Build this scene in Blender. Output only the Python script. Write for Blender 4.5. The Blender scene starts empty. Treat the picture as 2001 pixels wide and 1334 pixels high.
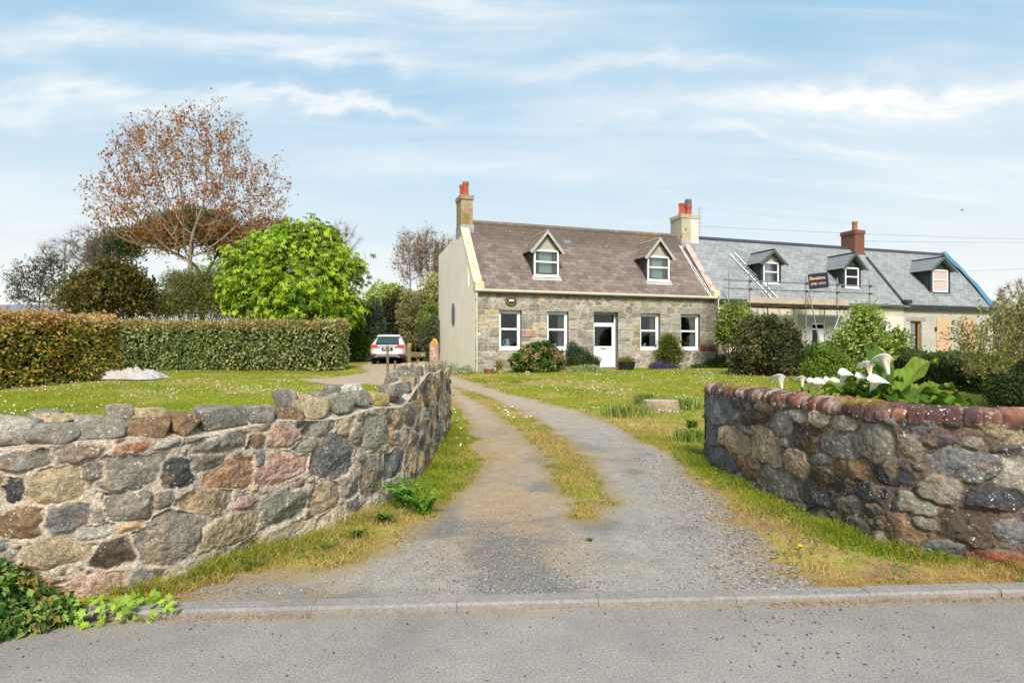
import bpy, bmesh, math, random
import numpy as np
from mathutils import Vector, Matrix
R = math.radians
C = bpy.context.scene.collection
SC = bpy.context.scene
random.seed(7); RNG = np.random.default_rng(7)

# ------------------------------------------------------------------ camera, sky, sun, exposure
F = 1200.0; CX = 1000.5; HZ = 685.0; EYE = 1.6          # focal length in photo pixels, centre column, horizon row, eye height
cd = bpy.data.cameras.new('camera'); cam = bpy.data.objects.new('camera', cd); C.objects.link(cam)
cam.location = (0, 0, EYE); cam.rotation_euler = (R(90), 0, 0)
cd.sensor_width = 36; cd.lens = 36 * F / 2001; cd.shift_y = (HZ - 667) / 2001; cd.clip_end = 3000
SC.camera = cam
SC.view_settings.view_transform = 'Standard'; SC.view_settings.look = 'None'
SC.view_settings.gamma = 1; SC.view_settings.exposure = 1.20
SUN_EL, SUN_AZ = R(43), math.atan2(0.06, -0.998)          # sun to the right and a little behind the camera
sd = bpy.data.lights.new('sun', 'SUN'); sun = bpy.data.objects.new('sun', sd); C.objects.link(sun)
sd.energy = 2.3; sd.angle = R(14); sd.color = (1.0, 0.935, 0.83)
tosun = Vector((math.sin(SUN_AZ) * math.cos(SUN_EL), math.cos(SUN_AZ) * math.cos(SUN_EL), math.sin(SUN_EL)))
sun.rotation_euler = tosun.to_track_quat('Z', 'Y').to_euler(); sun.location = (20, -15, 30)

W = bpy.data.worlds.new('World'); SC.world = W; W.use_nodes = True
def build_sky():
    nt = W.node_tree; nd, lk = nt.nodes, nt.links; nd.clear()
    def N(t, **k):
        n = nd.new(t)
        for a, b in k.items(): setattr(n, a, b)
        return n
    def mth(op, a, b=None, clamp=False):
        n = N('ShaderNodeMath', operation=op, use_clamp=clamp)
        for i, v in enumerate((a, b)):
            if v is None: continue
            if isinstance(v, (int, float)): n.inputs[i].default_value = v
            else: lk.new(v, n.inputs[i])
        return n.outputs[0]
    def mix(f, a, b):
        n = N('ShaderNodeMix', data_type='RGBA')
        if isinstance(f, (int, float)): n.inputs[0].default_value = f
        else: lk.new(f, n.inputs[0])
        for i, v in ((6, a), (7, b)):
            if isinstance(v, tuple): n.inputs[i].default_value = (*v, 1)
            else: lk.new(v, n.inputs[i])
        return n.outputs[2]
    out = N('ShaderNodeOutputWorld'); bg = N('ShaderNodeBackground'); bg.inputs[1].default_value = 0.1
    sky = N('ShaderNodeTexSky'); sky.sky_type = 'NISHITA'; sky.sun_disc = False
    sky.sun_elevation = SUN_EL; sky.sun_rotation = SUN_AZ; sky.air_density = 1.0; sky.dust_density = 1.5; sky.ozone_density = 1.5
    tc = N('ShaderNodeTexCoord'); sx = N('ShaderNodeSeparateXYZ'); lk.new(tc.outputs['Generated'], sx.inputs[0])
    el = mth('MAXIMUM', sx.outputs[2], 0.0)
    # thin veil towards the horizon
    veil = mth('POWER', mth('SUBTRACT', 1.0, el, True), 3.4)
    veil = mth('MULTIPLY_ADD', veil, 1.12); veil.node.inputs[2].default_value = 0.04
    base = mix(0.78, sky.outputs[0], (1.0, 2.45, 3.55))
    col = mix(veil, base, (4.45, 4.40, 4.16))
    # wispy cirrus on a flat layer high above
    den = mth('ADD', el, 0.16)
    cu = N('ShaderNodeCombineXYZ')
    lk.new(mth('DIVIDE', sx.outputs[0], den), cu.inputs[0]); lk.new(mth('DIVIDE', sx.outputs[1], den), cu.inputs[1])
    def layer(sc, rot, loc, nsc, lo, hi, dist=1.2, detail=7):
        mp = N('ShaderNodeMapping'); mp.inputs['Scale'].default_value = sc; mp.inputs['Rotation'].default_value = (0, 0, rot); mp.inputs['Location'].default_value = loc
        lk.new(cu.outputs[0], mp.inputs[0])
        no = N('ShaderNodeTexNoise'); no.inputs['Scale'].default_value = nsc; no.inputs['Detail'].default_value = detail
        no.inputs['Roughness'].default_value = 0.58; no.inputs['Distortion'].default_value = dist
        lk.new(mp.outputs[0], no.inputs['Vector'])
        mr = N('ShaderNodeMapRange', interpolation_type='SMOOTHSTEP'); mr.inputs[1].default_value = lo; mr.inputs[2].default_value = hi
        lk.new(no.outputs[0], mr.inputs[0]); return mr.outputs[0]
    a = layer((0.30, 1.15, 1), R(8), (3.1, 1.7, 0), 1.15, 0.47, 0.74, 0.7, 6)
    b = layer((0.55, 2.4, 1), R(-14), (7.3, 0.4, 0), 1.6, 0.46, 0.80, 1.6, 8)
    c = mth('ADD', mth('MULTIPLY', a, 0.26), mth('MULTIPLY', b, 0.24))
    # the longer streaks, each at its own bearing and height
    yy = mth('MAXIMUM', sx.outputs[1], 0.05); u = mth('DIVIDE', sx.outputs[0], yy); v = mth('DIVIDE', sx.outputs[2], yy); fw = mth('GREATER_THAN', sx.outputs[1], 0.06)
    uv = N('ShaderNodeCombineXYZ'); lk.new(u, uv.inputs[0]); lk.new(v, uv.inputs[1])
    def nz(scx, scy, sc, det):
        mp = N('ShaderNodeMapping'); mp.inputs['Scale'].default_value = (scx, scy, 1); lk.new(uv.outputs[0], mp.inputs[0]); no = N('ShaderNodeTexNoise'); no.inputs['Scale'].default_value = sc; no.inputs['Detail'].default_value = det; no.inputs['Roughness'].default_value = .6; no.inputs['Distortion'].default_value = .6
        lk.new(mp.outputs[0], no.inputs['Vector']); return mth('SUBTRACT', no.outputs[0], .5)
    wob = mth('ADD', mth('MULTIPLY', nz(1, 1.5, 3.0, 5), .16), mth('MULTIPLY', nz(2.2, 9, 2.4, 7), .05)); vw = mth('ADD', v, wob); tex = mth('ADD', mth('MULTIPLY', nz(1.2, 7, 3.0, 8), 1.35), .60)
    for (x0, y0, ln, th_, sl, am) in [(420,85,470,30,.05,.8),(790,10,360,40,.02,.8),(200,200,330,30,.05,.8),(640,205,240,16,.10,.95),(1500,205,480,46,-.01,.62),(1800,195,380,24,-.02,.8),(1250,130,250,18,-.07,.55),(1570,285,190,12,.10,.6),(1100,70,330,55,.05,.40),(930,330,360,24,.03,.30),(1920,330,240,60,-.05,.45),(120,400,300,50,.02,.25)]:
        u0 = (x0 - CX) / F; v0 = (HZ - y0) / F
        du = mth('SUBTRACT', u, u0); dv = mth('ADD', mth('SUBTRACT', vw, v0), mth('MULTIPLY', du, sl))
        q = mth('ADD', mth('POWER', mth('ABSOLUTE', mth('DIVIDE', dv, th_ / F)), 2.0), mth('POWER', mth('ABSOLUTE', mth('DIVIDE', du, ln / F)), 4.0))
        g = mth('MULTIPLY', mth('MULTIPLY', mth('POWER', 2.718, mth('MULTIPLY', q, -1.0)), am), fw); c = mth('ADD', c, mth('MULTIPLY', g, tex))
    c = mth('MINIMUM', mth('MAXIMUM', c, 0.0), 0.92)
    col = mix(c, col, (4.75, 4.68, 4.48))
    lk.new(col, bg.inputs[0]); lk.new(bg.outputs[0], out.inputs[0])
build_sky()

# ------------------------------------------------------------------ small maths
def lin(c): return tuple(((v / 255 + .055) / 1.055) ** 2.4 if v > 10 else v / 255 / 12.92 for v in c)
def alb(r, g, b, k=1.6): return tuple(min(.85, v / k) for v in lin((r, g, b)))
def sm(a, b, x): t = np.clip((x - a) / (b - a), 0, 1); return t * t * (3 - 2 * t)
def vnoise(P, seed=0):
    P = np.asarray(P, float); I = np.floor(P).astype(np.int64); f = P - I; f = f * f * (3 - 2 * f)
    def h(dx, dy, dz):
        n = ((I[..., 0] + dx) * 374761393 + (I[..., 1] + dy) * 668265263 + (I[..., 2] + dz) * 2147483647 + seed * 974711) & 0xffffffff
        n = ((n ^ (n >> 13)) * 1274126177) & 0xffffffff
        return ((n ^ (n >> 16)) & 0xffff) / 65535.0
    x, y, z = f[..., 0], f[..., 1], f[..., 2]
    L = lambda a, b, t: a + (b - a) * t
    return L(L(L(h(0,0,0), h(1,0,0), x), L(h(0,1,0), h(1,1,0), x), y), L(L(h(0,0,1), h(1,0,1), x), L(h(0,1,1), h(1,1,1), x), y), z)
def fbm(P, o=4, seed=0):
    P = np.asarray(P, float); s = 0; a = .5
    for i in range(o): s = s + a * vnoise(P * 2 ** i, seed + i); a *= .5
    return s / (1 - .5 ** o)
def n2(x, y, sc, o=4, seed=0): return fbm(np.stack([np.asarray(x) * sc, np.asarray(y) * sc, np.zeros_like(np.asarray(x, float)) + seed * 3.7], -1), o, seed)
def zflat(Y): return np.interp(Y, [0, 3.9, 8.3, 26, 31.7, 45, 80, 600], [0, .028, .075, .71, .91, 1.2, 1.4, 1.4])
def zg(X, Y):
    X = np.asarray(X, float); Y = np.asarray(Y, float)
    return zflat(Y) + (n2(X, Y, .6, 3, 3) - .5) * .07 * sm(4.2, 7, Y)
def at(px, py, Y): return Vector(((px - CX) * Y / F, Y, EYE - (py - HZ) * Y / F))
def g_at(px, py):                                      # the spot of ground seen at a place of the photograph
    Y = 10.0
    for _ in range(60): Y = .5 * Y + .5 * (EYE - float(zflat(Y))) * F / max(py - HZ, 4)
    return ((px - CX) * Y / F, Y)
def on_ground(px, Y, dz=0): X = (px - CX) * Y / F; return Vector((X, Y, float(zg(X, Y)) + dz))
def inpoly(x, y, poly):
    x = np.asarray(x); y = np.asarray(y); r = np.zeros(x.shape, bool); n = len(poly)
    for i in range(n):
        x0, y0 = poly[i]; x1, y1 = poly[(i + 1) % n]
        if y0 == y1: continue
        r ^= ((y0 > y) != (y1 > y)) & (x < (x1 - x0) * (y - y0) / (y1 - y0) + x0)
    return r

# ------------------------------------------------------------------ objects
def link(name, me, parent=None):
    o = bpy.data.objects.new(name, me); C.objects.link(o)
    if parent: o.parent = parent
    return o
def tag(o, label=None, cat=None, group=None, kind=None):
    for k, v in (('label', label), ('category', cat), ('group', group), ('kind', kind)):
        if v: o[k] = v
    return o
def thing(name, label, cat, loc=(0, 0, 0), rz=0, group=None):
    o = bpy.data.objects.new(name, None); C.objects.link(o); o.location = loc; o.rotation_euler = (0, 0, rz); o.empty_display_size = .2
    return tag(o, label, cat, group)
def mesh(name, V, Fs, mats, parent=None, col=None, smooth=False, uv=None, midx=None):
    V = np.asarray(V, np.float32).reshape(-1, 3)
    Fs = [np.asarray(f, np.int32) for f in Fs if len(f)]
    me = bpy.data.meshes.new(name); me.vertices.add(len(V)); me.vertices.foreach_set('co', V.ravel())
    loops = np.concatenate([f.ravel() for f in Fs]); tot = np.concatenate([np.full(len(f), f.shape[1], np.int32) for f in Fs])
    st = np.concatenate([[0], np.cumsum(tot)[:-1]]).astype(np.int32)
    me.loops.add(len(loops)); me.loops.foreach_set('vertex_index', loops.astype(np.int32))
    me.polygons.add(len(tot)); me.polygons.foreach_set('loop_start', st); me.polygons.foreach_set('loop_total', tot)
    for m in (mats if isinstance(mats, (list, tuple)) else [mats]): me.materials.append(m)
    if midx is not None: me.polygons.foreach_set('material_index', np.asarray(midx, np.int32))
    me.polygons.foreach_set('use_smooth', np.full(len(tot), bool(smooth)))
    if col is not None:
        a = me.attributes.new('col', 'FLOAT_COLOR', 'POINT'); c = np.ones((len(V), 4), np.float32); c[:, :3] = col; a.data.foreach_set('color', c.ravel())
    if uv is not None:
        u = me.uv_layers.new(name='UVMap'); u.data.foreach_set('uv', np.asarray(uv, np.float32)[loops].ravel())
    me.update(calc_edges=True); me.validate()
    return link(name, me, parent)
def grid_faces(nu, nv, mask=None):
    i = np.arange(nu - 1)[:, None] * nv + np.arange(nv - 1)[None, :]
    f = np.stack([i, i + nv, i + nv + 1, i + 1], -1)
    return f[mask] if mask is not None else f.reshape(-1, 4)
class MB:
    """collects simple solids into one mesh"""
    def __init__(s): s.V = []; s.F = []; s.n = 0
    def add(s, V, Fl):
        V = [tuple(v) for v in V]; s.V += V; s.F += [tuple(i + s.n for i in f) for f in Fl]; s.n += len(V); return s
    def box(s, x0, x1, y0, y1, z0, z1):
        return s.add([(x0,y0,z0),(x1,y0,z0),(x1,y1,z0),(x0,y1,z0),(x0,y0,z1),(x1,y0,z1),(x1,y1,z1),(x0,y1,z1)],
                     [(3,2,1,0),(4,5,6,7),(0,1,5,4),(1,2,6,5),(2,3,7,6),(3,0,4,7)])
    def tube(s, p0, p1, r0, r1=None, n=8, cap=True):
        p0 = Vector(p0); p1 = Vector(p1); r1 = r0 if r1 is None else r1; d = (p1 - p0).normalized()
        a = d.orthogonal().normalized(); b = d.cross(a)
        V = []
        for p, r in ((p0, r0), (p1, r1)):
            for k in range(n): t = 2 * math.pi * k / n; V.append(p + a * (r * math.cos(t)) + b * (r * math.sin(t)))
        Fl = [(k, (k + 1) % n, n + (k + 1) % n, n + k) for k in range(n)]
        if cap: Fl += [tuple(range(n - 1, -1, -1)), tuple(range(n, 2 * n))]
        return s.add(V, Fl)
    def path(s, pts, r, n=6):
        for a, b in zip(pts[:-1], pts[1:]): s.tube(a, b, r, r, n)
        return s
    def lathe(s, c, prof, n=16):
        c = Vector(c); V = []; m = len(prof)
        for r, z in prof:
            for k in range(n): t = 2 * math.pi * k / n; V.append(c + Vector((r * math.cos(t), r * math.sin(t), z)))
        Fl = [(j*n+k, j*n+(k+1)%n, (j+1)*n+(k+1)%n, (j+1)*n+k) for j in range(m-1) for k in range(n)]
        Fl += [tuple(range(n-1, -1, -1)), tuple(range((m-1)*n, m*n))]
        return s.add(V, Fl)
    def prism(s, pts, vec):
        """polygon of 3-D points pushed along a vector"""
        pts = [Vector(p) for p in pts]; v = Vector(vec); n = len(pts)
        nn = sum(((pts[i] - pts[0]).cross(pts[(i+1) % n] - pts[0]) for i in range(1, n)), Vector())
        if nn.dot(v) > 0: pts = pts[::-1]
        return s.add(pts + [p + v for p in pts], [tuple(range(n))] + [tuple(range(2*n-1, n-1, -1))] + [((i+1) % n, i, n+i, n+(i+1) % n) for i in range(n)])
    def build(s, name, m, parent=None, smooth=False, bevel=0, uvf=None):
        me = bpy.data.meshes.new(name); me.from_pydata(s.V, [], s.F)
        for x in (m if isinstance(m, (list, tuple)) else [m]): me.materials.append(x)
        if smooth: me.polygons.foreach_set('use_smooth', [True] * len(me.polygons))
        if uvf:
            u = me.uv_layers.new(name='UVMap'); u.data.foreach_set('uv', np.array([uvf(me.vertices[l.vertex_index].co) for l in me.loops], np.float32).ravel())
        o = link(name, me, parent)
        if bevel:
            b = o.modifiers.new('bevel', 'BEVEL'); b.width = bevel; b.segments = 2; b.limit_method = 'ANGLE'
        if smooth and not bevel:
            try: me.set_sharp_from_angle(angle=R(40))
            except Exception: pass
        return o

# ------------------------------------------------------------------ materials
def material(name, base=None, rough=.8, noise=(), bump=(), spec=.3, metal=0, lichen=None, trans=0, coord='Object', brick=None, extra=None, tint=None):
    """base None = the mesh's own colour attribute; noise = (scale, amount) albedo variation; bump = (scale, strength)"""
    m = bpy.data.materials.new(name); m.use_nodes = True; nt = m.node_tree; nd, lk = nt.nodes, nt.links; nd.clear()
    out = nd.new('ShaderNodeOutputMaterial'); p = nd.new('ShaderNodeBsdfPrincipled'); lk.new(p.outputs[0], out.inputs[0])
    p.inputs['Roughness'].default_value = rough; p.inputs['Specular IOR Level'].default_value = spec; p.inputs['Metallic'].default_value = metal
    tc = nd.new('ShaderNodeTexCoord')
    if base is None: a = nd.new('ShaderNodeAttribute'); a.attribute_name = 'col'; col = a.outputs['Color']
    else: a = nd.new('ShaderNodeRGB'); a.outputs[0].default_value = (*base, 1); col = a.outputs[0]
    def nz(sc, det=4, kind='ShaderNodeTexNoise'):
        n = nd.new(kind); n.inputs['Scale'].default_value = sc
        if kind == 'ShaderNodeTexNoise': n.inputs['Detail'].default_value = det; n.inputs['Roughness'].default_value = .6
        lk.new(tc.outputs[coord], n.inputs['Vector']); return n
    def mixc(f, a, b, bt='MIX'):
        n = nd.new('ShaderNodeMix'); n.data_type = 'RGBA'; n.blend_type = bt
        if isinstance(f, (int, float)): n.inputs[0].default_value = f
        else: lk.new(f, n.inputs[0])
        for i, v in ((6, a), (7, b)):
            if isinstance(v, tuple): n.inputs[i].default_value = (*v, 1)
            else: lk.new(v, n.inputs[i])
        return n.outputs[2]
    def rng(v, a, b, c, d):
        n = nd.new('ShaderNodeMapRange'); lk.new(v, n.inputs[0])
        for i, x in enumerate((a, b, c, d)): n.inputs[i + 1].default_value = x
        return n.outputs[0]
    hsrc = None
    if brick:                                            # (width, height, mortar size, colour b, mortar colour, offset)
        b = nd.new('ShaderNodeTexBrick'); lk.new(tc.outputs['UV'], b.inputs['Vector'])
        b.inputs['Scale'].default_value = 1; b.inputs['Brick Width'].default_value = brick[0]; b.inputs['Row Height'].default_value = brick[1]
        b.inputs['Mortar Size'].default_value = brick[2]; b.inputs['Mortar Smooth'].default_value = .15
        lk.new(col, b.inputs['Color1']); b.inputs['Color2'].default_value = (*brick[3], 1); b.inputs['Mortar'].default_value = (*brick[4], 1)
        b.offset = brick[5] if len(brick) > 5 else .5; b.inputs['Bias'].default_value = 0
        col = b.outputs[0]; hsrc = b.outputs['Fac']
    if tint:                                             # (scale, low, high, colour): patches of another colour
        n = nz(tint[0], 5); col = mixc(rng(n.outputs[0], tint[1], tint[2], 0, 1), col, tint[3])
    for sc, am in noise:
        n = nz(sc); v = rng(n.outputs[0], .3, .7, 1 - am, 1 + am); col = mixc(1.0, col, v, 'MULTIPLY')
    if lichen:                                           # (scale, threshold, colour, patch scale)
        vo = nz(lichen[0], kind='ShaderNodeTexVoronoi'); n = nz(lichen[3], 3)
        nf = nz(lichen[0] * .45, 3); sb = nd.new('ShaderNodeMath'); sb.operation = 'SUBTRACT'; lk.new(vo.outputs['Distance'], sb.inputs[0]); lk.new(rng(nf.outputs[0], .40, .75, 0, lichen[1] * 1.8), sb.inputs[1])
        f = rng(sb.outputs[0], .06, -.02, 0, 1); g = rng(n.outputs[0], .45, .58, 0, 1)
        mu = nd.new('ShaderNodeMath'); mu.operation = 'MULTIPLY'; lk.new(f, mu.inputs[0]); lk.new(g, mu.inputs[1])
        col = mixc(mu.outputs[0], col, lichen[2])
    lk.new(col, p.inputs['Base Color'])
    last = None
    if hsrc is not None:
        bp = nd.new('ShaderNodeBump'); bp.inputs['Strength'].default_value = .8; bp.inputs['Distance'].default_value = .012; bp.invert = True
        lk.new(hsrc, bp.inputs['Height']); last = bp
    for sc, st in bump:
        n = nz(sc, 6); bp = nd.new('ShaderNodeBump'); bp.inputs['Strength'].default_value = st; bp.inputs['Distance'].default_value = .6 / sc
        lk.new(n.outputs[0], bp.inputs['Height'])
        if last: lk.new(last.outputs[0], bp.inputs['Normal'])
        last = bp
    if last: lk.new(last.outputs[0], p.inputs['Normal'])
    if trans:
        t = nd.new('ShaderNodeBsdfTranslucent'); mx = nd.new('ShaderNodeMixShader'); mx.inputs[0].default_value = trans
        lk.new(col, t.inputs[0]); lk.new(p.outputs[0], mx.inputs[1]); lk.new(t.outputs[0], mx.inputs[2]); lk.new(mx.outputs[0], out.inputs[0])
    return m
def glass(name, tint=(.9, .95, .95), refl=1.0):
    m = bpy.data.materials.new(name); m.use_nodes = True; nt = m.node_tree; nd, lk = nt.nodes, nt.links; nd.clear()
    out = nd.new('ShaderNodeOutputMaterial'); t = nd.new('ShaderNodeBsdfTransparent'); t.inputs[0].default_value = (*tint, 1)
    g = nd.new('ShaderNodeBsdfGlossy'); g.inputs['Roughness'].default_value = .03; fr = nd.new('ShaderNodeFresnel'); fr.inputs[0].default_value = 1.5
    mx = nd.new('ShaderNodeMixShader'); lk.new(fr.outputs[0], mx.inputs[0]); lk.new(t.outputs[0], mx.inputs[1]); lk.new(g.outputs[0], mx.inputs[2]); lk.new(mx.outputs[0], out.inputs[0])
    return m
M = {}
M['stone'] = material('granite', None, .88, [(9, .16), (34, .36), (130, .55)], [(16, .6), (60, .6), (160, .5)], .2, lichen=(42, .26, (.50, .48, .44), 6))
M['stone_house'] = material('dressed_granite', None, .85, [(3, .2), (16, .3)], [(14, .5)], .25)
M['render'] = material('roughcast_render', (.90, .79, .66), .9, [(.8, .05), (5, .07), (16, .10)], [(14, .6), (50, .5)], .2, tint=(.9, .55, .75, (.80, .70, .56)))
M['whitewash'] = material('pale_render', alb(232, 222, 208, 1.25), .9, [(.5, .06), (6, .06)], [(30, .3)], .2)
M['cream'] = material('cream_paint', alb(238, 226, 185, 1.45), .7, [(3, .12), (20, .15)], [(20, .3)], .3, tint=(5, .60, .68, (.18, .16, .12)))
M['white'] = material('white_frame', (.80, .80, .80), .35, [(3, .04)], (), .45)
M['gutter'] = material('gutter_paint', alb(235, 228, 200, 1.6), .5, [(2, .08)], (), .4)
M['black'] = material('black_plastic', (.02, .02, .022), .5, (), (), .4)
M['lead'] = material('dark_lead', (.045, .05, .058), .6, [(3, .2)], (), .4)
M['fascia'] = material('dark_fascia', (.03, .034, .038), .6, [(3, .2)], (), .4)
M['leadgrey'] = material('grey_lead', (.30, .31, .33), .6, [(4, .25)], (), .4)
M['glass'] = glass('window_glass')
M['pot'] = material('terracotta', alb(205, 105, 75, 1.5), .8, [(5, .2)], [(20, .2)], .3)
M['steel'] = material('galvanised_tube', (.32, .33, .34), .45, [(6, .25)], (), .5, metal=.7)
M['steel_dark'] = material('rusty_clamp', (.07, .05, .035), .7, [(20, .4)], (), .4, metal=.3)
M['wood'] = material('weathered_wood', alb(150, 130, 95, 1.6), .85, [(4, .25), (30, .3)], [(25, .4)], .2)
M['timber'] = material('new_timber', alb(200, 150, 70, 1.6), .8, [(4, .2), (20, .2)], (), .2)
M['ply'] = material('plywood', alb(232, 192, 158, 1.5), .8, [(1.2, .14), (12, .10)], (), .2, tint=(2.2, .56, .68, alb(216, 172, 130)))
M['bark'] = material('bark', None, .9, [(6, .25)], [(12, .4)], .15)
M['leaf'] = material('leaf', None, .50, [(3, .12)], (), .35, trans=.36)
M['petal'] = material('petal', None, .6, (), (), .3, trans=.25)
M['grass'] = material('grass_blade', None, .7, (), (), .2, trans=.25)
# ------------------------------------------------------------------ ground, road, kerb, drive
YK0, YKS = 3.80, .059                                     # road edge: y = YK0 + YKS*x
def kerb_y(x): return YK0 + YKS * np.clip(np.asarray(x, float), -14, 14)
# drive outline and middle strip, walked along the ground
DRIVE = [g_at(*p) for p in [(340,1168),(480,1128),(640,1108),(760,1065),(860,1000),(925,930),(938,885),(915,840),(890,795),(872,762),(850,748),(812,752),(640,752),(560,742),
                            (640,738),(712,728),(700,716),(722,706),(800,704),(815,716),(822,728),(868,732),(905,739),(960,757),(1050,783),(1150,806),(1240,850),(1335,905),(1415,985),(1480,1065),(1550,1120),(1620,1150)]]
DRIVE = DRIVE + [(2.4, 3.6), (-2.3, 3.5)]
STRIP = [g_at(*p) for p in [(880,752),(930,770),(985,792),(1030,815),(1085,848),(1130,895),(1160,940),(1172,985),(1160,1015),(1130,1010),(1105,970),(1085,920),(1060,880),(1010,830),(960,798),(905,765)]]
def sdist(x, y, poly):
    """distance to a plan outline, positive inside"""
    x = np.asarray(x, float); y = np.asarray(y, float); d = np.full(x.shape, 1e9); n = len(poly)
    for i in range(n):
        (x0, y0), (x1, y1) = poly[i], poly[(i + 1) % n]; vx, vy = x1 - x0, y1 - y0; l = vx * vx + vy * vy + 1e-12
        t = np.clip(((x - x0) * vx + (y - y0) * vy) / l, 0, 1); d = np.minimum(d, (x - x0 - t * vx) ** 2 + (y - y0 - t * vy) ** 2)
    return np.sqrt(d) * np.where(inpoly(x, y, poly), 1, -1)
def drive_d(x, y): return np.minimum(sdist(x, y, DRIVE), -sdist(x, y, STRIP))
def ragged(x, y): return (n2(x, y, 1.6, 3, 11) - .5) * .50 + (n2(x, y, 7, 4, 12) - .5) * .34
LFOOT = [(-2.75,3.9),(-2.3,4.2),(-2.0,4.75),(-1.47,5.7),(-1.17,6.9),(-1.12,9.0),(-1.10,10.9)]; RFOOT = [(2.60,8.3),(2.66,7.2),(2.78,6.1),(2.99,5.0),(3.36,4.62)]
def line_d(x, y, pts):
    d = np.full(np.shape(x), 1e9)
    for (x0, y0), (x1, y1) in zip(pts[:-1], pts[1:]):
        vx, vy = x1 - x0, y1 - y0; t = np.clip(((x - x0) * vx + (y - y0) * vy) / (vx * vx + vy * vy), 0, 1); d = np.minimum(d, (x - x0 - t * vx) ** 2 + (y - y0 - t * vy) ** 2)
    return np.sqrt(d)
def on_drive(x, y, jit=0): return drive_d(x, y) + ragged(x, y) * np.clip(np.asarray(y) / 14, 1, 1.6) > -.02 - jit * .3
DRYR = [g_at(*p) for p in [(1330,900),(1460,1000),(1600,1060),(1760,1100),(2001,1110),(2400,1130),(2400,1160),(1520,1150),(1480,1100),(1400,1010)]]
GR, ST, DI = np.array(alb(166,170,52,1.75)), np.array(alb(212,182,108,1.75)), np.array(alb(176,142,104,1.75))
GR2 = np.array(alb(132,148,36,1.75))
def dryness(x, y):
    d = n2(x, y, .9, 4, 21) * .75 + n2(x, y, .22, 3, 22) * .45 - .22
    near = np.clip((9.5 - y) / 4, 0, 1)
    d = d + .22 * near
    d = d + .22 * inpoly(x, y, DRYR) + .12 * inpoly(x, y, STRIP) - .32 * np.exp(-(line_d(x, y, RFOOT) / .42) ** 2) - .16 * np.exp(-(line_d(x, y, LFOOT) / .35) ** 2) + .10 * (y < kerb_y(x) + .5)
    return d
def lawn_col(x, y):
    d = dryness(x, y)[..., None]
    c = GR + (GR2 - GR) * sm(.45, .7, n2(x, y, .5, 3, 31))[..., None]
    d = d + (n2(x, y, 6, 4, 33) - .5)[..., None] * .5
    c = c + (ST - c) * sm(.36, .62, d) * .9; c = c + (DI - c) * (.75 * sm(.60, .80, d))
    hb = np.exp(-((y - 25.6) / .5) ** 2) * ((x < -7) & (x > -16))          # bare earth along the hedge foot
    return c + (np.array(alb(150,118,82,1.75)) - c) * np.clip(hb, 0, .8)[..., None]
def sheet(name, xs, ys, mat, zoff=0, colf=None, follow=True, kind='structure', mask=None):
    X, Y = np.meshgrid(xs, ys, indexing='ij')
    if follow: Y = Y + kerb_y(X)
    Z = zg(X, Y) + zoff; V = np.stack([X, Y, Z], -1).reshape(-1, 3)
    m = None
    if mask is not None:
        xc = (X[:-1, :-1] + X[1:, 1:]) / 2; yc = (Y[:-1, :-1] + Y[1:, 1:]) / 2; m = mask(xc, yc)
    o = mesh(name, V, [grid_faces(len(xs), len(ys), m)], mat, col=None if colf is None else colf(X, Y).reshape(-1, 3), smooth=True)
    if kind: o['kind'] = kind
    return o
M['lawn'] = material('lawn_earth', None, .95, [(9, .22), (60, .30)], [(40, .7)], .1)
M['far'] = material('far_field', alb(120,135,60,1.8), .95, [(.05, .2)], (), .1)
def lin_ranges(*segs): return np.unique(np.concatenate([np.arange(a, b, s) for a, b, s in segs]))
ys = lin_ranges((.11, 6, .06), (6, 12, .12), (12, 30, .25), (30, 62, 1.0))
xs = lin_ranges((-60, -20, 1.0), (-20, -5, .25), (-5, 6, .06), (6, 18, .25), (18, 60.5, 1.0))
sheet('lawn', xs, ys, M['lawn'], 0, lawn_col)
far = mesh('ground', [(-1500,-900,-.03),(1500,-900,-.03),(1500,1.0,-.03),(-1500,1.0,-.03),(-1500,3.0,-.03),(1500,3.0,-.03),(-1500,26,.45),(1500,26,.45),(-1500,60,1.22),(1500,60,1.22),(-1500,2500,1.35),(1500,2500,1.35)],
           [[(0,1,2,3),(3,2,5,4),(4,5,7,6),(6,7,9,8),(8,9,11,10)]], M['far']); far['kind'] = 'structure'
# the far ground runs 3 cm under road and well under the lawn sheet near by
for v in far.data.vertices:
    if v.co.y == 3.0: v.co.z = -.15

def drive_col(x, y):
    g = np.array(alb(190,179,167,1.65)); t = np.array(alb(206,176,142,1.75)); dk = np.array(alb(146,141,136,1.75)); far = np.array(alb(210,186,160,1.65))
    k = n2(x, y, .8, 4, 41)
    c = np.repeat(g[None], x.size, 0).reshape(x.shape + (3,))
    cen = np.exp(-((x + .05 + (y - 5) * .02) / .55) ** 2) * sm(4.0, 5.0, y)                    # the sandy left track
    c = c + (t - c) * np.clip(cen * (.45 + k), 0, 1)[..., None]
    c = c + (far - c) * sm(10, 16, y)[..., None]
    c = c + (dk - c) * (.8 * sm(.5, .68, n2(x, y, 1.3, 4, 43)) * (1 - sm(8, 12, y)))[..., None]
    e = sm(.52, .75, n2(x, y, 2.5, 4, 47)) * .35; c = c + (t * 1.02 - c) * e[..., None]
    c = c * (.80 + .40 * n2(x, y, 9, 4, 48))[..., None]
    d = drive_d(x, y) + ragged(x, y); f = 1 - sm(.0, .32, d)                        # straw and soil creep in at the edges
    return c + (ST * .55 + DI * .40 - c) * (f * .85)[..., None]
M['gravel_bed'] = material('gravel_bed', None, .95, [(55, .28), (140, .40)], [(70, .8), (160, .6)], .15)
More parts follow.
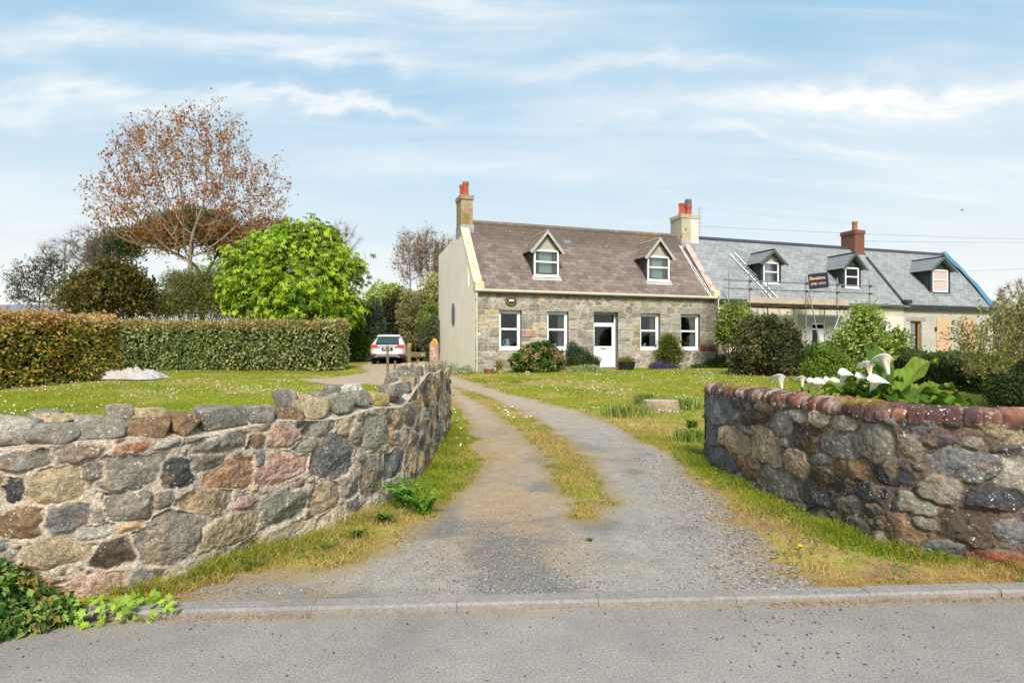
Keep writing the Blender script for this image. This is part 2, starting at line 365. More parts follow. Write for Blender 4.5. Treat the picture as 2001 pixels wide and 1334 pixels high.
sheet('driveway', lin_ranges((-12, -3.2, .12), (-3.2, 5, .03)), lin_ranges((.124, 6, .03), (6, 9, .05), (9, 32, .12)), M['gravel_bed'], .007, drive_col, mask=lambda x, y: on_drive(x, y))
M['asphalt'] = material('asphalt', None, .9, [(.35, .09), (2.2, .08), (70, .30), (190, .55)], [(120, .9)], .25)
def road_col(x, y):
    s = kerb_y(x) - y; c = np.array(alb(182,172,163,1.68)) * (.82 + .36 * n2(x, y, .7, 4, 55))[..., None]
    c = c * (1 - .20 * np.exp(-((s - 1.5) / .35) ** 2) * n2(x, y, 1.5, 3, 57))[..., None]                # a worn darker wheel line
    dirt = np.exp(-s / .10) * (.25 + .9 * sm(.4, .62, n2(x, y, 3, 4, 58))) + .40 * sm(.52, .66, n2(x, y, 1.1, 4, 59)) * np.exp(-((x - 1.9) / .8) ** 2) * np.exp(-s / 1.2)
    c = c + (np.array(alb(196,178,158,1.75)) - c) * np.clip(dirt, 0, 1)[..., None]
    oil = sm(.60, .80, n2(x, y, 1.6, 5, 60)) * .16; return c * (1 - oil)[..., None] * (.90 + .20 * n2(x, y, 14, 3, 64))[..., None]
xr = lin_ranges((-60, -5, 1.0), (-5, 5.5, .03), (5.5, 60.5, 1.0)); sr = lin_ranges((-13, -2.4, .4), (-2.4, .001, .03)); X, Y = np.meshgrid(xr, sr, indexing='ij'); Y = Y + kerb_y(X)
o = mesh('road', np.stack([X, Y, 0 * X], -1).reshape(-1, 3), [grid_faces(len(xr), len(sr))], M['asphalt'], col=road_col(X, Y).reshape(-1, 3)); o['kind'] = 'structure'
M['kerb'] = material('kerb_concrete', alb(178,168,160,1.7), .9, [(2.5, .12), (40, .18), (160, .2)], [(60, .4)], .2)
kb = MB(); x = -30.0
while x < 30:                                              # laid kerb stones, each a hair off its neighbour
    L = .88 if -3 < x < 5 else .9; y0 = float(kerb_y(x)); y1 = float(kerb_y(x + L)); h = .045 + random.uniform(-.002, .003) - .003; a, b = x + .0015, x + L - .0015; j = random.uniform(-.004, .004)
    prof = [(0, -.05), (0, h - .014), (.016, h), (.122, h + .003), (.122, -.05)]
    kb.add([(a, y0 + j + p, z) for p, z in prof] + [(b, y1 + j + p, z) for p, z in prof], [(i, i+1, 6+i if i<4 else 5, 5+i) for i in range(4)] + [(4,3,2,1,0), (5,6,7,8,9)])
    x += L
kb.build('kerb', M['kerb'])['kind'] = 'structure'

# loose stones: flat-sided chips, thousands of them
def chips(name, P, S, colr, label, cat):
    n = len(P); base = np.array([(1,0,0),(-1,0,0),(0,1,0),(0,-1,0),(0,0,1),(0,0,-1)], float)
    tri = np.array([(0,2,4),(2,1,4),(1,3,4),(3,0,4),(2,0,5),(1,2,5),(3,1,5),(0,3,5)])
    a = RNG.uniform(0, 6.28, n); ca, sa = np.cos(a), np.sin(a)
    v = base[None] * (RNG.uniform(.55, 1.25, (n, 6, 1))) * (S[:, None, None] * np.array([1, .75, .55]))
    x = v[..., 0] * ca[:, None] - v[..., 1] * sa[:, None]; y = v[..., 0] * sa[:, None] + v[..., 1] * ca[:, None]
    V = np.stack([x, y, v[..., 2]], -1) + P[:, None] + np.array([0, 0, .25])[None, None] * S[:, None, None]
    Fc = (tri[None] + 6 * np.arange(n)[:, None, None]).reshape(-1, 3)
    o = mesh(name, V.reshape(-1, 3), [Fc], M['chip'], col=np.repeat(colr, 6, 0)); return tag(o, label, cat, kind='stuff')
M['chip'] = material('stone_chip', None, .85, [(40, .2)], (), .3)
n = 110000
x = RNG.uniform(-2.6, 4.0, n); y = 3.95 + RNG.uniform(0, 1, n) ** 1.5 * 7.5
dens = np.clip((n2(x, y, 1.1, 4, 51) - .42) * 4, .06, 1) * np.where(y < 6.5, 1, .5)
dens = np.maximum(dens, .95 * np.exp(-(((x - (1.75 + (y - 4.0) * .06)) / .42) ** 2)) * (y < 7))
k = on_drive(x, y) & (RNG.uniform(0, 1, n) < dens); x, y = x[k], y[k]
P = np.stack([x, y, zg(x, y) + .006], -1); S = RNG.uniform(.004, .009, len(x)) * np.where(RNG.uniform(0, 1, len(x)) < .08, 1.7, 1) * (1 + .5 * np.exp(-(((x - (1.9 + (y - 4.0) * .06)) / .5) ** 2)))
pal = np.array([alb(*c) for c in [(150,150,152),(175,172,168),(120,122,128),(205,200,195),(200,160,125),(190,140,105),(100,105,112),(165,158,150)]])
chips('gravel', P, S, pal[RNG.choice(8, len(x), p=[.2,.2,.15,.08,.1,.05,.12,.1])] * RNG.uniform(.7, 1.2, (len(x), 1)), 'loose grey and tan gravel chips lying on the driveway', 'gravel')
n = 5200
x = RNG.uniform(-4, 5, n); y = kerb_y(x) - RNG.uniform(0, 1, n) ** 1.5 * 1.7; d = np.exp(-((x - 1.75 + (kerb_y(x) - y) * .15) / .42) ** 2) * np.exp(-(kerb_y(x) - y) / .9) + .07
k = RNG.uniform(0, 1, n) < d; x, y = x[k], y[k]
chips('road_grit', np.stack([x, y, 0 * x + .001], -1), RNG.uniform(.004, .012, len(x)), pal[RNG.choice(8, len(x), p=[.2,.1,.25,.04,.05,.06,.25,.05])] * .75, 'scattered dark stone grit lying on the grey road', 'grit')

# ------------------------------------------------------------------ grass
def blades(name, X, Y, H, Wd, colr, label, lean=.45, cat='grass', Z=None):
    n = len(X); a = RNG.uniform(0, 6.28, n); b = RNG.uniform(0, 6.28, n); z = zg(X, Y) if Z is None else Z; l = H * RNG.uniform(.1, lean * 2, n)
    P = np.stack([X, Y, z - .004], -1); s = np.stack([np.cos(a), np.sin(a), 0 * a], -1) * Wd[:, None] / 2; t = np.stack([np.cos(b), np.sin(b), 0 * b], -1) * l[:, None]
    up = np.array([0, 0, 1.0]) * H[:, None]
    V = np.stack([P - s, P + s, P + .55 * up + .3 * t + .7 * s, P + .55 * up + .3 * t - .7 * s, P + up * .95 + t], 1).reshape(-1, 3)
    i = 5 * np.arange(n)[:, None]
    o = mesh(name, V, [i + np.array([[0, 1, 2, 3]]), i + np.array([[3, 2, 4]])], M['grass'], col=np.repeat(colr, 5, 0)); return tag(o, label, cat, kind='stuff')
GA = np.array([alb(152,164,34,1.35), alb(176,184,50,1.35), alb(118,144,30,1.35), alb(194,190,70,1.35)]); GS = np.array([alb(226,196,118,1.35), alb(210,166,92,1.35), alb(234,210,146,1.35)])
def grass_cols(x, y, bias=0):
    n = len(x); d = dryness(x, y) + bias + RNG.normal(0, .12, n); c = GA[RNG.integers(0, 4, n)]; s = GS[RNG.integers(0, 3, n)]
    return np.where((d > .50)[:, None], s, c) * RNG.uniform(.7, 1.15, (n, 1))
# ------------------------------------------------------------------ rubble walls
def catmull(pts, ds):
    P = [Vector(p) for p in pts]; out = []
    P = [2 * P[0] - P[1]] + P + [2 * P[-1] - P[-2]]
    for i in range(1, len(P) - 2):
        a, b, c, d = P[i-1:i+3]; n = max(2, int((c - b).length / (ds / 4)))
        for k in range(n):
            t = k / n; out.append(.5 * ((2*b) + (c-a)*t + (2*a-5*b+4*c-d)*t*t + (3*b-3*c+d-a)*t**3))
    out.append(P[-2]); A = np.array([tuple(p) for p in out]); s = np.concatenate([[0], np.cumsum(np.linalg.norm(np.diff(A, axis=0), axis=1))])
    t = np.arange(0, s[-1], ds); return np.stack([np.interp(t, s, A[:, k]) for k in range(A.shape[1])], -1), t
def stone_cells(U, Vv, S, warp=.05, seed=0):
    """U,Vv flat coordinates; S rows = cu, cv, half width, half height, power; gives id, distance inside the joint, own radius"""
    P3 = np.stack([U * 6, Vv * 6, 0 * U], -1); w1 = (fbm(P3, 4, seed) - .5); w2 = (fbm(P3 + 31.7, 4, seed + 5) - .5)
    P9 = P3 * 4.2; Uw = U + w1 * warp * 2 + (fbm(P9, 3, seed + 11) - .5) * warp * .75; Vw = Vv + w2 * warp * 2 + (fbm(P9 + 9.1, 3, seed + 12) - .5) * warp * .75
    n = len(U); b1 = np.full(n, 9.); b2 = np.full(n, 9.); idx = np.zeros(n, int)
    for j, (cu, cv, a, b, p) in enumerate(S):
        R0 = 2.2
        k = np.nonzero((np.abs(U - cu) < a * R0 + .1) & (np.abs(Vv - cv) < b * R0 + .1))[0]
        if not len(k): continue
        rot = math.sin(j * 12.9) * .18 if p < 5 else 0; x = Uw[k] - cu; y = Vw[k] - cv
        x, y = x * math.cos(rot) + y * math.sin(rot), -x * math.sin(rot) + y * math.cos(rot)
        d = ((np.abs(x) / a) ** p + (np.abs(y) / b) ** p) ** (1 / p)
        if p < 6:                                          # knock two or three corners off: broken, angular outlines
            rj = np.random.default_rng(j * 7 + seed)
            for _ in range(4):
                g = rj.uniform(0, 6.28); d = np.maximum(d, (x / a * math.cos(g) + y / b * math.sin(g)) / rj.uniform(.80, 1.12))
        o1 = b1[k]; better = d < o1
        b2[k] = np.where(better, o1, np.minimum(b2[k], d)); b1[k] = np.where(better, d, o1); idx[k] = np.where(better, j, idx[k])
    sc = np.minimum(S[idx, 2], S[idx, 3])
    return idx, np.minimum((b2 - b1) * sc * .5, (1.17 - b1) * sc), sc
def fill_stones(S, u0, u1, vtop, lo, hi, seed, tries=5000):
    """throw in smaller and smaller stones wherever there is still room"""
    rg = np.random.default_rng(seed); S = [list(s) for s in S]; extra = []
    for t in range(tries):
        f = t / tries; h = hi * (1 - f) + lo * f; h *= rg.uniform(.75, 1.2); w = h * rg.uniform(1.0, 1.75)
        u = rg.uniform(u0, u1); v = rg.uniform(0, float(vtop(u))); A = np.array(S) if S else np.zeros((0, 5))
        if len(A):
            d = ((np.abs(u - A[:, 0]) / (A[:, 2] + w * .86)) ** 3 + (np.abs(v - A[:, 1]) / (A[:, 3] + h * .86)) ** 3)
            if d.min() < 1: continue
        S.append([u, v, w, h, rg.uniform(2.6, 4.4)]); extra.append(len(S) - 1)
    return np.array(S), extra
def rock(seed, w, h, d, mat_col, sub=4, cuts=11, rough=.07):
    """a quarried lump: ball cut by random planes, then roughened"""
    bm = bmesh.new(); bmesh.ops.create_icosphere(bm, subdivisions=sub, radius=1); rg = np.random.default_rng(seed)
    P = np.array([v.co for v in bm.verts]); Fc = np.array([[v.index for v in f.verts] for f in bm.faces]); bm.free()
    P = P * 1.25
    N = rg.normal(size=(cuts, 3)); N /= np.linalg.norm(N, axis=1)[:, None]
    N = np.concatenate([N, [(1,.1,.1),(-1,.1,-.1),(.1,1,.15),(-.1,-1,.1),(.1,.1,1),(0,0,-1)]]); N /= np.linalg.norm(N, axis=1)[:, None]
    for q_, nrm in enumerate(N):
        D = rg.uniform(.78, 1.0) if q_ < cuts else rg.uniform(.62, .80); x = P @ nrm - D; P = P - np.clip(x, 0, None)[:, None] * nrm * .93
    P = P * (1 + rough * 2 * (fbm(P * 2.3 + seed, 4, seed) - .5) + rough * 1.5 * (np.abs(fbm(P * 4.5 + seed, 4, seed + 2) - .5) - .1))[:, None]
    c = np.repeat(np.array(mat_col)[None], len(P), 0) * (.62 + .76 * fbm(P * 2.6 + 9, 5, seed))[:, None]
    return P * np.array([w / 2, d / 2, h / 2]), Fc, c
class Wall:
    def __init__(s, pts, T, ds, H, capend=True):
        s.P, s.u = catmull(pts, ds); s.T, s.H, s.ds = T, H, ds
        t = np.gradient(s.P, axis=0); t /= np.linalg.norm(t, axis=1)[:, None]; s.t = t; s.n = np.stack([t[:, 1], -t[:, 0]], -1)
        s.ratio = s.P[:, 0] / s.P[:, 1]
    def uv(s, px, py):
        i = int(np.argmin(np.abs(s.ratio - (px - CX) / F))); Y = s.P[i, 1]; return s.u[i], EYE - (py - HZ) * Y / F, Y / F, i
    def build(s, root, S, cols, mortar, seed, joint=.008, depth=.017, warp=.042, v0=-.06, dv=.0088):
        n = len(s.u); T = s.T
        # outline: front, round the far end, back
        arc = [(s.P[-1] - s.n[-1] * T / 2 + (s.n[-1] * math.cos(a) + s.t[-1] * math.sin(a)) * T / 2, s.n[-1] * math.cos(a) + s.t[-1] * math.sin(a)) for a in np.linspace(0, math.pi, int(math.pi * T / 2 / s.ds))[1:-1]]
        step = 3; bi = np.arange(n - 1, -1, -step)
        B = np.concatenate([s.P, np.array([a[0] for a in arc]), (s.P - s.n * T)[bi]]); Nn = np.concatenate([s.n, np.array([a[1] for a in arc]), -s.n[bi]])
        L = np.concatenate([[0], np.cumsum(np.linalg.norm(np.diff(B, axis=0), axis=1))])
        hi = np.concatenate([np.array([s.H(u) for u in s.u]), np.full(len(arc), s.H(s.u[-1])), np.array([s.H(u) for u in s.u])[bi]])
        vmax = hi.max(); m = int((vmax - v0) / dv)
        fr = np.linspace(0, 1, m)[None, :]; U = np.repeat(L[:, None], m, 1); Vv = v0 + fr * (hi[:, None] - v0)
        Uf, Vf = U.ravel(), Vv.ravel()
        idx, e, sc = stone_cells(Uf, Vf, S, warp, seed)
        ins = sm(joint * .4, joint * 1.5, e); prof = 1 - np.exp(-np.clip(e - joint * .5, 0, None) / .0042)
        rg = np.random.default_rng(seed + 1); tilt = rg.normal(0, .10, (len(S), 2)); lift = rg.uniform(.55, 1.25, len(S))
        P3 = np.stack([Uf, Vf, 0 * Uf], -1)
        fac = fbm(P3 * 9 + idx[:, None] * 7.3, 4, seed + 2) - .5; fine = fbm(P3 * 40, 3, seed + 3) - .5
        # broken faces: one or two flat facets to a stone
        fa = rg.uniform(0, 6.28, len(S)); fo = rg.uniform(-.3, .5, len(S)); x = (Uf - S[idx, 0]) / S[idx, 2]; y = (Vf - S[idx, 1]) / S[idx, 3]
        chip = np.clip(x * np.cos(fa[idx]) + y * np.sin(fa[idx]) - fo[idx], 0, 1) * rg.uniform(0, .060, len(S))[idx]
        pl = np.full(len(Uf), 9.0); du, dv_ = Uf - S[idx, 0], Vf - S[idx, 1]                     # split faces: the lowest of a few flat planes
        for q in range(5):
            aq = rg.uniform(0, 6.28, len(S)); sq = rg.uniform(.04, .34, len(S)); oq = rg.uniform(.0, .030, len(S)); pl = np.minimum(pl, oq[idx] + sq[idx] * (du * np.cos(aq[idx]) + dv_ * np.sin(aq[idx])))
        h = prof * (depth * lift[idx] + np.clip(pl, -.03, .03) + fac * .010 + (np.abs(fbm(P3 * 13 + idx[:, None] * 4.7, 4, seed + 8) - .5) - .12) * .030 - chip * .5) + fine * .016 * prof
        h -= .011 * np.exp(-((e - joint * .9) / .007) ** 2) * sm(.38, .56, fbm(P3 * 4.5, 3, seed + 13))     # open joints where the pointing has gone
        h = np.where(ins > 0.02, h, fine * .010 + (fbm(P3 * 12, 3, seed + 9) - .5) * .012)
        V = np.stack([np.repeat(B[:, None, 0], m, 1).ravel() + np.repeat(Nn[:, None, 0], m, 1).ravel() * h, np.repeat(B[:, None, 1], m, 1).ravel() + np.repeat(Nn[:, None, 1], m, 1).ravel() * h, Vf], -1)
        c = cols[idx] * (.58 + .84 * fbm(P3 * 14 + idx[:, None] * 3.1, 4, seed + 4))[:, None]
        vein = sm(.60, .72, fbm(P3 * np.array([7, 3, 1]) + idx[:, None] * 5.7, 4, seed + 6)); c = c + (np.array(alb(205, 175, 140)) * .9 - c) * (vein * .40)[:, None]; rust = sm(.56, .70, fbm(P3 * 5.5 + idx[:, None] * 9.1, 4, seed + 16)) * (rg.uniform(0, 1, len(S)) < .55)[idx]; c = c + (np.array(alb(176, 134, 92)) * .9 - c) * (rust * .38)[:, None]
        mo = np.array(mortar) * (.78 + .44 * fbm(P3 * 5, 3, seed + 7))[:, None]
        c = mo + (c - mo) * ins[:, None]
        Fq = grid_faces(len(L), m)
        # rough mortared top
        top = np.arange(len(L)) * m + m - 1; Vt = []; Ct = []; fq2 = []; base = len(V); q = 7; I = np.arange(0, n, 2); back = {int(b): n + len(arc) + j for j, b in enumerate(bi)}
        tf = np.linspace(0, 1, q)
        for i in I:
            a = s.P[i]; b = s.P[i] - s.n[i] * T; p = a[None] * (1 - tf[:, None]) + b[None] * tf[:, None]; z = s.H(s.u[i]) - .004 + .085 * np.sin(tf * math.pi)
            Vt.append(np.concatenate([p, z[:, None]], 1))
        Vt = np.concatenate(Vt); Vt[:, 2] += (fbm(Vt * 9, 3, seed) - .5) * .05 * np.tile(np.sin(tf * math.pi), len(I)); f2 = grid_faces(len(I), q) + base
        # closing fan over the rounded end
        e0 = [n - 1 + k for k in range(len(arc) + 2)]; fan = [tuple(int(top[k]) for k in e0)]
        Vall = np.concatenate([V, Vt]); call = np.concatenate([c, np.array(mortar)[None] * (.8 + .4 * fbm(Vt * 7, 3, seed))[:, None]])
        e1 = (len(L) - 1) * m; cap = np.array([[0, m - 1, e1 + m - 1, e1]])
        return mesh('rubble_masonry', Vall, [Fq, f2[:, ::-1], np.array(fan)[:, ::-1], cap], M['stone'], root, col=call, smooth=True)
pal = dict(g=(142,135,123), lg=(170,162,148), dg=(100,97,92), navy=(80,79,81), bg=(128,126,123), tan=(184,164,132), lt=(202,184,156), brown=(138,112,84), db=(96,82,70), pink=(204,168,148), pg=(178,150,138), og=(190,150,118),
           orange=(178,126,92), cream=(222,184,136), gg=(154,151,132), wg=(146,136,122), red=(150,88,66), white=(215,208,200), yl=(190,165,105))
def pcol(k, s=1.0, kk=1.55): return np.array(alb(*pal[k], kk)) * s
# ---- left wall, curving from the road into the drive
LW = Wall([(-9,3.35),(-6,3.55),(-3.3,3.75),(-2.75,3.9),(-2.3,4.2),(-2.0,4.75),(-1.47,5.7),(-1.17,6.9),(-1.12,9.0),(-1.10,10.9)], .44, .0088,
          lambda u: 0)
uY = lambda Y: float(np.interp(Y, LW.P[:, 1], LW.u))
uA, uB = uY(6.6), uY(8.2)
LW.H = lambda u: 1.01 + .27 * float(sm(uA, uB, u)) + .02 * math.sin(u * 5.1)
Z4 = lambda x, y, w, h, c: (x * .2548, 760 + y * .2548, w * .2548, h * .2548, c)
Z5 = lambda x, y, w, h, c: (450 + x * .2698, 740 + y * .2698, w * .2698, h * .2698, c)
ZC = lambda x, y, w, h, c: (x * .1979, 1070 + y * .1979, w * .1979, h * .1979, c)
listL = [Z4(190,560,400,160,'g'),Z4(590,500,360,170,'wg'),Z4(1000,465,270,95,'orange'),Z4(1290,430,240,80,'lg'),Z4(1500,395,200,70,'g'),Z4(1720,425,370,130,'g'),Z4(410,750,400,260,'tan'),Z4(120,770,140,170,'navy'),
 Z4(730,630,160,200,'wg'),Z4(1030,640,460,280,'g'),Z4(1360,670,270,240,'navy'),Z4(1590,570,240,150,'wg'),Z4(1780,640,340,240,'og'),Z4(500,1000,340,220,'bg'),Z4(740,960,100,190,'lg'),Z4(980,910,340,230,'wg'),Z4(1220,870,180,140,'g'),
 Z4(1590,860,380,200,'tan'),Z4(1890,880,160,140,'pg'),Z4(150,1030,310,240,'brown'),Z4(40,1205,80,90,'bg'),Z4(680,1120,360,120,'lg'),Z4(990,1065,190,90,'cream'),Z4(1300,1140,510,370,'wg'),Z4(1760,1090,390,270,'tan'),
 Z4(430,1240,480,230,'tan'),Z4(880,1250,330,180,'db'),Z4(1640,1250,210,90,'lt'),Z4(110,1280,90,110,'g'),ZC(900,390,560,300,'pink'),ZC(1450,290,320,220,'bg'),ZC(480,350,320,80,'orange'),
 Z5(195,445,130,110,'brown'),Z5(390,415,270,140,'pink'),Z5(650,360,230,110,'g'),Z5(840,335,120,150,'lt'),Z5(550,480,200,120,'gg'),Z5(760,550,280,310,'bg'),Z5(375,640,370,230,'pink'),Z5(215,585,90,140,'bg'),
 Z5(490,760,160,60,'bg'),Z5(410,930,320,300,'gg'),Z5(700,840,210,230,'tan'),Z5(880,760,130,200,'lg'),Z5(1040,690,160,260,'wg'),Z5(1050,390,170,290,'gg'),Z5(930,430,100,120,'g'),Z5(935,550,80,100,'lg'),Z5(1110,510,190,80,'lt'),
 Z5(1190,620,160,200,'bg'),Z5(1320,570,120,200,'tan'),Z5(1150,290,60,80,'brown'),Z5(1160,390,40,90,'cream'),Z5(1220,290,90,180,'tan'),Z5(1310,290,100,130,'g'),Z5(1390,270,60,190,'lt'),Z5(1450,265,50,110,'bg'),Z5(1390,450,70,170,'bg'),
 Z5(1270,430,90,110,'lt'),Z5(740,1020,220,150,'lt'),Z5(1030,930,190,140,'lt'),Z5(300,1140,520,150,'lt'),Z5(900,900,100,100,'bg'),Z5(1500,370,60,180,'bg'),Z5(1385,590,70,180,'cream'),Z5(1455,560,60,180,'tan'),Z5(575,970,60,80,'brown'),
 Z5(215,1070,60,90,'bg'),Z5(1240,160,90,70,'bg')]
def stones_from(Wl, lst, kk=1.55):
    S = []; cols = []
    for px, py, w, h, c in lst:
        u, v, s, i = Wl.uv(px, py)
        f = abs(np.dot(Wl.n[i], -np.array([Wl.P[i, 0], Wl.P[i, 1]]) / np.linalg.norm(Wl.P[i])))     # how square-on the face is seen
        S.append([u, v, w * s / 2 / max(f, .3) * .97, h * s / 2 * .97, 3.6]); cols.append(pcol(c, 1, kk))
    return S, cols
S, cols = stones_from(LW, listL, 1.42)
S, ex = fill_stones(S, 0, LW.u[-1] + .9, LW.H, .018, .12, 3, 14000)
S, ex2 = fill_stones(S, LW.u[-1] + .9, LW.u[-1] * 2 + 1, lambda u: 1.05, .06, .16, 5, 1500)
ks = ['g','g','lg','tan','tan','wg','brown','bg','lt','og','dg','gg','cream']; rg = np.random.default_rng(4)
cols = np.array(cols + [pcol(ks[rg.integers(0, len(ks))], rg.uniform(.85, 1.1)) for _ in range(len(S) - len(cols))])
lw = thing('stone_wall', 'long curved rubble stone wall with rough upright coping stones, left of the drive', 'stone wall', (-2.0, 4.9, 0))
def rel(o, root): o.location = -root.location; return o
rel(LW.build(lw, S, cols, alb(212,194,172,1.5), 10), lw)
listC = [Z4(60,320,260,240,'lg'),Z4(140,215,230,130,'g'),Z4(400,340,380,190,'g'),Z4(450,225,290,100,'tan'),Z4(770,290,360,200,'g'),Z4(890,175,190,140,'wg'),Z4(1150,290,320,170,'brown'),Z4(1170,195,330,110,'tan'),Z4(1450,255,210,180,'brown'),
 Z4(1740,215,340,200,'g'),Z5(240,260,185,150,'g'),Z5(450,262,215,115,'brown'),Z5(560,150,110,150,'g'),Z5(650,215,200,170,'tan'),Z5(700,150,110,80,'tan'),Z5(855,185,170,155,'gg'),Z5(925,85,50,80,'g'),Z5(995,145,110,115,'g'),Z5(1060,70,85,60,'white'),
 Z5(1120,140,150,95,'yl'),Z5(1240,100,130,125,'g'),Z5(800,120,80,50,'g')]
BEH = {1, 3, 5, 7, 12, 14, 16, 18, 21}
def put_rock(root, P, Fc, c, loc, ang, name='coping_stone', tiltx=0):
    ca, sa = math.cos(ang), math.sin(ang); ct, st_ = math.cos(tiltx), math.sin(tiltx)
    y = P[:, 1] * ct - P[:, 2] * st_; z = P[:, 1] * st_ + P[:, 2] * ct; x = P[:, 0]
    V = np.stack([x * ca - y * sa + loc[0], x * sa + y * ca + loc[1], z + loc[2]], -1)
    return rel(mesh(name, V, [Fc], M['stone'], root, col=c, smooth=True), root)
for j, (px, py, w, h, c) in enumerate(listC):
    u, v, s, i = LW.uv(px, py); back = .30 if j in BEH else .13
    f = max(.45, abs(np.dot(LW.n[i], -LW.P[i] / np.linalg.norm(LW.P[i]))))
    P, Fc, cc = rock(100 + j, w * s * 1.24 / f ** .5, h * s * 1.26, .30 if j not in BEH else .22, pcol(c, 1.18))
    q = LW.P[i] - LW.n[i] * back; Y2 = q[1] / LW.P[i, 1]
    z = EYE - (py - HZ) * q[1] / F; z = max(z, LW.H(LW.u[i]) + h * s * .36)
    put_rock(lw, P, Fc, cc, (q[0], q[1], z), math.atan2(LW.t[i, 1], LW.t[i, 0]), tiltx=random.uniform(-.15, .15))
u = uY(7.15); j = 0
while u < LW.u[-1]:                                        # the far, higher end: smaller lumps in two rows
    i = int(u / LW.ds); w = random.uniform(.20, .34); h = random.uniform(.16, .24)
    for row, off in enumerate((.12, .31)):
        q = LW.P[i] - LW.n[i] * off; P, Fc, cc = rock(300 + j, w * random.uniform(.8, 1.1), h * random.uniform(.8, 1.25), .24, pcol(random.choice(['g','tan','lg','lt','wg','yl']), 1)); j += 1
        put_rock(lw, P, Fc, cc, (q[0], q[1], LW.H(u) + .05), math.atan2(LW.t[i, 1], LW.t[i, 0]) + random.uniform(-.2, .2), tiltx=random.uniform(-.3, .3))
    u += w * 1.02
u = .2
while u < LW.uv(-12, 800)[0]:                              # the stretch left of the picture
    i = int(u / LW.ds); w = random.uniform(.22, .36); q = LW.P[i] - LW.n[i] * .14; P, Fc, cc = rock(500 + j, w, random.uniform(.18, .24), .3, pcol(random.choice(['g','tan','lg','dg','wg']), 1)); j += 1
    put_rock(lw, P, Fc, cc, (q[0], q[1], 1.11), math.atan2(LW.t[i, 1], LW.t[i, 0])); u += w * 1.03
# upright slabs of the short return behind the end of the wall
sw = thing('stone_slab_wall', 'short wall of upright grey stone slabs behind the far end of the rubble wall', 'stone wall', (-1.75, 11.9, float(zg(-1.75, 11.9))))
for k in range(7):
    px = 803 + k * 8.5; Y = 12.6 - k * .17; q = at(px, 742 - k * 1.5, Y); P, Fc, cc = rock(700 + k, .17, 1.6, .22, pcol(['g','lg','dg','wg'][k % 4], .9), 3, 7); P[:, 2] *= 1.0
    put_rock(sw, P, Fc, cc, (q[0], q[1], 1.27 - k * .015 - .80 + random.uniform(-.03, .05)), random.uniform(-.3, .3), 'slab')
# ---- right wall, brick coping
RW = Wall([(2.60,8.3),(2.66,7.2),(2.78,6.1),(2.99,5.0),(3.36,4.62),(3.75,4.42),(4.6,4.34),(6,4.36),(8.5,4.45)], .30, .0088, lambda u: 0)
ZD = lambda x, y, w, h, c: (1370 + x * .3153, 730 + y * .3153, w * .3153, h * .3153, c)
listR = [ZD(105,210,165,190,'bg'),ZD(215,180,65,80,'dg'),ZD(295,190,90,60,'dg'),ZD(390,215,90,90,'g'),ZD(320,275,180,80,'db'),ZD(500,300,115,160,'lg'),ZD(610,260,100,90,'g'),ZD(740,285,120,100,'lt'),ZD(890,310,140,90,'lg'),ZD(1030,295,120,40,'navy'),
 ZD(200,410,180,170,'tan'),ZD(395,455,180,220,'tan'),ZD(65,370,85,180,'bg'),ZD(280,350,130,60,'g'),ZD(650,395,160,170,'db'),ZD(850,440,210,180,'g'),ZD(1075,425,230,210,'wg'),ZD(1300,460,210,150,'wg'),ZD(1490,415,200,80,'navy'),ZD(1690,430,120,80,'wg'),
 ZD(1880,460,230,80,'dg'),ZD(115,530,170,140,'bg'),ZD(240,540,60,90,'brown'),ZD(315,580,90,140,'brown'),ZD(600,555,140,170,'tan'),ZD(735,535,150,80,'g'),ZD(940,590,220,140,'brown'),ZD(1170,610,230,170,'navy'),ZD(1350,575,130,60,'dg'),ZD(1610,560,400,190,'bg'),
 ZD(1930,610,190,220,'lg'),ZD(470,665,240,170,'wg'),ZD(770,650,200,140,'db'),ZD(930,665,110,50,'tan'),ZD(1060,750,250,150,'navy'),ZD(715,760,210,140,'dg'),ZD(890,800,190,130,'dg'),ZD(1320,810,290,150,'gg'),ZD(1500,720,240,190,'wg'),ZD(1780,770,320,170,'navy'),
 ZD(1070,830,120,100,'dg'),ZD(1250,950,220,210,'brown'),ZD(1360,920,250,100,'wg'),ZD(1660,960,330,250,'db'),ZD(1930,1000,190,190,'bg'),ZD(1520,1080,270,130,'bg'),ZD(1850,1150,330,120,'red')]
RW.H = lambda u: 1.065
S, cols = stones_from(RW, listR, 1.38)
S, ex = fill_stones(S, 0, RW.u[-1], RW.H, .018, .11, 13, 12000)
S, ex2 = fill_stones(S, RW.u[-1], RW.u[-1] * 2 + 1, lambda u: 1.05, .06, .16, 15, 1200)
ks = ['g','dg','lg','tan','wg','brown','bg','db','navy','gg']
cols = np.array(cols + [pcol(ks[rg.integers(0, len(ks))], rg.uniform(.8, 1.0), 1.5) for _ in range(len(S) - len(cols))])
rw = thing('garden_wall', 'dark rubble garden wall topped with rounded red bricks, right of the drive', 'stone wall', (2.9, 5.4, 0))
rel(RW.build(rw, S, cols, alb(134,114,97,1.6), 20, joint=.007, depth=.025), rw)
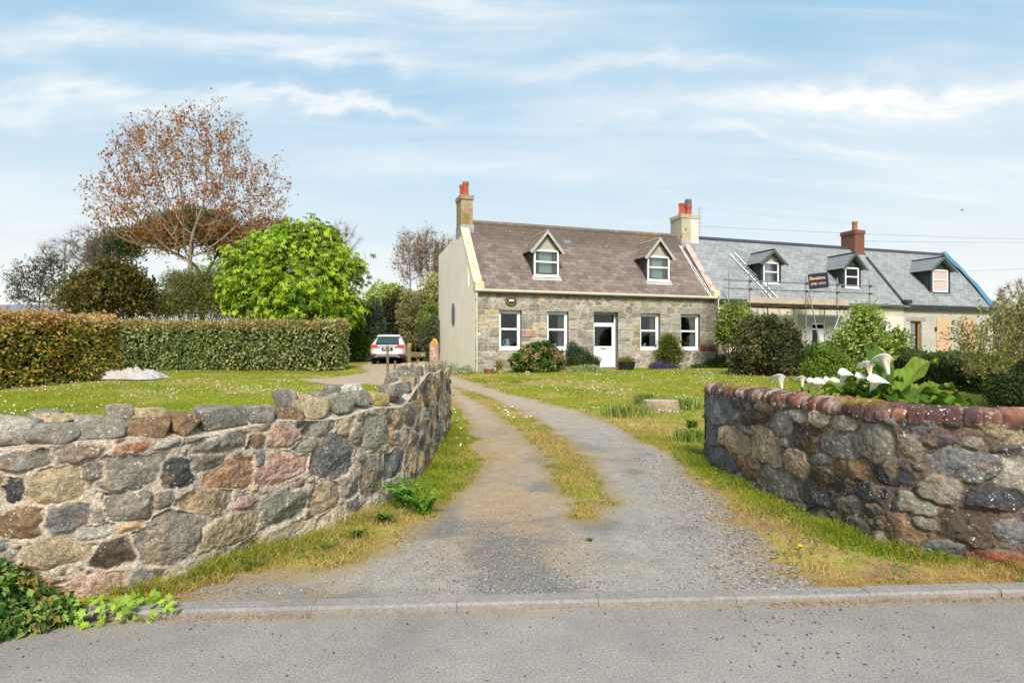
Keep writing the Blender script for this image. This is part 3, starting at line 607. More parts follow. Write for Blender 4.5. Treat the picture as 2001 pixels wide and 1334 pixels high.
# rounded brick-on-edge coping: one swept mesh, joints pressed in
n = len(RW.u); q = 22; th = np.linspace(-.25, math.pi + .25, q); rad = .172
e0 = np.arange(n); cen = RW.P - RW.n * .15
bw = .118; bid = np.floor(RW.u / bw).astype(int); ph = (RW.u / bw) % 1; jt = 1 - sm(.02, .13, np.minimum(ph, 1 - ph))
rgb = np.random.default_rng(9); boff = rgb.normal(0, .006, bid.max() + 2)
bcol = np.array([alb(164,108,88,1.5), alb(140,92,78,1.5), alb(116,84,76,1.5), alb(184,128,102,1.5), alb(136,102,88,1.5)])[rgb.integers(0, 5, bid.max() + 2)] * rgb.uniform(.85, 1.1, (bid.max() + 2, 1))
r = rad + boff[bid][:, None] - .018 * jt[:, None] + (fbm(np.stack([np.repeat(RW.u[:, None] * 14, q, 1), np.repeat(th[None] * 2.5, n, 0), np.zeros((n, q))], -1), 4, 5) - .5) * .034
side = np.sign(np.cos(th)) * np.abs(np.cos(th)) ** .8; upz = np.abs(np.sin(th)) ** .8 * np.sign(np.sin(th))
V = np.stack([cen[:, 0:1] + RW.n[:, 0:1] * side[None] * r, cen[:, 1:2] + RW.n[:, 1:2] * side[None] * r, 1.075 + upz[None] * r * .60], -1)
mo = np.array(alb(168,140,122,1.6)); c = bcol[bid][:, None] * np.ones((1, q, 1)); c = c + (mo - c) * (jt[:, None, None] * .9)
P3 = V * 1.0; k1 = sm(.54, .66, fbm(P3 * 9, 4, 77)); um = [RW.uv(px, 760)[0] for px in (1425, 1660)]; k2 = np.maximum(np.exp(-((RW.u - um[0]) / .34) ** 2), np.exp(-((RW.u - um[1]) / .22) ** 2))[:, None] * sm(.36, .50, fbm(P3 * 7 + 4, 4, 78)) * sm(.35, .75, np.sin(th))[None]
c = c * (.60 + .80 * fbm(P3 * 16, 4, 79))[..., None]; c = c + (np.array(alb(92,70,66,1.5)) - c) * (.8 * sm(.46, .60, fbm(P3 * 6 + 2, 4, 80)))[..., None]; c = c + (np.array(alb(212,190,176,1.6)) - c) * (k1 * .75)[..., None]
moss = np.array(alb(168,132,40,1.5)); c = c + (moss - c) * (k2 * .9)[..., None]; V[..., 2] += k2 * .012
ends = [tuple(range(q - 1, -1, -1))]; 
M['brick'] = material('old_brick', None, .9, [(30, .22), (140, .25)], [(30, .5), (120, .5)], .2, lichen=(34, .30, (.60, .54, .50), 5))
rel(mesh('brick_coping', V.reshape(-1, 3), [grid_faces(n, q)[:, ::-1], np.array(ends)[:, ::-1]], M['brick'], rw, col=c.reshape(-1, 3), smooth=True), rw)
# ------------------------------------------------------------------ the row of cottages, in a frame of its own: x along the fronts, y into the houses
HO = Vector((-1.58, 26.0, .71)); HA = math.atan2(1200, 3600); HC, HS = math.cos(HA), math.sin(HA)
def hx(px, y=0):                                           # distance along the fronts of what is seen in photo column px
    r = (px - CX) / F; return (26*r + y*HC*r + 1.58 + y*HS) / (HC - HS*r)
def hz(px, py, y=0): x = hx(px, y); return EYE - (py - HZ) * (26 + HS*x + HC*y) / F - HO.z
def hw(x, y, z): return Vector((HO.x + HC*x - HS*y, HO.y + HS*x + HC*y, HO.z + z))
RIDGE_Y, EAVE, RIDGE_H = 2.9, 3.5, 6.95
SL = (RIDGE_H - EAVE) / RIDGE_Y
BACK_Y, BACK_H = 7.5, 6.0
def rz(y): return EAVE + SL * y
def house(name, label): return thing(name, label, 'house', HO, HA)
def solid_bool(mb, cuts, name, m, parent):
    o = mb.build(name, m); tmp = []
    for c in cuts:
        k = c.build('cut', m); b = o.modifiers.new('b', 'BOOLEAN'); b.operation = 'DIFFERENCE'; b.solver = 'EXACT'; b.object = k; tmp.append(k)
    me = bpy.data.meshes.new_from_object(o.evaluated_get(bpy.context.evaluated_depsgraph_get())); me.name = name
    o.modifiers.clear(); o.data = me; o.parent = parent
    for k in tmp: bpy.data.objects.remove(k)
    return o
def pitched(parent, x0, x1, m, name='roof', front=-.14, thick=.06, back=True):
    """slated roof: stepped courses on the front slope, plain sheet behind; texture laid along the slope"""
    V = []; Fc = []; U = []; L = math.hypot(RIDGE_Y - front, SL * (RIDGE_Y - front)); n = int(L / .215); nx = int((x1 - x0) / .36)
    rg = np.random.default_rng(int(x0 * 10) + 3)
    for k in range(n):                                     # each course laps the one below; tiles lift a little
        y0 = front + (RIDGE_Y - front) * k / n; y1 = front + (RIDGE_Y - front) * (k + 1.02) / n
        off = (k % 2) * .18
        xs_ = np.concatenate([[x0], np.arange(x0 + .36 - off, x1 - .02, .36), [x1]])
        for a, b in zip(xs_[:-1], xs_[1:]):
            l = .024 + rg.uniform(-.006, .010); t = rg.uniform(-.004, .004); i = len(V)
            V += [(a + .006, y0, rz(y0) + l), (b - .006, y0, rz(y0) + l + t), (b - .006, y1, rz(y1) + .004), (a + .006, y1, rz(y1) + .004), (a + .006, y0, rz(y0) - .01), (b - .006, y0, rz(y0) - .01)]
            U += [rg.uniform(0, 1)] * 6; Fc += [(i, i+1, i+2, i+3), (i+4, i+5, i+1, i)]
    i = len(V)
    V += [(x0, front, rz(front) - .012), (x1, front, rz(front) - .012), (x1, RIDGE_Y, RIDGE_H - .012), (x0, RIDGE_Y, RIDGE_H - .012), (x1, BACK_Y + .2, BACK_H - .02), (x0, BACK_Y + .2, BACK_H - .02)]; U += [-.6] * 6
    Fc += [(i, i+1, i+2, i+3), (i+3, i+2, i+4, i+5)]
    return V, Fc, np.array(U)
def roof_mesh(parent, x0, x1, m, colf):
    V, Fc, U = pitched(parent, x0, x1, m); V = np.array(V)
    return mesh('roof', V, [Fc], m, parent, col=colf(V, U))
def frame_bars(mb, x0, x1, z0, z1, y0, y1, w, wt=None, wb=None):
    wt = wt or w; wb = wb or w
    mb.box(x0, x0 + w, y0, y1, z0, z1); mb.box(x1 - w, x1, y0, y1, z0, z1)
    mb.box(x0 + w, x1 - w, y0 + .001, y1, z1 - wt, z1); mb.box(x0 + w, x1 - w, y0 + .001, y1, z0, z0 + wb)
def pane_slab(mb, x0, x1, z0, z1, y): mb.box(x0, x1, y, y + .012, z0, z1)
def sash_window(parent, x0, x1, z0, z1, y, curtain=None, name='window'):
    """two sliding sashes in a white frame; y = outer face of the frame"""
    f = MB(); frame_bars(f, x0, x1, z0, z1, y, y + .09, .085, .085, .06); f.box(x0 - .02, x1 + .02, y - .05, y + .06, z0 - .045, z0 - .001); w = f.build(name, M['white'], parent, bevel=.006)
    zm = (z0 + z1) / 2 + .02; a, b = x0 + .087, x1 - .087
    lo = MB(); frame_bars(lo, a, b, z0 + .062, zm + .03, y + .025, y + .065, .045, .05, .075); lo.build('sash', M['white'], w)
    up = MB(); frame_bars(up, a, b, zm + .032, z1 - .087, y + .045, y + .08, .04, .045, .03); up.build('sash', M['white'], w)
    p = MB(); pane_slab(p, a + .046, b - .046, z0 + .138, zm - .021, y + .04); p.build('pane', M['glass'], w)
    p = MB(); pane_slab(p, a + .041, b - .041, zm + .063, z1 - .133, y + .06); p.build('pane', M['glass'], w)
    c = MB(); c.box((a + b) / 2 - .03, (a + b) / 2 + .03, y + .01, y + .04, zm + .031, zm + .055); c.build('catch', M['white'], w)
    for side in (curtain or ''):
        cw = .26 if side in 'lr' else b - a; c0 = a + .03 if side == 'l' else b - .03 - cw if side == 'r' else a
        n = 25; xx = np.linspace(c0, c0 + cw, n); yy = y + .17 + .025 * np.sin(np.linspace(0, 22, n)); Vc = []
        for X_, Y_ in zip(xx, yy): Vc += [(X_, Y_, z0 + .05), (X_, Y_, z1 - .05)]
        mesh('curtain', Vc, [grid_faces(n, 2)], M['curtain'], w, smooth=True)
    return w
M['curtain'] = material('curtain_cloth', alb(205, 200, 188, 1.3), .9, (), (), .1, trans=.3)
M['inside'] = material('dark_room_lining', (.035, .032, .03), .9)  # room shade put into the colour: near-black so the windows look dark
def row_stones(x0, x1, z0, z1, hmean, rg, rub=False):
    S = []
    z = z0; rows = max(1, round((z1 - z0) / hmean)); hs = rg.uniform(.8, 1.2, rows); hs = hs / hs.sum() * (z1 - z0)
    for h in hs:
        x = x0
        while x < x1 - .02:
            w = rg.uniform(.30, .78) * (h / .3) ** .5
            if x1 - x - w < .22: w = x1 - x
            if rg.uniform() < .16 and h > .26 and w > .3:
                f = rg.uniform(.4, .6); S += [[x + w/2, z + h*f/2, w/2, h*f/2, 9], [x + w/2, z + h*(1+f)/2, w/2, h*(1-f)/2, 9]]
            else: S.append([x + w/2, z + h/2, w/2, h/2, 9])
            x += w
        z += h
    return S
# ---------------- the granite cottage
ct = house('stone_cottage', 'grey granite cottage with brown tiled roof, two dormers and a pale rendered gable')
WX = [(hx(975), hx(1019)), (hx(1069), hx(1111)), (hx(1251), hx(1290)), (hx(1330), hx(1368))]; WZ0, WZ1 = .90, 2.63
DX0, DX1 = hx(1160), hx(1208); CW = 12.15
op = [(a, b, WZ0, WZ1) for a, b in WX] + [(DX0, DX1, .10, 2.64)]
rgh = np.random.default_rng(21); S = []
segs = [(0, WX[0][0]), (WX[0][1], WX[1][0]), (WX[1][1], DX0), (DX1, WX[2][0]), (WX[2][1], WX[3][0]), (WX[3][1], CW)]
z = .86; course = [.30, .31, .34, .30, .29, .24]
for h in course:
    for a, b in segs: S += row_stones(a, b, z, z + h, .3, rgh)
    z += h
cuts = [0]                                                 # the course of lintels over the openings
for a, b, _, _ in sorted(op): cuts += [a - rgh.uniform(.25, .4), b + rgh.uniform(.25, .4)]
cuts.append(CW); LINT = []
for i, (a, b) in enumerate(zip(cuts[:-1], cuts[1:])):
    if b - a > 1.3 and i % 2 == 0: S += [[(a + (a+b)/2)/2, 2.80, (b-a)/4, .155, 12], [((a+b)/2 + b)/2, 2.80, (b-a)/4, .155, 12]]
    else:
        if i % 2: LINT.append(len(S))
        S.append([(a+b)/2, 2.80, (b-a)/2, .155, 12])
n_sq = len(S)
for q in (0.0, .46):                                      # squared blocks flanking the door to the ground
    pass
S += row_stones(0, .9, .0, .86, .3, rgh); S += row_stones(DX0 - .5, DX0, 0, .86, .29, rgh) + row_stones(DX1, DX1 + .9, 0, .86, .29, rgh)
S2, ex = fill_stones(S, 0, CW, lambda u: .84, .05, .14, 31, 1600)
S2 = list(map(list, S2))
A = np.array(S2)
S3, _ = fill_stones([s for s in S2] , 0, CW, lambda u: .84, .04, .10, 32, 600)
S4 = [list(s) for s in S3]
t_, _ = fill_stones([], 0, CW, lambda u: .58, .045, .125, 33, 2200)
for s in t_: s = list(s); s[1] += 2.965; S4.append(s)
S = np.array(S4)
ids = rgh.integers(0, 9, len(S)); hk = ['g','lg','lg','wg','tan','g','lg','lg','wg']
cols = np.array([pcol(hk[i], rgh.uniform(.85, 1.12), 1.12) for i in ids])
for i in LINT: cols[i] = pcol('lg', .92, 1.25)
for i in range(n_sq):
    if abs(S[i, 0] - (WX[0][1] + .35)) < .3 and abs(S[i, 1] - 1.62) < .16: cols[i] = pcol('pink', .85, 1.4)
    if abs(S[i, 0] - (CW - .55)) < .28 and abs(S[i, 1] - 1.0) < .14: cols[i] = pcol('red', .95, 1.4)
dx = .035
xsb = np.unique(np.concatenate([np.arange(0, CW, dx), [CW]] + [[a, b] for a, b, _, _ in op])); zsb = np.unique(np.concatenate([np.arange(-.25, 3.5, dx), [3.52, WZ0, WZ1, .10, 2.64]]))
X, Z = np.meshgrid(xsb, zsb, indexing='ij'); Xf, Zf = X.ravel(), Z.ravel()
idx, e, sc = stone_cells(Xf, Zf, S, .022, 40)
ins = sm(.004, .020, e); P3 = np.stack([Xf, Zf, 0 * Xf], -1)
h = ins * (.018 + .012 * np.sin(idx * 7.7) + (fbm(P3 * 5 + idx[:, None] * 3.1, 3, 5) - .5) * .05)
edge = np.zeros(len(Xf), bool)
for a, b, c0, c1 in op: edge |= (Xf >= a - 1e-6) & (Xf <= b + 1e-6) & (Zf >= c0 - 1e-6) & (Zf <= c1 + 1e-6)
h = np.where(edge, .012, h)
c = cols[idx] * (.75 + .5 * fbm(P3 * 6 + idx[:, None] * 3.3, 4, 6))[:, None]
mo = np.array(alb(200, 190, 172, 1.4)) * (.75 + .5 * fbm(P3 * 3, 3, 8))[:, None]; c = mo + (c - mo) * ins[:, None]
damp = sm(10.6, 11.9, Xf + (fbm(P3 * 1.6, 3, 9) - .5) * 1.6) * .45; c = c * (1 - damp)[:, None]     # lichen-blackened end by the downpipe
xc = (xsb[:-1] + xsb[1:])[:, None] / 2; zc = (zsb[:-1] + zsb[1:])[None] / 2; mk = np.ones((len(xsb) - 1, len(zsb) - 1), bool)
for a, b, c0, c1 in op: mk &= ~((xc > a) & (xc < b) & (zc > c0) & (zc < c1))
V = np.stack([Xf, -h, Zf], -1); nv0 = len(V)
V = list(map(tuple, V)); c = list(c); Fr = []
for a, b, c0, c1 in op:                                    # stone reveals
    dp = .30 if c0 > .5 else .42; i = len(V)
    rc = np.array(pcol('wg', .9, 1.4))
    for q in ((a, c0), (b, c0), (b, c1), (a, c1)): V += [(q[0], -.012, q[1]), (q[0], dp, q[1])]; c += [rc, rc]
    Fr += [(i+2*k, i+2*((k+1) % 4), i+2*((k+1) % 4)+1, i+2*k+1) for k in range(4)]
mesh('front_wall', np.array(V), [grid_faces(len(xsb), len(zsb), mk), np.array(Fr)], M['stone_house'], ct, col=np.array(c))
# inner skin keeps the rooms dark
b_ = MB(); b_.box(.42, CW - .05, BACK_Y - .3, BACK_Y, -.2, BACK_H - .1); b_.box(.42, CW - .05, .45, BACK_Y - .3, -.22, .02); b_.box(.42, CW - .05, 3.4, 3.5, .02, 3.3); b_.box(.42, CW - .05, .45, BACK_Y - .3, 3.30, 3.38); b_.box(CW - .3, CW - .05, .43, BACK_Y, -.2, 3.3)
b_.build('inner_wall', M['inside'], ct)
# gable with its slit window, coping and kneeler
gp = [(0, 0, -.3), (0, 0, EAVE - .05), (0, .03, EAVE + .05), (0, 2.4, rz(2.4) + .06), (0, 3.35, 6.62), (0, 3.8, 6.32), (0, BACK_Y, BACK_H), (0, BACK_Y, -.3)]
g_ = MB(); g_.prism([(x - .004, y + .006, z) for x, y, z in gp], (.40, 0, 0))
sy = .98; cut = MB().box(-.2, .24, sy - .14, sy + .14, 3.72, 4.75)
solid_bool(g_, [cut], 'gable_wall', M['render'], ct)
s_ = MB(); s_.box(-.006, -.002, sy - .17, sy - .141, 3.69, 4.78); s_.box(.18, .2, sy - .139, sy + .139, 3.73, 4.74); s_.build('blocked_slit', M['cream'], ct)
cp = MB()
def coping(x0, x1):
    a = (x0, -.02, rz(0) + .10); b = (x0, 2.45, rz(2.45) + .10)
    k = MB(); k.prism([a, b, (x0, 2.45, rz(2.45) + .22), (x0, -.02, rz(0) + .22)], (x1 - x0, 0, 0)); return k
coping(-.03, .36).build('coping', M['cream'], ct, bevel=.01)
MB().prism([(-.035, -.22, EAVE - .02), (-.035, .15, EAVE - .02), (-.035, .15, EAVE + .30), (-.035, -.03, EAVE + .34), (-.035, -.22, EAVE + .26)], (.40, 0, 0)).build('kneeler', M['cream'], ct, bevel=.012)
M['cream_pink'] = material('worn_cream_paint', alb(222, 205, 190, 1.5), .8, [(3, .15), (14, .2)], (), .2, tint=(3, .5, .62, alb(200, 150, 135)))
coping(CW - .28, CW + .05).build('coping', M['cream_pink'], ct, bevel=.01)
MB().prism([(CW - .30, -.2, EAVE), (CW - .30, .15, EAVE), (CW - .30, .15, EAVE + .30), (CW - .30, -.03, EAVE + .33), (CW - .30, -.2, EAVE + .24)], (.37, 0, 0)).build('kneeler', M['cream'], ct, bevel=.012)
# roof
M['tile'] = material('weathered_tile', None, .85, [(.7, .10), (5, .15), (30, .2)], [(25, .4)], .25, lichen=(9, .13, (.50, .48, .44), 1.6))
lo_, hi_, dk_ = np.array(alb(128, 111, 104, 1.5)), np.array(alb(160, 141, 132, 1.5)), np.array(alb(112, 96, 88, 1.5))
def tilecol(V, U):
    s = V[:, 1] + (U - .5) * .25; c = np.clip(lo_ + (hi_ - lo_) * U[:, None], .02, 1); c = c + (dk_ - c) * (sm(1.95, 2.15, s) * .75)[:, None]
    gr = (U > .993); c[gr] = alb(150, 155, 165, 1.6); return c * (.80 + .4 * fbm(V * np.array([.8, 1.2, 1.2]), 3, 15))[:, None]
roof_mesh(ct, .38, CW - .20, M['tile'], tilecol)
rd = MB(); x = .58
while x < CW - .5: rd.tube((x, RIDGE_Y, RIDGE_H - .03), (x + .438, RIDGE_Y, RIDGE_H - .03), .13, .13, 12); x += .44
rd.build('ridge_tiles', material('ridge_tile', alb(140, 125, 112, 1.5), .9, [(3, .2), (20, .2)], (), .2, tint=(1.3, .58, .66, alb(200, 150, 60))), ct, smooth=True)
# chimneys
M['yellow_brick'] = material('stained_brick', alb(205, 188, 150, 1.5), .9, [(2, .15), (16, .15)], [(20, .4)], .2, brick=(.22, .075, .012, alb(195, 140, 105, 1.5), alb(190, 180, 160, 1.5)), tint=(1.6, .52, .64, alb(170, 150, 85)))
M['red_brick'] = material('red_brick', alb(165, 92, 72, 1.5), .9, [(2, .15), (16, .2)], [(20, .4)], .2, brick=(.22, .075, .010, alb(132, 84, 70, 1.5), alb(150, 130, 115, 1.5)))
def brick_stack(parent, x0, x1, y0, y1, z0, z1, m, name='chimney', lip=.05, lips=((.0, .22),)):
    k = MB(); k.box(x0, x1, y0, y1, z0, z1)
    for a, b in lips: k.box(x0 - lip, x1 + lip, y0 - lip, y1 + lip, z1 - b, z1 - a + .002)
    uvf = lambda co: (co.x + co.y, co.z)
    return k.build(name, m, parent, uvf=uvf)
c1 = brick_stack(ct, 0, .56, 2.42, 3.35, 6.3, 8.08, M['yellow_brick'], lips=((.0, .10), (.101, .19)), lip=.045)
k = MB(); k.box(-.02, .60, 2.38, 3.39, 6.2, 6.72); k.build('flashing', M['leadgrey'], c1)
def chimney_pot(parent, x, y, z, h, r=.15, m=None, square=False):
    p = MB(); p.lathe((x, y, z), [(r*1.08, -.04), (r*1.08, .08), (r*.92, .10), (r*.85, h*.75), (r*.95, h*.8), (r*1.02, h*.9), (r*.98, h), (r*.8, h), (r*.75, h*.6)], 4 if square else 16)
    return p.build('pot', m or M['pot'], parent, smooth=not square)
chimney_pot(c1, .28, 2.68, 8.08, .66); chimney_pot(c1, .22, 3.1, 8.08, .62, .14)
c2 = brick_stack(ct, 11.75, 12.78, 2.35, 3.38, 6.3, 8.0, material('painted_stack', alb(226, 210, 168, 1.5), .85, [(2, .15), (20, .2)], [(22, .4)], .2, brick=(.22, .075, .006, alb(228, 220, 200, 1.5), alb(205, 190, 160, 1.5)), tint=(4, .60, .66, alb(150, 90, 70))), lips=((.0, .20),), lip=.03)
k = MB(); k.box(12.29, 12.785, 2.342, 2.40, 6.4, 7.79); k.build('grey_render', M['whitewash'], c2)
k = MB(); k.box(11.7, 12.84, 2.28, 3.44, 6.2, 6.50); k.build('flashing', M['leadgrey'], c2)
chimney_pot(c2, 11.98, 2.68, 8.0, .62, .21, square=True)
cw_ = chimney_pot(c2, 12.38, 2.68, 8.0, .50, .19)
k = MB()
for q in range(4): k.lathe((12.38, 2.68, 8.50 + q * .085), [(.16, 0), (.19, .02), (.19, .045), (.13, .06)], 14)
k.lathe((12.38, 2.68, 8.84), [(.17, 0), (.15, .05), (.06, .08)], 14); k.tube((12.38, 2.68, 8.45), (12.38, 2.68, 8.85), .06); k.build('cowl', M['leadgrey'], c2, smooth=True)
k = MB(); k.tube((12.86, 2.4, 6.9), (12.86, 2.4, 8.45), .016); k.tube((12.55, 2.4, 7.6), (13.05, 2.35, 7.62), .008); k.tube((12.55, 2.36, 7.9), (12.95, 2.30, 7.9), .008)
for q in range(5): k.tube((12.60 + q * .09, 2.36, 7.78), (12.60 + q * .09, 2.36, 8.02), .005)
k.tube((12.80, 2.4, 8.40), (13.02, 2.4, 8.38), .007); k.build('aerial', M['steel'], ct)
k = MB(); rgc = np.random.default_rng(8)
for q in range(4):                                         # loose cables trailing down the tiles
    pts = [(11.55 + q * .05, 2.3, rz(2.3) + .09)]
    for s in np.linspace(.1, 1, 9): y = 2.3 - 2.35 * s; pts.append((11.55 + q * .05 + .30 * s * (1 - q * .22) + .10 * math.sin(5 * s + q * 1.5), y, rz(y) + .05))
    k.path(pts, .011, 5)
k.build('cable', M['white'], ct)
# dormers
def dormer(parent, x0, x1, zb, ztop, apex, mats, proj=.30, window=True, bargew=.12, over=.20, boarded=None):
    """gabled dormer; its front stands where the slope reaches zb"""
    yd = (zb - EAVE) / SL; xm = (x0 + x1) / 2; yb = lambda z: (z - EAVE) / SL
    t = .07
    f = MB(); f.prism([(x0 - .02, yd + .03, ztop), (x1 + .02, yd + .03, ztop), (xm, yd + .03, apex - .10)], (0, .06, 0)); o = f.build('dormer', mats['gablet'], parent)
    for xa in (x0 - .02, x1 + .02 - t): MB().prism([(xa, yd + .03, zb - .05), (xa, yb(ztop) + .1, ztop), (xa, yd + .03, ztop)], (t, 0, 0)).build('cheek', mats['cheek'], o)
    ov = over; zl = ztop - .10; xl, xr = x0 - ov, x1 + ov; r = MB(); yf = yd - proj * .55
    rg = np.random.default_rng(int(x0 * 7)); nrow = 4
    for s in (-1, 1):
        xe = xl if s < 0 else xr
        for k in range(nrow):
            f0, f1 = k / nrow, (k + 1.06) / nrow
            xa, za = xe + (xm - xe) * f0, zl + (apex - zl) * f0; xb, zb_ = xe + (xm - xe) * f1, zl + (apex - zl) * f1
            l = .03; pts = [(xa, yf, za + l), (xb, yf, zb_ + .008), (xb, yb(zb_) + .25, zb_ + .008), (xa, yb(za) + .25, za + l)]
            if s > 0: pts = pts[::-1]
            r.prism(pts, (0, 0, -.035))
    r.build('dormer_roof', mats['roof'], o)
    rr = MB(); rr.tube((xm, yf - .02, apex + .02), (xm, yb(apex) + .2, apex + .02), .055, .055, 8); rr.build('dormer_ridge', mats['ridge'], o)
    b = MB(); w = bargew
    for s in (-1, 1):
        xe = xl - .02 if s < 0 else xr + .02
        b.prism([(xe, yf - .035, zl - .02), (xe - s * .0, yf - .035, zl - .02 - w * .3), (xe - s * w * .9, yf - .035, zl - w * .75), (xm - s * .002, yf - .035, apex - w * .9), (xm - s * .002, yf - .035, apex + .05)], (0, .034, 0))
    b.build('bargeboard', mats['barge'], o)
    wx0, wx1 = x0 + mats.get('post', .02), x1 - mats.get('post', .02)
    if mats.get('post', 0) > .05:
        MB().box(x0 - .02, wx0 - .002, yd - .02, yd + .1, zb, ztop).build('corner_post', mats['cheek'], o); MB().box(wx1 + .002, x1 + .02, yd - .02, yd + .1, zb, ztop).build('corner_post', mats['cheek'], o)
    ww = MB(); frame_bars(ww, wx0, wx1, zb + .05, ztop - .005, yd - .03, yd + .05, .075); zm = zb + (ztop - zb) * .56; ww.box(wx0 + .076, wx1 - .076, yd - .025, yd + .045, zm - .035, zm + .035); ww.build('window_frame', M['white'], o, bevel=.004)
    for a, b2 in ((zb + .126, zm - .036), (zm + .036, ztop - .081)):
        p = MB(); pane_slab(p, wx0 + .076, wx1 - .076, a, b2, yd + .01); p.build('pane', boarded if boarded else M['glass'], o)
    sl = MB(); sl.box(wx0 - .05, wx1 + .05, yd - .09, yd + .0, zb - .01, zb + .048); sl.build('sill', M['white'] if not boarded else mats['cheek'], o)
    ap = MB(); ya = yd - .17; ap.prism([(x0 - .08, ya, rz(ya) + .035), (x1 + .08, ya, rz(ya) + .035), (x1 + .08, yd - .02, rz(yd - .02) + .035), (x0 - .08, yd - .02, rz(yd - .02) + .035)], (0, 0, .012)); ap.build('apron', mats.get('apron', M['leadgrey']), o)
    if not boarded:
        for q, cw in (('l', .2), ('r', .2)):
            c0 = wx0 + .09 if q == 'l' else wx1 - .09 - cw; n = 17; Vc = []
            for X_, Y_ in zip(np.linspace(c0, c0 + cw, n), yd + .10 + .02 * np.sin(np.linspace(0, 16, n))): Vc += [(X_, Y_, zb + .1), (X_, Y_, ztop - .08)]
            mesh('curtain', Vc, [grid_faces(n, 2)], M['curtain'], o, smooth=True)
        MB().box(wx0 + .05, wx1 - .05, yd + .16, yd + .17, zb + .06, ztop - .02).build('pale_backing', material('pale_backing', (.82, .84, .85), .9) if 'pale_backing' not in bpy.data.materials else bpy.data.materials['pale_backing'], o)  # pale sheet added to brighten the panes, for curtains and reflected sky
    return o
M['tile_flat'] = material('dormer_tile', alb(150, 128, 116, 1.5), .85, [(3, .2), (12, .25), (40, .2)], [(25, .4)], .25)
M['gablet'] = material('stained_plaster', alb(206, 200, 186, 1.5), .9, [(3, .15), (14, .2)], (), .2)
M['oldwhite'] = material('flaking_white_paint', alb(208, 203, 194, 1.55), .7, [(4, .15), (25, .25)], (), .3)
dm = dict(cheek=material('dormer_slate', alb(92, 88, 90, 1.5), .8, [(3, .2), (18, .3)], [(14, .4)], .25), gablet=M['gablet'], roof=M['tile_flat'], ridge=M['oldwhite'], barge=M['oldwhite'], apron=M['oldwhite'])
dormer(ct, hx(1042, .6), hx(1092, .6), 4.19, 5.42, 6.24, dm); dormer(ct, hx(1264, .6), hx(1308, .6), 4.19, 5.42, 6.24, dm)
# windows, door
for i, (a, b) in enumerate(WX): sash_window(ct, a + .012, b - .012, WZ0 + .05, WZ1 - .004, .14, [None, 'r', 'r', 'r'][i])
dr = MB(); dy = .26; a, b = DX0 + .004, DX1 - .004
frame_bars(dr, a, b, .13, 2.636, dy, dy + .09, .07, .06, .03); dr.box(a + .071, b - .071, dy + .002, dy + .088, 2.10, 2.17); door = dr.build('door', M['white'], ct, bevel=.005)
l = MB(); la, lb = a + .074, b - .074; frame_bars(l, la, lb, .165, 2.096, dy + .02, dy + .065, .10, .10, .16); l.box(la + .101, lb - .101, dy + .022, dy + .063, .90, 1.10); l.box(la + .101, lb - .101, dy + .035, dy + .055, .326, .899); xm = (la + lb) / 2
for q0, q1 in ((la + .13, xm - .03), (xm + .03, lb - .13)):
    fr = MB(); frame_bars(l, q0, q1, .37, .86, dy + .027, dy + .0349, .035)
l.build('door_leaf', M['white'], door)
p = MB(); pane_slab(p, la + .101, lb - .101, 1.101, 1.995, dy + .04); p.build('pane', M['glass'], door); p = MB(); pane_slab(p, a + .071, b - .071, 2.171, 2.575, dy + .03); p.build('fanlight', M['glass'], door)
p = MB(); p.box(xm - .14, xm + .14, dy + .005, dy + .021, .965, 1.02); p.build('letterbox', material('brass', (.55, .33, .06), .35, (), (), .5, metal=.8), door, bevel=.004)
p = MB(); p.box(la + .025, la + .06, dy - .005, dy + .019, 1.06, 1.28); p.tube((la + .045, dy - .03, 1.19), (la + .15, dy - .03, 1.19), .012); p.tube((la + .045, dy - .03, 1.19), (la + .045, dy + .01, 1.19), .01); p.build('handle', M['steel'], door)
M['step'] = material('granite_step', alb(190, 178, 165, 1.6), .9, [(3, .15), (40, .25)], [(30, .3)], .2)
MB().box(DX0 + .01, DX1 - .01, -.06, .40, -.1, .098).box(DX0 - .12, DX1 + .14, -.42, -.061, -.25, .0).build('doorstep', M['step'], ct, bevel=.015)
# gutter and pipes
g_ = MB(); g_.tube((-.05, -.20, EAVE - .06), (CW - .1, -.20, EAVE - .06), .062, .062, 12)
for q in np.arange(.6, 12, 1.1): g_.box(q, q + .03, -.15, -.005, EAVE - .14, EAVE - .03)
g_.build('gutter', M['gutter'], ct); MB().box(.02, CW - .05, -.055, -.03, EAVE - .12, EAVE + .02).build('soffit_board', M['gutter'], ct)
d_ = MB(); d_.tube((.06, -.14, -.05), (.06, -.14, EAVE - .1), .045, .045, 10)
for z in (.5, 1.9, 3.1): d_.tube((.06, -.14, z), (.06, -.14, z + .06), .06, .06, 10)
d_.build('downpipe', M['gutter'], ct); MB().path([(.0, -.2, EAVE - .08), (-.03, -.08, EAVE - .5), (.02, -.09, 2.6), (.05, -.10, 1.6)], .012).build('cable', M['white'], ct)
MB().tube((CW + .02, -.10, .3), (CW + .02, -.10, EAVE - .1), .03, .03, 8).build('downpipe', M['whitewash'], ct)
MB().path([(CW + .1, -.12, 1.9), (CW - .02, -.16, 1.2), (CW + .06, -.16, .7), (CW + .10, -.2, .25)], .018).build('cable', M['white'], ct)
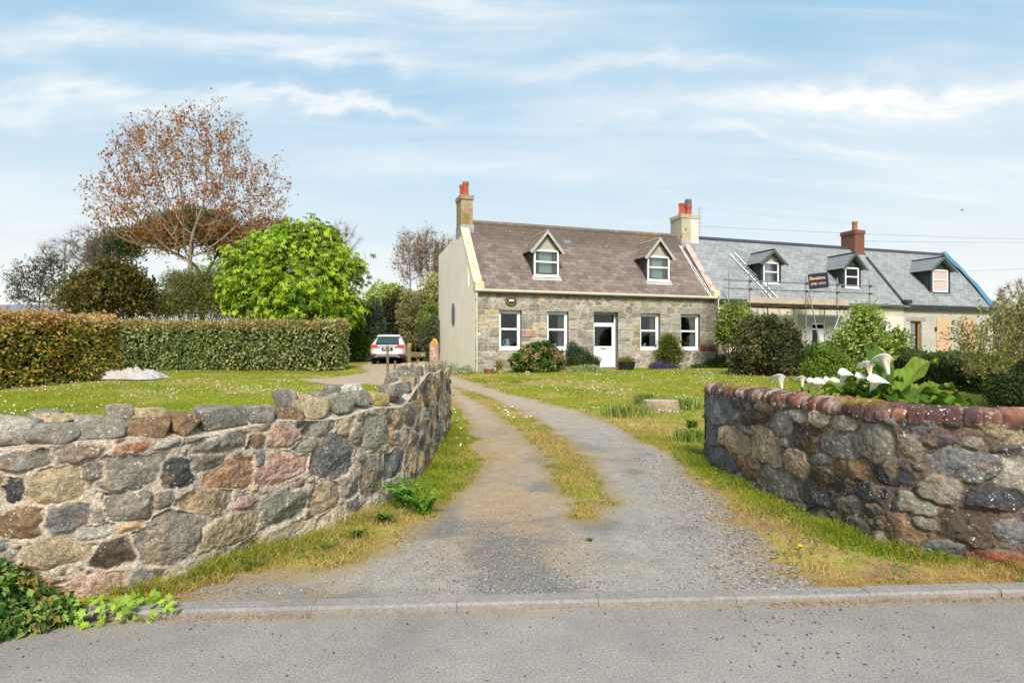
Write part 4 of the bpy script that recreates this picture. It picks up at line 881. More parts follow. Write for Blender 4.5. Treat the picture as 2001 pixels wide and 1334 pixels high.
# plaque and slate oval
def ellipse(cx, cz, a, b, n=28): return [(cx + a * math.cos(2*math.pi*k/n), cz + b * math.sin(2*math.pi*k/n)) for k in range(n)]
xq, zq = hx(998), hz(998, 588)
pl = MB().prism([(x, -.05, z) for x, z in ellipse(xq, zq, .26, .20)], (0, -.05, 0)).build('name_plaque', M['black'], ct, bevel=.01)
MB().prism([(x, -.1005, z) for x, z in ellipse(xq, zq, .235, .175)], (0, -.006, 0)).build('plaque_rim', material('slice_of_wood', alb(190, 140, 85, 1.6), .7), pl)
MB().prism([(x, -.107, z) for x, z in ellipse(xq, zq + .01, .205, .145)], (0, -.006, 0)).build('plaque_face', M['black'], pl)
k = MB()
for q, w in ((-.075, .055), (-.01, .05), (.06, .055)): k.prism([(x, -.1135, z) for x, z in ellipse(xq + q, zq + .02, w, .05, 14)], (0, -.004, 0))
k.build('plaque_motif', M['white'], pl)
yo, zo = 3.9, 2.65
sy_ = [(0, yo + .30 * math.cos(t), zo + .40 * math.sin(t) + (.14 if math.sin(t) > 0 else -.14)) for t in np.linspace(0, 2*math.pi, 28, endpoint=False)]
MB().prism([(-.012, y, z) for _, y, z in sy_], (-.035, 0, 0)).build('slate_oval', material('blue_slate', alb(120, 126, 134, 1.2), .6, [(6, .15)], (), .3), ct)
# ornaments standing on the sills inside
def jug(name, label, cat, x, y, z, h, r, handle=True, m=None):
    t = thing(name, label, cat, hw(x, y, z), HA)
    k = MB(); k.lathe((0, 0, 0), [(r*.8, 0), (r*1.0, h*.2), (r*.95, h*.5), (r*.7, h*.8), (r*.85, h), (r*.75, h), (r*.6, h*.8), (r*.8, h*.3)], 16); k.build('vessel', m or M['china'], t, smooth=True)
    if handle: MB().path([(-r*.7, 0, h*.92), (-r*1.5, 0, h*.85), (-r*1.65, 0, h*.5), (-r*.9, 0, h*.22)], .014, 6).build('handle', M['china'], t)
    return t
M['china'] = material('glazed_china', (.80, .86, .84), .2, (), (), .5)
sill = lambda i: MB().box(WX[i][0] + .02, WX[i][1] - .02, .24, .52, WZ0 + .06, WZ0 + .105).build('inner_sill', M['white'], ct)
for i in range(4): sill(i)
zi = WZ0 + .107
jug('jug', 'tall pale green jug standing inside the leftmost ground floor window', 'jug', (WX[0][0]*.52 + WX[0][1]*.48), .34, zi, .40, .115)
jug('small_jug', 'small white two handled jug inside the window left of the front door', 'jug', (WX[1][0]*.5 + WX[1][1]*.5), .34, zi, .22, .085)
t = jug('ornament', 'rounded white china ornament inside the window right of the front door', 'ornament', (WX[2][0]*.62 + WX[2][1]*.38), .34, zi, .17, .10, False)
k = MB(); k.lathe((.04, 0, .15), [(.03, 0), (.07, .03), (.07, .07), (.02, .11)], 12); k.build('lid', M['china'], t, smooth=True)
# ---------------- the white house under repair and the block house beyond it
SLC = [np.array(alb(*q, 1.75)) for q in ((166, 166, 166), (192, 192, 191))]
M['slate'] = material('new_slate', None, .55, [(.5, .06), (4, .08), (30, .12)], [(20, .2)], .4)
def slatecol(V, U): return np.where(U[:, None] < 0, .25, 1) * (SLC[0] + (SLC[1] - SLC[0]) * U[:, None]) * (.9 + .2 * fbm(V * .7, 3, 4))[:, None]
XB, XE = 24.3, 31.3
M['slate_flat'] = material('dormer_slate_roof', alb(166, 168, 170, 1.75), .55, [(2, .1), (9, .2)], [(12, .4)], .4)
M['charcoal'] = material('charcoal_board', (.030, .040, .040), .6, [(2, .2)], [(8, .3)], .4)
nm = dict(cheek=M['charcoal'], gablet=M['oldwhite'], roof=M['slate_flat'], ridge=M['fascia'], barge=material('grey_barge', (.085, .095, .10), .5, (), (), .4), post=.13, apron=M['slate_flat'])
h2 = house('rendered_cottage', 'pale rendered cottage under repair with new grey slates, behind the scaffold')
ww = MB(); ww.box(CW + .07, XB, 0, .3, -.3, EAVE - .02)
D2 = (hx(1587), hx(1617)); W2 = [(hx(1513), hx(1548)), (hx(1716), hx(1740)), (hx(1428), hx(1452))]
cuts = [MB().box(D2[0], D2[1], -.2, .5, -.1, 2.35)] + [MB().box(a, b, -.2, .5, .9, 2.45) for a, b in W2]
solid_bool(ww, cuts, 'front_wall', M['whitewash'], h2)
k = MB(); k.box(CW + .07, D2[0] - .1, -.03, -.003, -.3, .55); k.box(D2[1] + .1, XB, -.03, -.003, -.3, .55); k.build('plinth', material('bare_plinth', alb(150, 140, 128, 1.6), .9, [(2, .2), (8, .2)], [(8, .5)]), h2)
MB().box(D2[0] - .9, D2[0] - .05, -.025, -.002, .6, 2.75).box(D2[1] + .05, D2[1] + 1.3, -.025, -.002, .6, 2.75).box(D2[0] - .05, D2[1] + .05, -.025, -.002, 2.36, 2.75).build('fresh_render', material('grey_render', alb(200, 196, 190, 1.6), .9, [(.8, .06)], (), .2), h2)
for a, b in W2: sash_window(h2, a + .01, b - .01, .94, 2.44, .1)
k = MB(); frame_bars(k, D2[0] + .01, D2[1] - .01, -.05, 2.34, .12, .2, .09); k.box(D2[0] + .1, D2[1] - .1, .121, .199, 1.98, 2.05); k.box((D2[0] + D2[1]) / 2, D2[1] - .11, .14, .18, 0.05, 1.97); d2 = k.build('door', M['white'], h2)
k = MB(); pane_slab(k, D2[0] + .1, (D2[0] + D2[1]) / 2 - .002, .05, 1.97, .15); k.build('pane', M['glass'], d2)
roof_mesh(h2, CW + .02, XB, M['slate'], slatecol)
MB().box(CW + .1, XB, -.17, -.13, EAVE - .32, EAVE - .09).build('fascia', M['fascia'], h2); MB().box(CW + .1, XB, -.13, -.0, EAVE - .12, EAVE - .10).build('soffit_board', M['fascia'], h2)
def ridge_run(parent, x0, x1):
    k = MB(); x = x0
    while x < x1 - .2: k.prism([(x, RIDGE_Y - .16, RIDGE_H - .10), (x, RIDGE_Y, RIDGE_H + .07), (x, RIDGE_Y + .16, RIDGE_H - .08)], (.445, 0, 0)); x += .45
    k.build('ridge_tiles', M['lead'], parent)
ridge_run(h2, 12.9, XB - .6)
k = MB(); k.prism([(XB - .10, -.16, rz(-.16) + .03), (XB + .10, -.16, rz(-.16) + .03), (XB + .10, 2.6, rz(2.6) + .03), (XB - .10, 2.6, rz(2.6) + .03)], (0, 0, .05)); k.box(XB - .16, XB + .28, -.3, -.02, EAVE - .05, EAVE + .16); k.build('valley_flashing', M['fascia'], h2)
c3 = brick_stack(h2, 23.5, 24.2, 2.4, 3.4, 6.2, 7.92, M['red_brick'], lips=((.0, .10), (.101, .22)), lip=.04)
chimney_pot(c3, 23.85, 2.75, 7.92, .55, .16, m=material('plain_pot', alb(200, 130, 95, 1.5), .8, [(5, .2)]))
MB().box(23.42, 24.28, 2.32, 3.48, 6.2, 6.46).build('flashing', M['leadgrey'], c3)
dormer(h2, hx(1489, .6), hx(1527, .6), 4.30, 5.45, 6.05, nm, proj=.45, over=.26); nm2 = dict(nm); nm2['gablet'] = M['charcoal']
dormer(h2, hx(1648, .6), hx(1682, .6), 4.25, 5.40, 6.15, nm2, proj=.45, over=.26)
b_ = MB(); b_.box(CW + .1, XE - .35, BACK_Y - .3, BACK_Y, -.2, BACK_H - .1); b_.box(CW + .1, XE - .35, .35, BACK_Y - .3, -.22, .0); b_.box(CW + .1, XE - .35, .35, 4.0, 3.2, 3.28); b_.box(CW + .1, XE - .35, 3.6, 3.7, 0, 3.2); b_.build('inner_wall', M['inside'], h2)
h3 = house('block_cottage', 'unfinished concrete block cottage with boarded windows at the far end of the row')
M['block'] = material('concrete_block', alb(205, 200, 188, 1.3), .9, [(1.2, .08), (20, .12)], [(30, .3)], .2, brick=(.46, .23, .012, alb(188, 184, 174, 1.3), alb(214, 206, 192, 1.3)))
bw_ = MB(); bw_.box(XB + .002, XE, 0, .3, -.4, EAVE - .02)
D3 = (hx(1779), hx(1801))
o = solid_bool(bw_, [MB().box(D3[0], D3[1], -.2, .5, -.2, hz(1790, 627))], 'front_wall', M['block'], h3)
u = o.data.uv_layers.new(name='UVMap'); u.data.foreach_set('uv', np.array([(o.data.vertices[l.vertex_index].co.x + o.data.vertices[l.vertex_index].co.y, o.data.vertices[l.vertex_index].co.z) for l in o.data.loops], np.float32).ravel())
zt = hz(1790, 627)
MB().box(D3[0] - .3, D3[1] + .3, -.02, -.002, zt, zt + .2).build('lintel', M['step'], h3)
k = MB(); frame_bars(k, D3[0] + .02, D3[1] - .02, -.1, zt - .02, .15, .22, .07); df = k.build('door_frame', M['timber'], h3)
MB().box(D3[0] + .10, (D3[0]*.4 + D3[1]*.6), .12, .14, -.1, zt - .1).build('door_sheet', material('grey_sheet', alb(150, 150, 158, 1.6), .5, [(2, .2)]), df)
for p0, p1 in ((1829, 1857), (1880, 1908)):
    a, b = hx(p0), hx(p1); MB().box(a, b, -.035, -.004, .3, hz(p0, 621)).build('boarded_window', M['ply'], h3)
    k = MB(); k.box(a - .10, a - .003, -.07, -.006, 2.0, 2.2); k.box(b + .003, b + .10, -.07, -.006, 2.0, 2.2); k.build('bracket', M['black'], h3)
MB().prism([(XE - .3, .302, -.4), (XE - .3, BACK_Y, -.4), (XE - .3, BACK_Y, BACK_H - .06), (XE - .3, RIDGE_Y, RIDGE_H - .08), (XE - .3, .302, rz(.302) - .08)], (.3, 0, 0)).build('gable_wall', M['block'], h3)
roof_mesh(h3, XB, XE + .06, M['slate'], slatecol); ridge_run(h3, XB + .1, XE)
MB().box(XB + .003, XE + .05, -.18, -.13, EAVE - .36, EAVE - .09).build('fascia', M['fascia'], h3); MB().box(XB + .003, XE + .05, -.13, -.0, EAVE - .12, EAVE - .10).build('soffit_board', M['fascia'], h3)
nm3 = dict(nm2); nm3['post'] = .16
dormer(h3, hx(1819, .55), hx(1857, .55), 4.2, 5.55, 6.25, nm3, proj=.45, over=.30, boarded=material('pink_board', alb(235, 205, 205, 1.5), .6))
k = MB(); k.prism([(XE - .15, -.2, rz(-.2) + .02), (XE + .12, -.2, rz(-.2) + .02), (XE + .12, RIDGE_Y, RIDGE_H + .02), (XE - .15, RIDGE_Y, RIDGE_H + .02)], (0, 0, .06)); k.build('verge_board', M['fascia'], h3)
# blue tarpaulin thrown over the verge
n, m_ = 60, 16; tv = []
for i in range(n):
    s = i / (n - 1); y = RIDGE_Y + .2 - (RIDGE_Y + .45) * s; wv = .34 + .30 * s + .10 * math.sin(9 * s)
    for j in range(m_):
        t = j / (m_ - 1); x = XE + .08 - wv * (1 - t) * .55 + .55 * t; drop = -.55 * max(0, t - .35) ** 1.2
        nz_ = (fbm(np.array([[s * 5, t * 3, 1.0]]), 2, 2)[0] - .5) * .30; tv.append((x, y, rz(min(y, RIDGE_Y)) + .12 + .05 * math.sin(s * math.pi) + nz_ * .6 + drop))
tp = mesh('tarpaulin', np.array(tv), [grid_faces(n, m_)], material('blue_tarpaulin', alb(84, 146, 178, 1.5), .35, [(3, .2)], [(7, .6)], .5), smooth=True)
tp.location = HO; tp.rotation_euler = (0, 0, HA); tag(tp, 'crumpled blue tarpaulin draped down the right edge of the slate roof', 'tarpaulin')
so = tp.modifiers.new('thick', 'SOLIDIFY'); so.thickness = .012
# ---------------- scaffold
sf = thing('scaffold', 'grey tube scaffold standing in front of the pale rendered cottage', 'scaffold', HO, HA)
YF, YBK = -1.30, -.45
fr_ = [1465, 1575, 1636, 1699]; bk_ = [1424, 1500]
zz = lambda px, py, y: hz(px, py, y)
xf = [hx(p, YF) for p in fr_]; xb = [hx(p, YBK) for p in bk_]; xb += [x + .05 for x in xf[1:]]
for x, px, py in zip(xf, fr_, (530, 540, 543, 546)): MB().tube((x, YF, -.05 + .045 * 0), (x, YF, zz(px, py, YF)), .030, .030, 8).build('standard', M['steel'], sf)
for x, py, px in zip(xb, (533, 538, 600, 600, 600), (1424, 1500, 1590, 1650, 1715)): MB().tube((x, YBK, -.05), (x, YBK, zz(px, py, YBK)), .030, .030, 8).build('standard', M['steel'], sf)
x0, x1 = hx(1412, YF), hx(1706, YF)
zA, zB, zP = zz(1465, 549, YF), zz(1465, 565, YF), zz(1575, 600, YF)
for z, y, a, b in ((zA, YF - .06, x0, x1), (zB, YF - .06, x0, x1), (zP, YF - .06, hx(1462, YF), hx(1680, YF)), (zP, YBK - .06, hx(1462, YF), hx(1680, YF))):
    MB().tube((a, y, z), (b, y, z), .028, .028, 8).build('ledger', M['steel'] if z > zP else M['steel_dark'], sf)
for x in np.linspace(xf[0] + .2, xf[-1] - .6, 6): MB().tube((x, YF - .2, zP + .06), (x, -.04, zP + .06), .026, .026, 8).build('transom', M['steel_dark'], sf)
for q in range(3): MB().box(xf[0] - .2, xf[-1] - .9 + .2 * q, YF + .08 + q * .26, YF + .31 + q * .26, zP + .09, zP + .13).build('board', M['wood'], sf)
MB().box(xf[0] - .1, xf[2] + .8, YF + .035, YF + .07, zP + .14, zP + .42).build('toe_board', material('bleached_board', alb(215, 200, 175, 1.6), .8, [(1.5, .12), (10, .15)]), sf)
MB().tube((xf[1] + .05, YF - .12, zB), (hx(1612, YF - .5), YF - .5, .05), .030, .030, 8).build('brace', M['steel'], sf)
MB().tube((hx(1641, YF), YF - .12, zP - .1), (hx(1600, YF - .4), YF - .4, .1), .026, .026, 8).build('brace', M['steel'], sf)
for x in xf:
    for z in (zA, zB, zP): MB().box(x - .05, x + .05, YF - .10, YF + .04, z - .05, z + .05).build('clamp', M['steel_dark'], sf, bevel=.01)
# sign board, hung on the top rail
sg = thing('sign_board', 'dark navy sign board with pale orange lettering hung on the scaffold rail', 'sign', hw(hx(1577, YF), YF - .16, zz(1575, 566, YF)), HA)
sg.rotation_euler = (0, R(-6), HA - R(24))
swd, sht = .92, .74
rr_ = []
for cx_, cz_, a0 in ((swd-.06, sht-.06, 0), (.06, sht-.06, 90), (.06, .06, 180), (swd-.06, .06, 270)):
    for t in (0, 30, 60, 90): rr_.append((cx_ + .06*math.cos(R(a0+t)), 0, cz_ + .06*math.sin(R(a0+t))))
MB().prism(rr_, (0, .03, 0)).build('panel', material('navy_panel', (.010, .012, .035), .4, (), (), .4), sg)
def words(txt, parent, loc, size, m, name='lettering', rot=(R(90), 0, 0), ext=.004, squeeze=1, shear=0):
    cu = bpy.data.curves.new(name, 'FONT'); cu.body = txt; cu.size = size; cu.extrude = ext; cu.offset = size * .018; cu.shear = shear
    t = bpy.data.objects.new(name, cu); C.objects.link(t); bpy.context.view_layer.update()
    me = bpy.data.meshes.new_from_object(t.evaluated_get(bpy.context.evaluated_depsgraph_get())); bpy.data.objects.remove(t); me.name = name; me.materials.clear(); me.materials.append(m)
    o = link(name, me, parent); o.location = loc; o.rotation_euler = rot; o.scale = (squeeze, 1, 1); return o
M['sign_ink'] = material('orange_lettering', alb(250, 195, 160, 1.3), .5)
words('Elevations', sg, (.055, -.002, .44), .225, M['sign_ink'], squeeze=.80); words('07781 141511', sg, (.09, -.002, .18), .165, M['sign_ink'], squeeze=.75)
# ladder up the slates
pa = hw(hx(1512, .05), -.1, rz(-.1) + .10); yl = 2.05; pb = hw(hx(1431, yl), yl, rz(yl) + .10)
ld = thing('ladder', 'aluminium roof ladder lying up the new grey slates', 'ladder', pa); d = (pb - pa); w = d.cross(Vector((HS, -HC, 1.0))).normalized() * .20
M['alu'] = material('aluminium', (.55, .56, .57), .4, (), (), .5, metal=.6)
for s in (-1, 1): MB().tube(w * s, d + w * s, .032, .032, 6).build('stile', M['alu'], ld)
nr = int(d.length / .27)
for k_ in range(1, nr): MB().tube(d * (k_ / nr) - w, d * (k_ / nr) + w, .017, .017, 6).build('rung', M['alu'], ld)
# torn clear sheeting along the eave
n, m_ = 70, 8; tv = []
for i in range(n):
    s = i / (n - 1); x = hx(1655, -.4) + (hx(1776, -.4) - hx(1655, -.4)) * s; fl = .08 + .10 * math.sin(3.1 * s * math.pi) ** 2
    for j in range(m_):
        t = j / (m_ - 1); nz_ = fbm(np.array([[s * 12, t * 4, 2.0]]), 3, 4)[0] - .5
        tv.append((x + nz_ * .1, -.24 - .26 * math.sin(t * math.pi) + nz_ * .2, EAVE - .28 + fl * 1.5 * t + nz_ * .12))
sh = mesh('plastic_sheeting', np.array(tv), [grid_faces(n, m_)], None, smooth=True) if False else None
ps = bpy.data.materials.new('clear_polythene'); ps.use_nodes = True; nt = ps.node_tree; pb_ = nt.nodes['Principled BSDF']; pb_.inputs['Base Color'].default_value = (.75, .75, .76, 1); pb_.inputs['Roughness'].default_value = .25; pb_.inputs['Alpha'].default_value = .25
sh = mesh('plastic_sheeting', np.array(tv), [grid_faces(n, m_)], ps, smooth=True); sh.location = HO; sh.rotation_euler = (0, 0, HA); tag(sh, 'torn clear plastic sheeting flapping along the slate roof eave', 'plastic sheet')
# ------------------------------------------------------------------ growing things
def unit(v): return v / np.maximum(np.linalg.norm(v, axis=-1, keepdims=True), 1e-9)
def leaf_geo(P, D, L, asp, rg, droop=0.0, fold=.18, up=None):
    """a folded leaf at each P pointing along D; returns verts (n*4,3) and quads"""
    n = len(P); D = unit(D); r = rg.normal(size=(n, 3)) if up is None else up + rg.normal(size=(n, 3)) * .45
    N_ = unit(r - (r * D).sum(-1, keepdims=True) * D); Sd = np.cross(D, N_); L = L[:, None]
    tip = P + D * L - np.array([0, 0, 1]) * L * droop; mid = P + D * L * .48
    a = mid + Sd * L * asp / 2 + N_ * L * fold; b = mid - Sd * L * asp / 2 + N_ * L * fold
    V = np.stack([P, a, tip, b], 1).reshape(-1, 3); return V, 4 * np.arange(n)[:, None] + np.arange(4)[None]
def pick(pal, n, rg, P=None, sc=1.0, var=.18):
    """mixed leaf colours; sprays of one colour keep together"""
    pal = np.array([alb(*c[:3], c[3] if len(c) > 3 else 1.05) for c in pal]); k = rg.uniform(0, 1, n)
    if P is not None: k = np.clip(.65 * (sm(.25, .75, fbm(P * sc, 3, 17))) + .35 * k, 0, .999)
    return pal[(k * len(pal)).astype(int)] * rg.uniform(1 - var, 1 + var, (n, 1))
def shell(n, ells, rg, depth=.35, lump=.18, freq=2.2, zmin=None, seed=0):
    """points through the outer shell of a set of ellipsoids (centre, radii)"""
    ells = [(np.array(c, float), np.array(r, float)) for c, r in ells]
    w = np.array([r[0]*r[1] + r[1]*r[2] + r[0]*r[2] for _, r in ells]); k = rg.choice(len(ells), int(n * 1.9), p=w / w.sum())
    d = unit(rg.normal(size=(len(k), 3))); cc = np.array([c for c, _ in ells])[k]; rr = np.array([r for _, r in ells])[k]
    s = 1 - depth * rg.uniform(0, 1, len(k)) ** 1.6; s = s * (1 + lump * 3.2 * (fbm(d * freq + k[:, None] * 5.3 + seed, 3, seed) - .5))
    P = cc + d * rr * s[:, None]; ok = np.ones(len(P), bool)
    for j, (c, r) in enumerate(ells): ok &= (k == j) | ((((P - c) / r) ** 2).sum(-1) > (1 - depth) ** 2 * .8)
    if zmin is not None: ok &= P[:, 2] > zmin
    P, d = P[ok][:n], unit((d / rr)[ok][:n]); return P, d
def tubes(segs, sides=5):
    """segs: array (n, 8) = p0, p1, r0, r1"""
    s = np.asarray(segs, float); p0, p1, r0, r1 = s[:, :3], s[:, 3:6], s[:, 6], s[:, 7]; d = unit(p1 - p0)
    h = np.where(np.abs(d[:, 2:3]) < .9, np.array([[0, 0, 1.0]]), np.array([[1.0, 0, 0]])); a = unit(np.cross(d, h)); b = np.cross(d, a)
    t = np.arange(sides) * 2 * math.pi / sides; ring = a[:, None] * np.cos(t)[None, :, None] + b[:, None] * np.sin(t)[None, :, None]
    V = np.concatenate([p0[:, None] + ring * r0[:, None, None], p1[:, None] + ring * r1[:, None, None]], 1).reshape(-1, 3)
    k = np.arange(sides); q = np.stack([k, (k + 1) % sides, sides + (k + 1) % sides, sides + k], -1)
    return V, (q[None] + 2 * sides * np.arange(len(s))[:, None, None]).reshape(-1, 4)
def colonise(roots, A, step, kill, infl, rg, iters=260, jitter=.12, maxn=9000, trop=.0):
    """space colonisation: grow twigs towards the points A; returns nodes and parents"""
    P = [np.array(p, float) for p in roots]; par = [-1] + list(range(len(roots) - 1)); A = np.array(A)
    near = np.full(len(A), 1e9); who = np.zeros(len(A), int)
    def upd(i0):
        B = np.array(P[i0:]); nonlocal near, who
        for s in range(0, len(B), 400):
            d = np.linalg.norm(A[:, None] - B[None, s:s+400], axis=2); j = d.argmin(1); m = d[np.arange(len(A)), j]; k = m < near
            near = np.where(k, m, near); who = np.where(k, i0 + s + j, who)
    upd(0)
    for it in range(iters):
        if not len(A) or len(P) > maxn: break
        act = near < infl
        if not act.any(): act = near <= near.min() + 1e-6
        ids = np.unique(who[act]); i0 = len(P); Pn = np.array(P)
        for i in ids:
            v = unit(A[act & (who == i)] - Pn[i]).sum(0) + rg.normal(size=3) * jitter; v[2] += trop
            q = Pn[i] + unit(v) * step; P.append(q); par.append(int(i))
        upd(i0); keep = near > kill; A, near, who = A[keep], near[keep], who[keep]
    return np.array(P), np.array(par)
def radii(P, par, tip, power=2.3, rmax=9):
    n = len(P); r = np.zeros(n); ch = np.zeros(n, int)
    for i in range(n - 1, 0, -1):
        if ch[i] == 0: r[i] = tip ** power
        r[par[i]] += r[i]; ch[par[i]] += 1
    return np.minimum(r ** (1 / power), rmax), ch
def ell_points(n, ells, rg, surf=.0):
    ells = [(np.array(c, float), np.array(r, float)) for c, r in ells]; w = np.array([np.prod(r) for _, r in ells]); k = rg.choice(len(ells), n, p=w / w.sum())
    d = unit(rg.normal(size=(n, 3))); s = rg.uniform(surf ** 3, 1, n) ** (1 / 3); return np.array([c for c, _ in ells])[k] + d * np.array([r for _, r in ells])[k] * s[:, None]
def skeleton_tree(name, label, cat, base, ells, seed, npts=1500, step=.35, kill=.6, infl=4, tip=.012, trunk_to=None, bark=(150,130,110), leaves=None, group=None, rmax=.4, twigs=0, surf=.2, trop=0.0, twl=.5, sides=5, bend=(0, 0)):
    """tapered trunk and limbs grown into the crown's own outline; leaves = dict(n, size, pal, asp, thin)"""
    rg = np.random.default_rng(seed); base = np.array(base, float)
    top = np.array(trunk_to if trunk_to is not None else (base[0], base[1], base[2] + 2.0)); m = max(2, int(np.linalg.norm(top - base) / step)); tt = np.linspace(0, 1, m)
    roots = [base + (top - base) * t + np.array([math.sin(t * 5 + seed), math.cos(t * 4 + seed), 0]) * step * .25 * t for t in tt]
    P, par = colonise(roots, ell_points(npts, ells, rg, surf), step, kill, infl, rg, trop=trop)
    r, ch = radii(P, par, tip, 2.3, rmax); i = np.arange(1, len(P)); segs = [np.concatenate([P[par[i]], P[i], np.minimum(r[par[i]], r[i] * 1.45)[:, None], r[i][:, None]], 1)]
    fl = unit(P[i] - P[par[i]]); segs[0][0, 6] = r[0] * 1.25
    tips = np.nonzero(ch == 0)[0]; thin = np.nonzero(r < tip * 3.2)[0]; thin = thin[thin > m]
    if twigs:
        k = rg.choice(thin, twigs); d = unit(unit(P[k] - P[par[k]]) + rg.normal(size=(twigs, 3)) * .55 + np.array([0, 0, .2])); l = rg.uniform(.4, 1, twigs) * twl
        e = P[k] + d * l[:, None]; segs.append(np.concatenate([P[k], e, np.full((twigs, 1), tip * .8), np.full((twigs, 1), tip * .35)], 1)); tw = e
    t = thing(name, label, cat, base, 0, group)
    S_ = np.concatenate(segs); V, Fq = tubes(S_, sides); bc = np.array(alb(*bark, 1.5))
    c = bc[None] * (.75 + .5 * fbm(V * 1.3, 3, seed))[:, None]
    rel(mesh('trunk', V, [Fq], M['bark'], t, col=c, smooth=True), t)
    if leaves:
        n = leaves['n']; k = rg.choice(thin, n) if not leaves.get('clump') else rg.choice(rg.choice(thin, n // leaves['clump']), n); par_d = unit(P[k] - P[par[k]])
        Q = P[k] + rg.normal(size=(n, 3)) * leaves.get('spread', .15)
        if twigs: 
            sel = rg.uniform(0, 1, n) < (.15 if leaves.get('clump') else .5); kk = rg.integers(0, len(tw), n); Q = np.where(sel[:, None], tw[kk] + rg.normal(size=(n, 3)) * leaves.get('spread', .15) * .7, Q)
        D = par_d * .5 + rg.normal(size=(n, 3)) * .8 + np.array([0, 0, leaves.get('lift', -.1)])
        V, Fq = leaf_geo(Q, D, leaves['size'] * rg.uniform(.6, 1.25, n), leaves.get('asp', .6), rg, leaves.get('droop', .1))
        rel(mesh('crown', V, [Fq], M['leaf'], t, col=np.repeat(pick(leaves['pal'], n, rg, Q, leaves.get('sc', .5)), 4, 0)), t)
    return t
def bush(name, label, cat, base, ells, n, size, pal, seed, asp=.55, depth=.45, lump=.25, freq=2.4, zmin=None, stems=6, core=.62, droop=.1, group=None, sc=1.2, clump=1, out=.8, flowers=None, stemcol=(110,95,75), corecol=(70,62,40), upb=.25, part='foliage', stemr=.02):
    """leafy shrub: stems from the ground and leaves through the outer part of its crown"""
    rg = np.random.default_rng(seed); base = np.array(base, float); t = thing(name, label, cat, base, 0, group)
    nb = n // clump; P, d = shell(nb, ells, rg, depth, lump, freq, zmin, seed)
    if clump > 1:
        P = np.repeat(P, clump, 0); d = np.repeat(d, clump, 0); D = unit(d * .35 + rg.normal(size=P.shape) * .8); P = P + rg.normal(size=P.shape) * size * .25
    else: D = unit(d * out + rg.normal(size=P.shape) * .75 + np.array([0, 0, upb]))
    up = d * .9 + np.array([0, 0, .5])
    V, Fq = leaf_geo(P, D, size * rg.uniform(.6, 1.3, len(P)), asp, rg, droop, up=up)
    c = np.repeat(pick(pal, len(P), rg, P, sc), 4, 0); Fs = [Fq]; Vs = [V]; cs = [c]
    rel(mesh(part, np.concatenate(Vs), Fs, M['leaf'], t, col=np.concatenate(cs)), t)
    sg_ = []
    for c_, r_ in ells:
        c_ = np.array(c_, float); r_ = np.array(r_, float)
        for q in range(stems):
            e = c_ + unit(rg.normal(size=3)) * r_ * .82; b0 = base + rg.normal(size=3) * np.array([.08, .08, 0]) * r_[0]; mdl = b0 * .5 + e * .5 + rg.normal(size=3) * .12 * r_[0]; rr = stemr * (r_[2] ** .5)
            pts = [b0, (b0 + mdl) / 2 + rg.normal(size=3) * .03, mdl, (mdl + e) / 2 + rg.normal(size=3) * .05, e]
            for a, b, r0, r1 in zip(pts[:-1], pts[1:], (1.6, 1.25, .9, .6), (1.25, .9, .6, .2)): sg_.append(np.concatenate([a, b, [rr * r0, rr * r1]]))
            for _ in range(4):
                a = mdl + (e - mdl) * rg.uniform(0, 1); sg_.append(np.concatenate([a, a + unit(rg.normal(size=3) + (e - mdl)) * .3 * r_[2], [rr * .5, rr * .15]]))
    if core:                                               # the dense twiggy middle
        nt_ = int(60 * len(ells) + n * .02); Pc, dc = shell(nt_, ells, rg, .55, .2, 2, zmin, seed + 1)
        for p, q in zip(Pc, dc): sg_.append(np.concatenate([p - q * np.linalg.norm(ells[0][1]) * .28, p, [stemr * .4, stemr * .15]]))
    V, Fq = tubes(np.array(sg_), 5); rel(mesh('stems', V, [Fq], M['bark'], t, col=np.repeat(np.array(alb(*stemcol, 1.5))[None], len(V), 0), smooth=True), t)
    if flowers: flowers(t, ells, rg)
    return t
def blobs(rg, c, r, n, rs, squash=.8):
    """a lumpy crown: one body and n smaller lobes on it"""
    c = np.array(c, float); r = np.array(r, float); e = [(c, r * .82)]
    for _ in range(n):
        d = unit(rg.normal(size=3)); d[2] = d[2] * .9 + .15; e.append((c + d * r * .66, r * rs * rg.uniform(.75, 1.2) * np.array([1, 1, squash])))
    return e
def px_ell(px, py, rx, ry, Y, rd=None):
    p = at(px, py, Y); s = Y / F; return ((p.x, p.y, p.z), (rx * s, (rd if rd is not None else rx * .9) * s, ry * s))

# big half-bare tree with russet young leaves
Y = 42; b = on_ground(366, Y)
RUS = [(188,108,34,1.35),(206,132,50,1.35),(164,88,28,1.35),(210,150,70,1.35)]
skeleton_tree('russet_tree', 'tall spreading half bare tree with russet young leaves, highest tree on the left', 'tree', b,
    [px_ell(365,365,150,150,Y), px_ell(245,400,80,85,Y), px_ell(500,390,72,90,Y), px_ell(400,260,95,60,Y), px_ell(300,285,70,65,Y), px_ell(210,385,48,52,Y), px_ell(540,350,34,55,Y), px_ell(320,470,70,30,Y,60), px_ell(480,460,50,40,Y,50)], 5,
    npts=2600, step=.32, kill=.62, infl=5, tip=.012, trunk_to=at(374, 520, Y), bark=(196,176,156), rmax=.30, twigs=3600, twl=.8, surf=.35, trop=.28,
    leaves=dict(n=11000, size=.17, pal=RUS, asp=.75, spread=.26, sc=.5, droop=.25, clump=9))
Y = 46; b = on_ground(505, Y)
